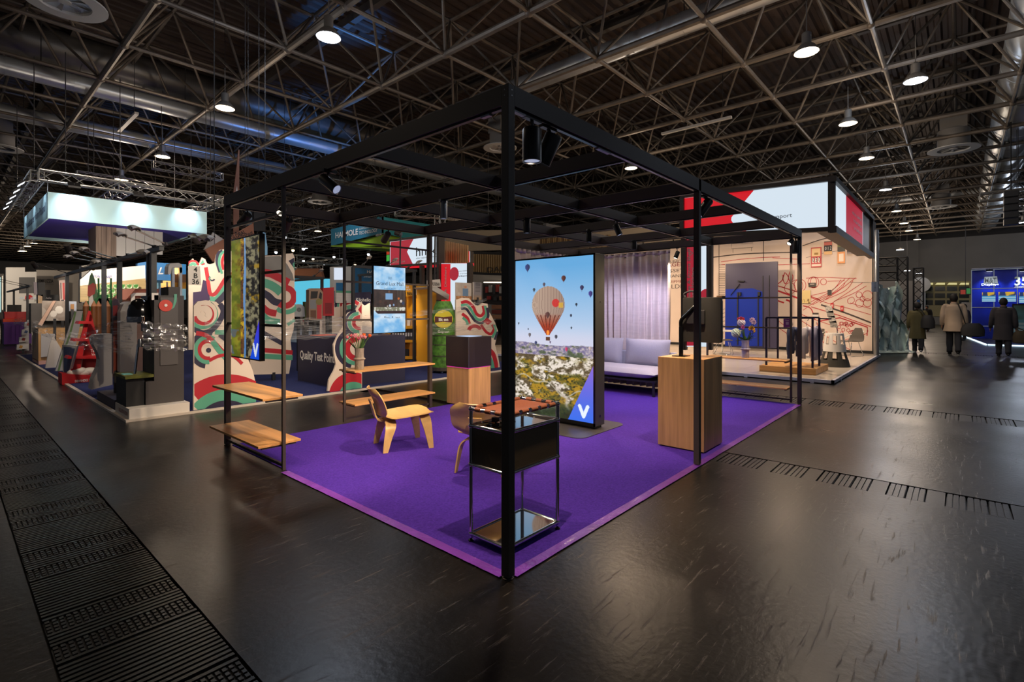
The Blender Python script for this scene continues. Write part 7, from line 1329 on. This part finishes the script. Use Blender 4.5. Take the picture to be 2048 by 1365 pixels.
gw = gbox('grey_partition', 'grey partition board with black edge in the right aisle', 'partition', 1943, 663, .08, 1.05, .12, 2.0, mat('partition_grey', (150,150,152), .6), (('edge', (-1,-1.06,0,1,-1,2.0), INK), ('foot', (-3,-.6,0,3,-.5,.12), INK)))
gbox('red_column', 'slim red column between the partition and the blue stand', 'column', 1959, 668, .4, .3, 0, 1.75, mat('column_red', (170,30,36), .5), (('cap', (-1.1,-1.1,1.75,1.1,1.1,1.8), INK),))
ls = thing('lit_floor_edge', 'bright lit floor edge of the blue stand', 'floor edge', (30, -3, 0)); MB().bar((27.2,-2.75,.03), (38,-1.9,.03), .05, .05).build('light_line', mat('edge_glow', (206,236,255), emit=2.0), ls); MB().bar((27.2,-2.8,.03), (27.2,-9,.03), .05, .05).build('light_line', mat('edge_glow', (206,236,255), emit=2.0), ls)
# hall doors and glazing in the far wall
wd_ = thing('window_1', 'row of hall doors and windows in the far right wall', 'window', (63.9, -1, 0)); wd_['kind'] = 'structure'; GLZ = mat('dark_glazing', (40,46,44), .12); FRY = mat('yellowish_frame', (150,140,100), .6); 
MB().prism([at(u,v,x=63.9) for u, v in ((1842,632),(1842,566),(1942,562),(1942,636))], EX*.05).build('frame_board', FRY, wd_)
for r_ in range(3):
    for k in range(4):
        u = 1846+k*24; v = 573+r_*14; pn = MB().prism([at(a,b,x=63.8) for a, b in ((u,v+9),(u,v),(u+20,v),(u+20,v+9))], EX*.05).build('pane', GLZ, wd_)
for k in range(4): MB().prism([at(a,b,x=63.5) for a, b in ((1846+k*24,570),(1850+k*24,566),(1866+k*24,566),(1866+k*24,570))], EX*.1).build('soffit_light', mat('soffit_glow', (226,214,150), emit=.8), wd_)
ex2 = flat_panel('exit_sign', 'orange and green hall signs above the far doors', 'sign', ('x', 55), [(1920,590),(1920,578),(1942,576),(1942,590)], [(mat('fire_red', (196,60,40), emit=.4), [(1921,589),(1921,580),(1931,580),(1931,589)]), (mat('exit_green2', (50,150,80), emit=.5), [(1933,588),(1933,577),(1941,577),(1941,588)])], INK, .1); MB().tube(at(1931,577,x=55.05), (55.05, at(1931,577,x=55.05)[1], GZ), .03, 5).build('hanging_wire', DARK, ex2)
dsn = thing('round_sign_post', 'white round sign on a pale post beyond the gate', 'sign', at(1842,650,z=0)); c = np.array(at(1842,650,z=0)); MB().box(c[0]-.2,c[1]-.35,0,c[0]+.2,c[1]+.35,3.2).build('post', mat('pale_post', (160,166,170), .6), dsn); MB().lathe([(.75,0),(.75,.1)], (c[0]-.3, c[1], at(1840,570,x=c[0])[2]), 24, (1,0,0)).build('round_disc', mat('disc_white', (190,188,182), .6), dsn)
flat_panel('pale_backdrop', 'pale stand wall behind the black gate', 'stand wall', ('x', 40), [(1756,650),(1756,562),(1842,562),(1842,650)], [(mat('blue_poster', (40,90,150), .6), [(1834,620),(1834,600),(1840,600),(1840,620)])], mat('pale_backdrop', (150,148,146), .7), .2)
for i, (u, v) in enumerate(((1814,542),(1838,547),(1800,500))): 
    c = at(u, v, z=5.0 if i < 2 else 6); t = thing('far_lamp', 'small far white lamp %s above the black gate' % nm_[i], 'lamp', c, 0, 'small far lamps on the right'); MB().lathe([(.25,0),(.22,.08),(.02,.12)], n=12).build('lamp_shade', SHADE, t, local=True); MB().lathe([(.001,-.004),(.24,-.002)], n=12, cap=False).build('lamp_glow', LAMPC, t, local=True); MB().tube((0,0,.1),(0,0,GZ-c[2]),.01,5).build('cable', DARK, t, local=True)

# ------------------------------------------------------------------ people in the right aisle
SKIN = mat('skin', (176,128,104), .6); HAIR = mat('dark_hair', (28,24,22), .7)
def person(label, x, y, hd, H, coat, trou, stride=.25, coat_len=.46, bag=None, arms=((.0,.12),(.0,-.1)), vox=.016, hair=HAIR, shoe=INK):
    """standing or walking figure, local +x is the way it faces; H is its height"""
    k = H/1.78; t = thing('person', label, 'person', (x, y, 0), hd); L = dict(local=True, smooth=True)
    V = lambda *p: np.array(p, float)*k
    hipz = .92; hips = {s: V(0, s*.09, hipz) for s in (-1, 1)}; ank = {1: V(stride, .10, .09), -1: V(-stride, -.10, .10+.08*min(1, abs(stride)*3))}
    kn = {s: (hips[s]+ank[s])/2+V(.05+.04*abs(stride), 0, .02) for s in (-1, 1)}
    sh = {s: V(.0, s*.20, 1.43) for s in (-1, 1)}; el = {}; wr = {}
    for s, (fw_, out) in zip((1, -1), arms): el[s] = sh[s]+V(-.04+fw_*.3, s*(.035+abs(out)*.15), -.30); wr[s] = el[s]+V(.03+fw_*.8, s*abs(out)*.1, -.26+abs(fw_)*.25)
    b = MB()                                                   # body
    b.path(cr([V(0,0,.90), V(0,0,1.1), V(-.01,0,1.3), V(0,0,1.44), V(.01,0,1.52), V(.025,0,1.60)], 4), [.13*k]*4+[.125*k]*4+[.14*k]*4+[.09*k]*2+[.06*k]*7, 12)
    hc = V(.035, 0, 1.665); b.ball(hc, .108*k, 14, 10, (.95,.80,1.16)); b.ball(hc+V(.10,0,-.02), .018*k, 6, 5); b.ball(hc+V(.07,0,-.075), .045*k, 8, 6)
    for s in (-1, 1):
        b.ball(hc+V(0, s*.082, -.01), .028*k, 6, 5, (.6,.5,1.1)); b.path(cr([hips[s], kn[s], ank[s]], 5), [.085*k]*4+[.06*k]*4+[.045*k]*3, 10)
        b.path(cr([V(0,s*.1,1.42), sh[s], el[s], wr[s]], 4), [.06*k]*4+[.052*k]*4+[.042*k]*3+[.032*k]*2, 10)
        d = nrm(wr[s]-el[s]); pc = wr[s]+d*.045*k; b.ball(pc, .042*k, 8, 6, (.85,.6,1.1)); fx = EX
        for f in range(4): o = pc+fx*(f-1.5)*.019*k+d*.03*k; b.path([o, o+d*(.04+.008*(f in (1,2)))*k+EX*.004, o+d*.065*k+EX*.016*k], .0095*k, 6)
        o = pc+EX*.03*k; b.path([o, o+d*.03*k+EX*.02*k, o+d*.055*k+EX*.018*k], .010*k, 6)
    bo = b.build('body', SKIN, t, **L); r_ = bo.modifiers.new('fuse', 'REMESH'); r_.mode = 'VOXEL'; r_.voxel_size = vox*.8; r_.use_smooth_shade = True
    for s in (-1, 1):
        for dy in (.03,): MB().ball(hc+V(.088, s*dy, .012), .011*k, 6, 5).build('eye', INK, t, **L)
    MB().ball(hc+V(.083,0,-.065), .018*k, 8, 5, (.4,1.2,.35)).build('mouth', mat('lips', (150,84,76), .6), t, **L)
    hm = MB().ball(hc+V(-.014,0,.024), .118*k, 14, 10, (.98,.84,1.10)); hm.build('hair', hair, t, **L); 
    c = MB(); zb_ = hipz-coat_len+.12
    prof = [(.0,1.50,.10,.11),(.0,1.45,.14,.20),(-.01,1.34,.15,.21),(-.01,1.15,.14,.19),(0,1.0,.15,.195),(0,.88,.165,.21),(.02,zb_,.19,.245)]; g = [[V(cx_+ax_*math.cos(a), ay_*math.sin(a)*(1+.02*math.sin(a*5)), z_) for a in np.linspace(0, -2*PI, 25)] for cx_, z_, ax_, ay_ in prof]
    c.sheet(g); n_ = len(g[0]); c.add(g[0][:-1], [tuple(range(n_-1))]); c.add(g[-1][:-1], [tuple(range(n_-2,-1,-1))])
    for s in (-1, 1): c.path(cr([V(0,s*.13,1.43), sh[s]+V(0,s*.01,0), el[s], wr[s]], 4), [.078*k]*4+[.068*k]*4+[.06*k]*3+[.052*k]*2, 12)
    co = c.build('coat', coat, t, **L); r_ = co.modifiers.new('fuse', 'REMESH'); r_.mode = 'VOXEL'; r_.voxel_size = vox; r_.use_smooth_shade = True
    MB().path(cr([V(-.01,-.0,1.47), V(.0,0,1.55)], 3), .082*k, 12).build('collar', coat, t, **L)
    for s in (-1, 1):
        MB().path(cr([hips[s]+V(0,0,.04), kn[s], ank[s]+V(0,0,-.01)], 5), [.105*k]*4+[.082*k]*4+[.068*k]*3, 12).build('trouser_leg', trou, t, **L)
        MB().ball(ank[s]+V(.07,0,-.045), .10*k, 10, 6, (1.35,.5,.45)).build('shoe', shoe, t, **L)
    return t, wr
HD = -.02
P1, w1 = person('person in a loose olive green coat walking away with a black shoulder bag', 20.3, -.82, HD, 1.74, mat('olive_coat', (92,86,56), .9), mat('dark_trousers', (34,36,42), .9), .22, .52, arms=((.12,.16),(.05,.1)), shoe=mat('grey_sneaker', (170,172,176), .6))
P2, w2 = person('person in a beige jacket walking away with a large black bag', 20.2, -1.76, HD, 2.0, mat('beige_jacket', (176,156,134), .9), mat('dark_trousers', (34,36,42), .9), .15, .34, arms=((.10,.14),(.04,.16)))
P3, w3 = person('person in a dark grey coat walking away with a brown bag', 20.3, -2.95, HD, 1.86, mat('charcoal_coat', (62,58,60), .9), mat('dark_trousers', (34,36,42), .9), .18, .52, arms=((.08,.2),(.06,.16)))
P4, _ = person('far person in a black jacket standing before the hall doors', 44, -.2, 2.8, 1.8, mat('black_jacket', (26,26,28), .9), mat('dark_trousers', (34,36,42), .9), .05, .3, vox=.03); P5, _ = person('far person in a pale grey top talking before the hall doors', 44, -1.2, -2.9, 1.8, mat('pale_grey_top', (150,156,150), .9), mat('dark_trousers', (34,36,42), .9), .06, .25, vox=.03)
P6, _ = person('far person in dark clothes standing before the blue stand', 31, -2.1, 2.2, 1.75, mat('navy_jacket', (40,40,60), .9), mat('dark_trousers', (34,36,42), .9), .08, .3, vox=.03)
def bag(label, c, sx_, sy_, sz_, m, strap=None):
    c = np.array(c, float); t = thing('bag', label, 'bag', (c[0], c[1], c[2]-sz_/2)); g = [[c+np.array([sx_/2*math.cos(a)*(abs(math.cos(a))**-.4 if abs(math.cos(a)) > .2 else 1)*w_, sy_/2*math.sin(a)*w_, z_*sz_]) for a in np.linspace(0, 2*PI, 17)] for z_, w_ in ((-.5,.6),(-.46,1.0),(0,1.02),(.3,.85),(.5,.55))]
    mb = MB(); mb.slab(g, .01); mb.build('bag_body', m, t, smooth=40)
    if strap is not None: MB().path(cr([np.array(p, float) for p in strap], 5), .016, 6).build('strap', m, t, smooth=True)
NB = mat('black_nylon', (22,23,26), .7)
bag('black shoulder bag worn by the person in the olive coat', (20.02,-1.10,1.10), .24, .36, .44, NB, [(20.06,-1.02,1.30),(20.10,-.90,1.52),(20.3,-.72,1.50)])
bag('large black bag carried by the person in the beige jacket', (20.05,-2.22,.86), .26, .56, .42, NB, [(20.05,-2.06,1.0),(19.98,-1.96,1.4),(20.12,-1.86,1.72),(20.3,-1.9,1.6)])
bag('brown bag carried by the person in the dark grey coat', (20.25,-3.36,.66), .30, .42, .38, mat('brown_bag', (62,52,34), .8), [(20.25,-3.28,.85),(20.28,-3.26,.94),(20.27,-3.42,.86)])

# ------------------------------------------------------------------ wires and legs that hold the boards
def bbox_of(o):
    P = [np.array(WM[o.name] @ v.co) for ch in o.children if ch.type == 'MESH' for v in ch.data.vertices]; A = np.array(P); return A.min(0), A.max(0)
WIRED = {'hanging_roof_board', 'cow_board', 'dark_column_board', 'blue_flag', 'wood_slat_band', 'slat_screen'}
LEGGED = {'far_stand_wall', 'cyan_screen_wall', 'white_blue_stand', 'blue_sign_wall', 'pale_blue_wall', 'middle_display', 'dark_signboard', 'picture_board', 'terracotta_fascia', 'slat_balcony', 'tool_wall', 'lit_pillar_board', 'brown_flag', 'orange_box', 'pale_backdrop', 'wave_wall', 'wave_tower', 'light_strips', 'upright_banner', 'slim_sign', 'lantern_tower', 'tray_rack', 'tile_roof_kiosk', 'amber_shelf', 'amber_stall', 'green_slant_rack', 'white_easel'}
for o in [o for o in COL.objects if o.type == 'EMPTY']:
    n = o.name.split('.')[0]
    if n in WIRED:
        mn, mx = bbox_of(o); c = (mn+mx)/2; MB().tube((c[0], c[1], mx[2]-.04 if 'roof' not in n else c[2]), (c[0], c[1], ZR+.08), .006, 5).build('hanging_wire', DARK, o)
    elif n in LEGGED:
        mn, mx = bbox_of(o); c = (mn+mx)/2; fl_ = .085 if (9.8 < c[0] < 17.9 and 0 < c[1] < 12) else (.02 if (-.4 < c[0] < 8.6 and 6.5 < c[1] < 21.4) else 0)
        if mn[2] > fl_+.03: MB().box(c[0]-.03, c[1]-.03, fl_, c[0]+.03, c[1]+.03, mn[2]+.06).build('support_leg', ARMF, o)
mn = np.array([23.0, 0, 0]); 
for k, y in enumerate((6.0, 11.0)): tag(MB().box(23.02, y-.06, 0, 23.14, y+.06, 4.6).build('wall_leg', ARMF), ('right' if k == 0 else 'left')+' dark leg carrying the warm beige upper wall', 'leg', 'legs of the upper wall')

for i, (u, v) in enumerate(((586,501),(607,498),(607,522),(626,518),(668,514),(689,511),(710,530),(737,509),(569,475),(888,483),(552,505),(648,528))):
    c = at(u, v, z=4.6); t = thing('far_lamp', 'small sparkling far lamp, %s of those seen behind the open frame' % (nm_+['eleventh','twelfth'])[i], 'lamp', c, 0, 'sparkling far lamps'); MB().ball((0,0,0), .075, 10, 8).build('lamp_glow', LAMPC if i % 3 else LAMPW, t, local=True, smooth=True); MB().lathe([(.09,.02),(.1,.16),(.03,.2)], n=12).build('lamp_shade', BLACK, t, local=True); MB().tube((0,0,.18), (0,0,ZR+.1-c[2]), .012, 5).build('cable', DARK, t, local=True)
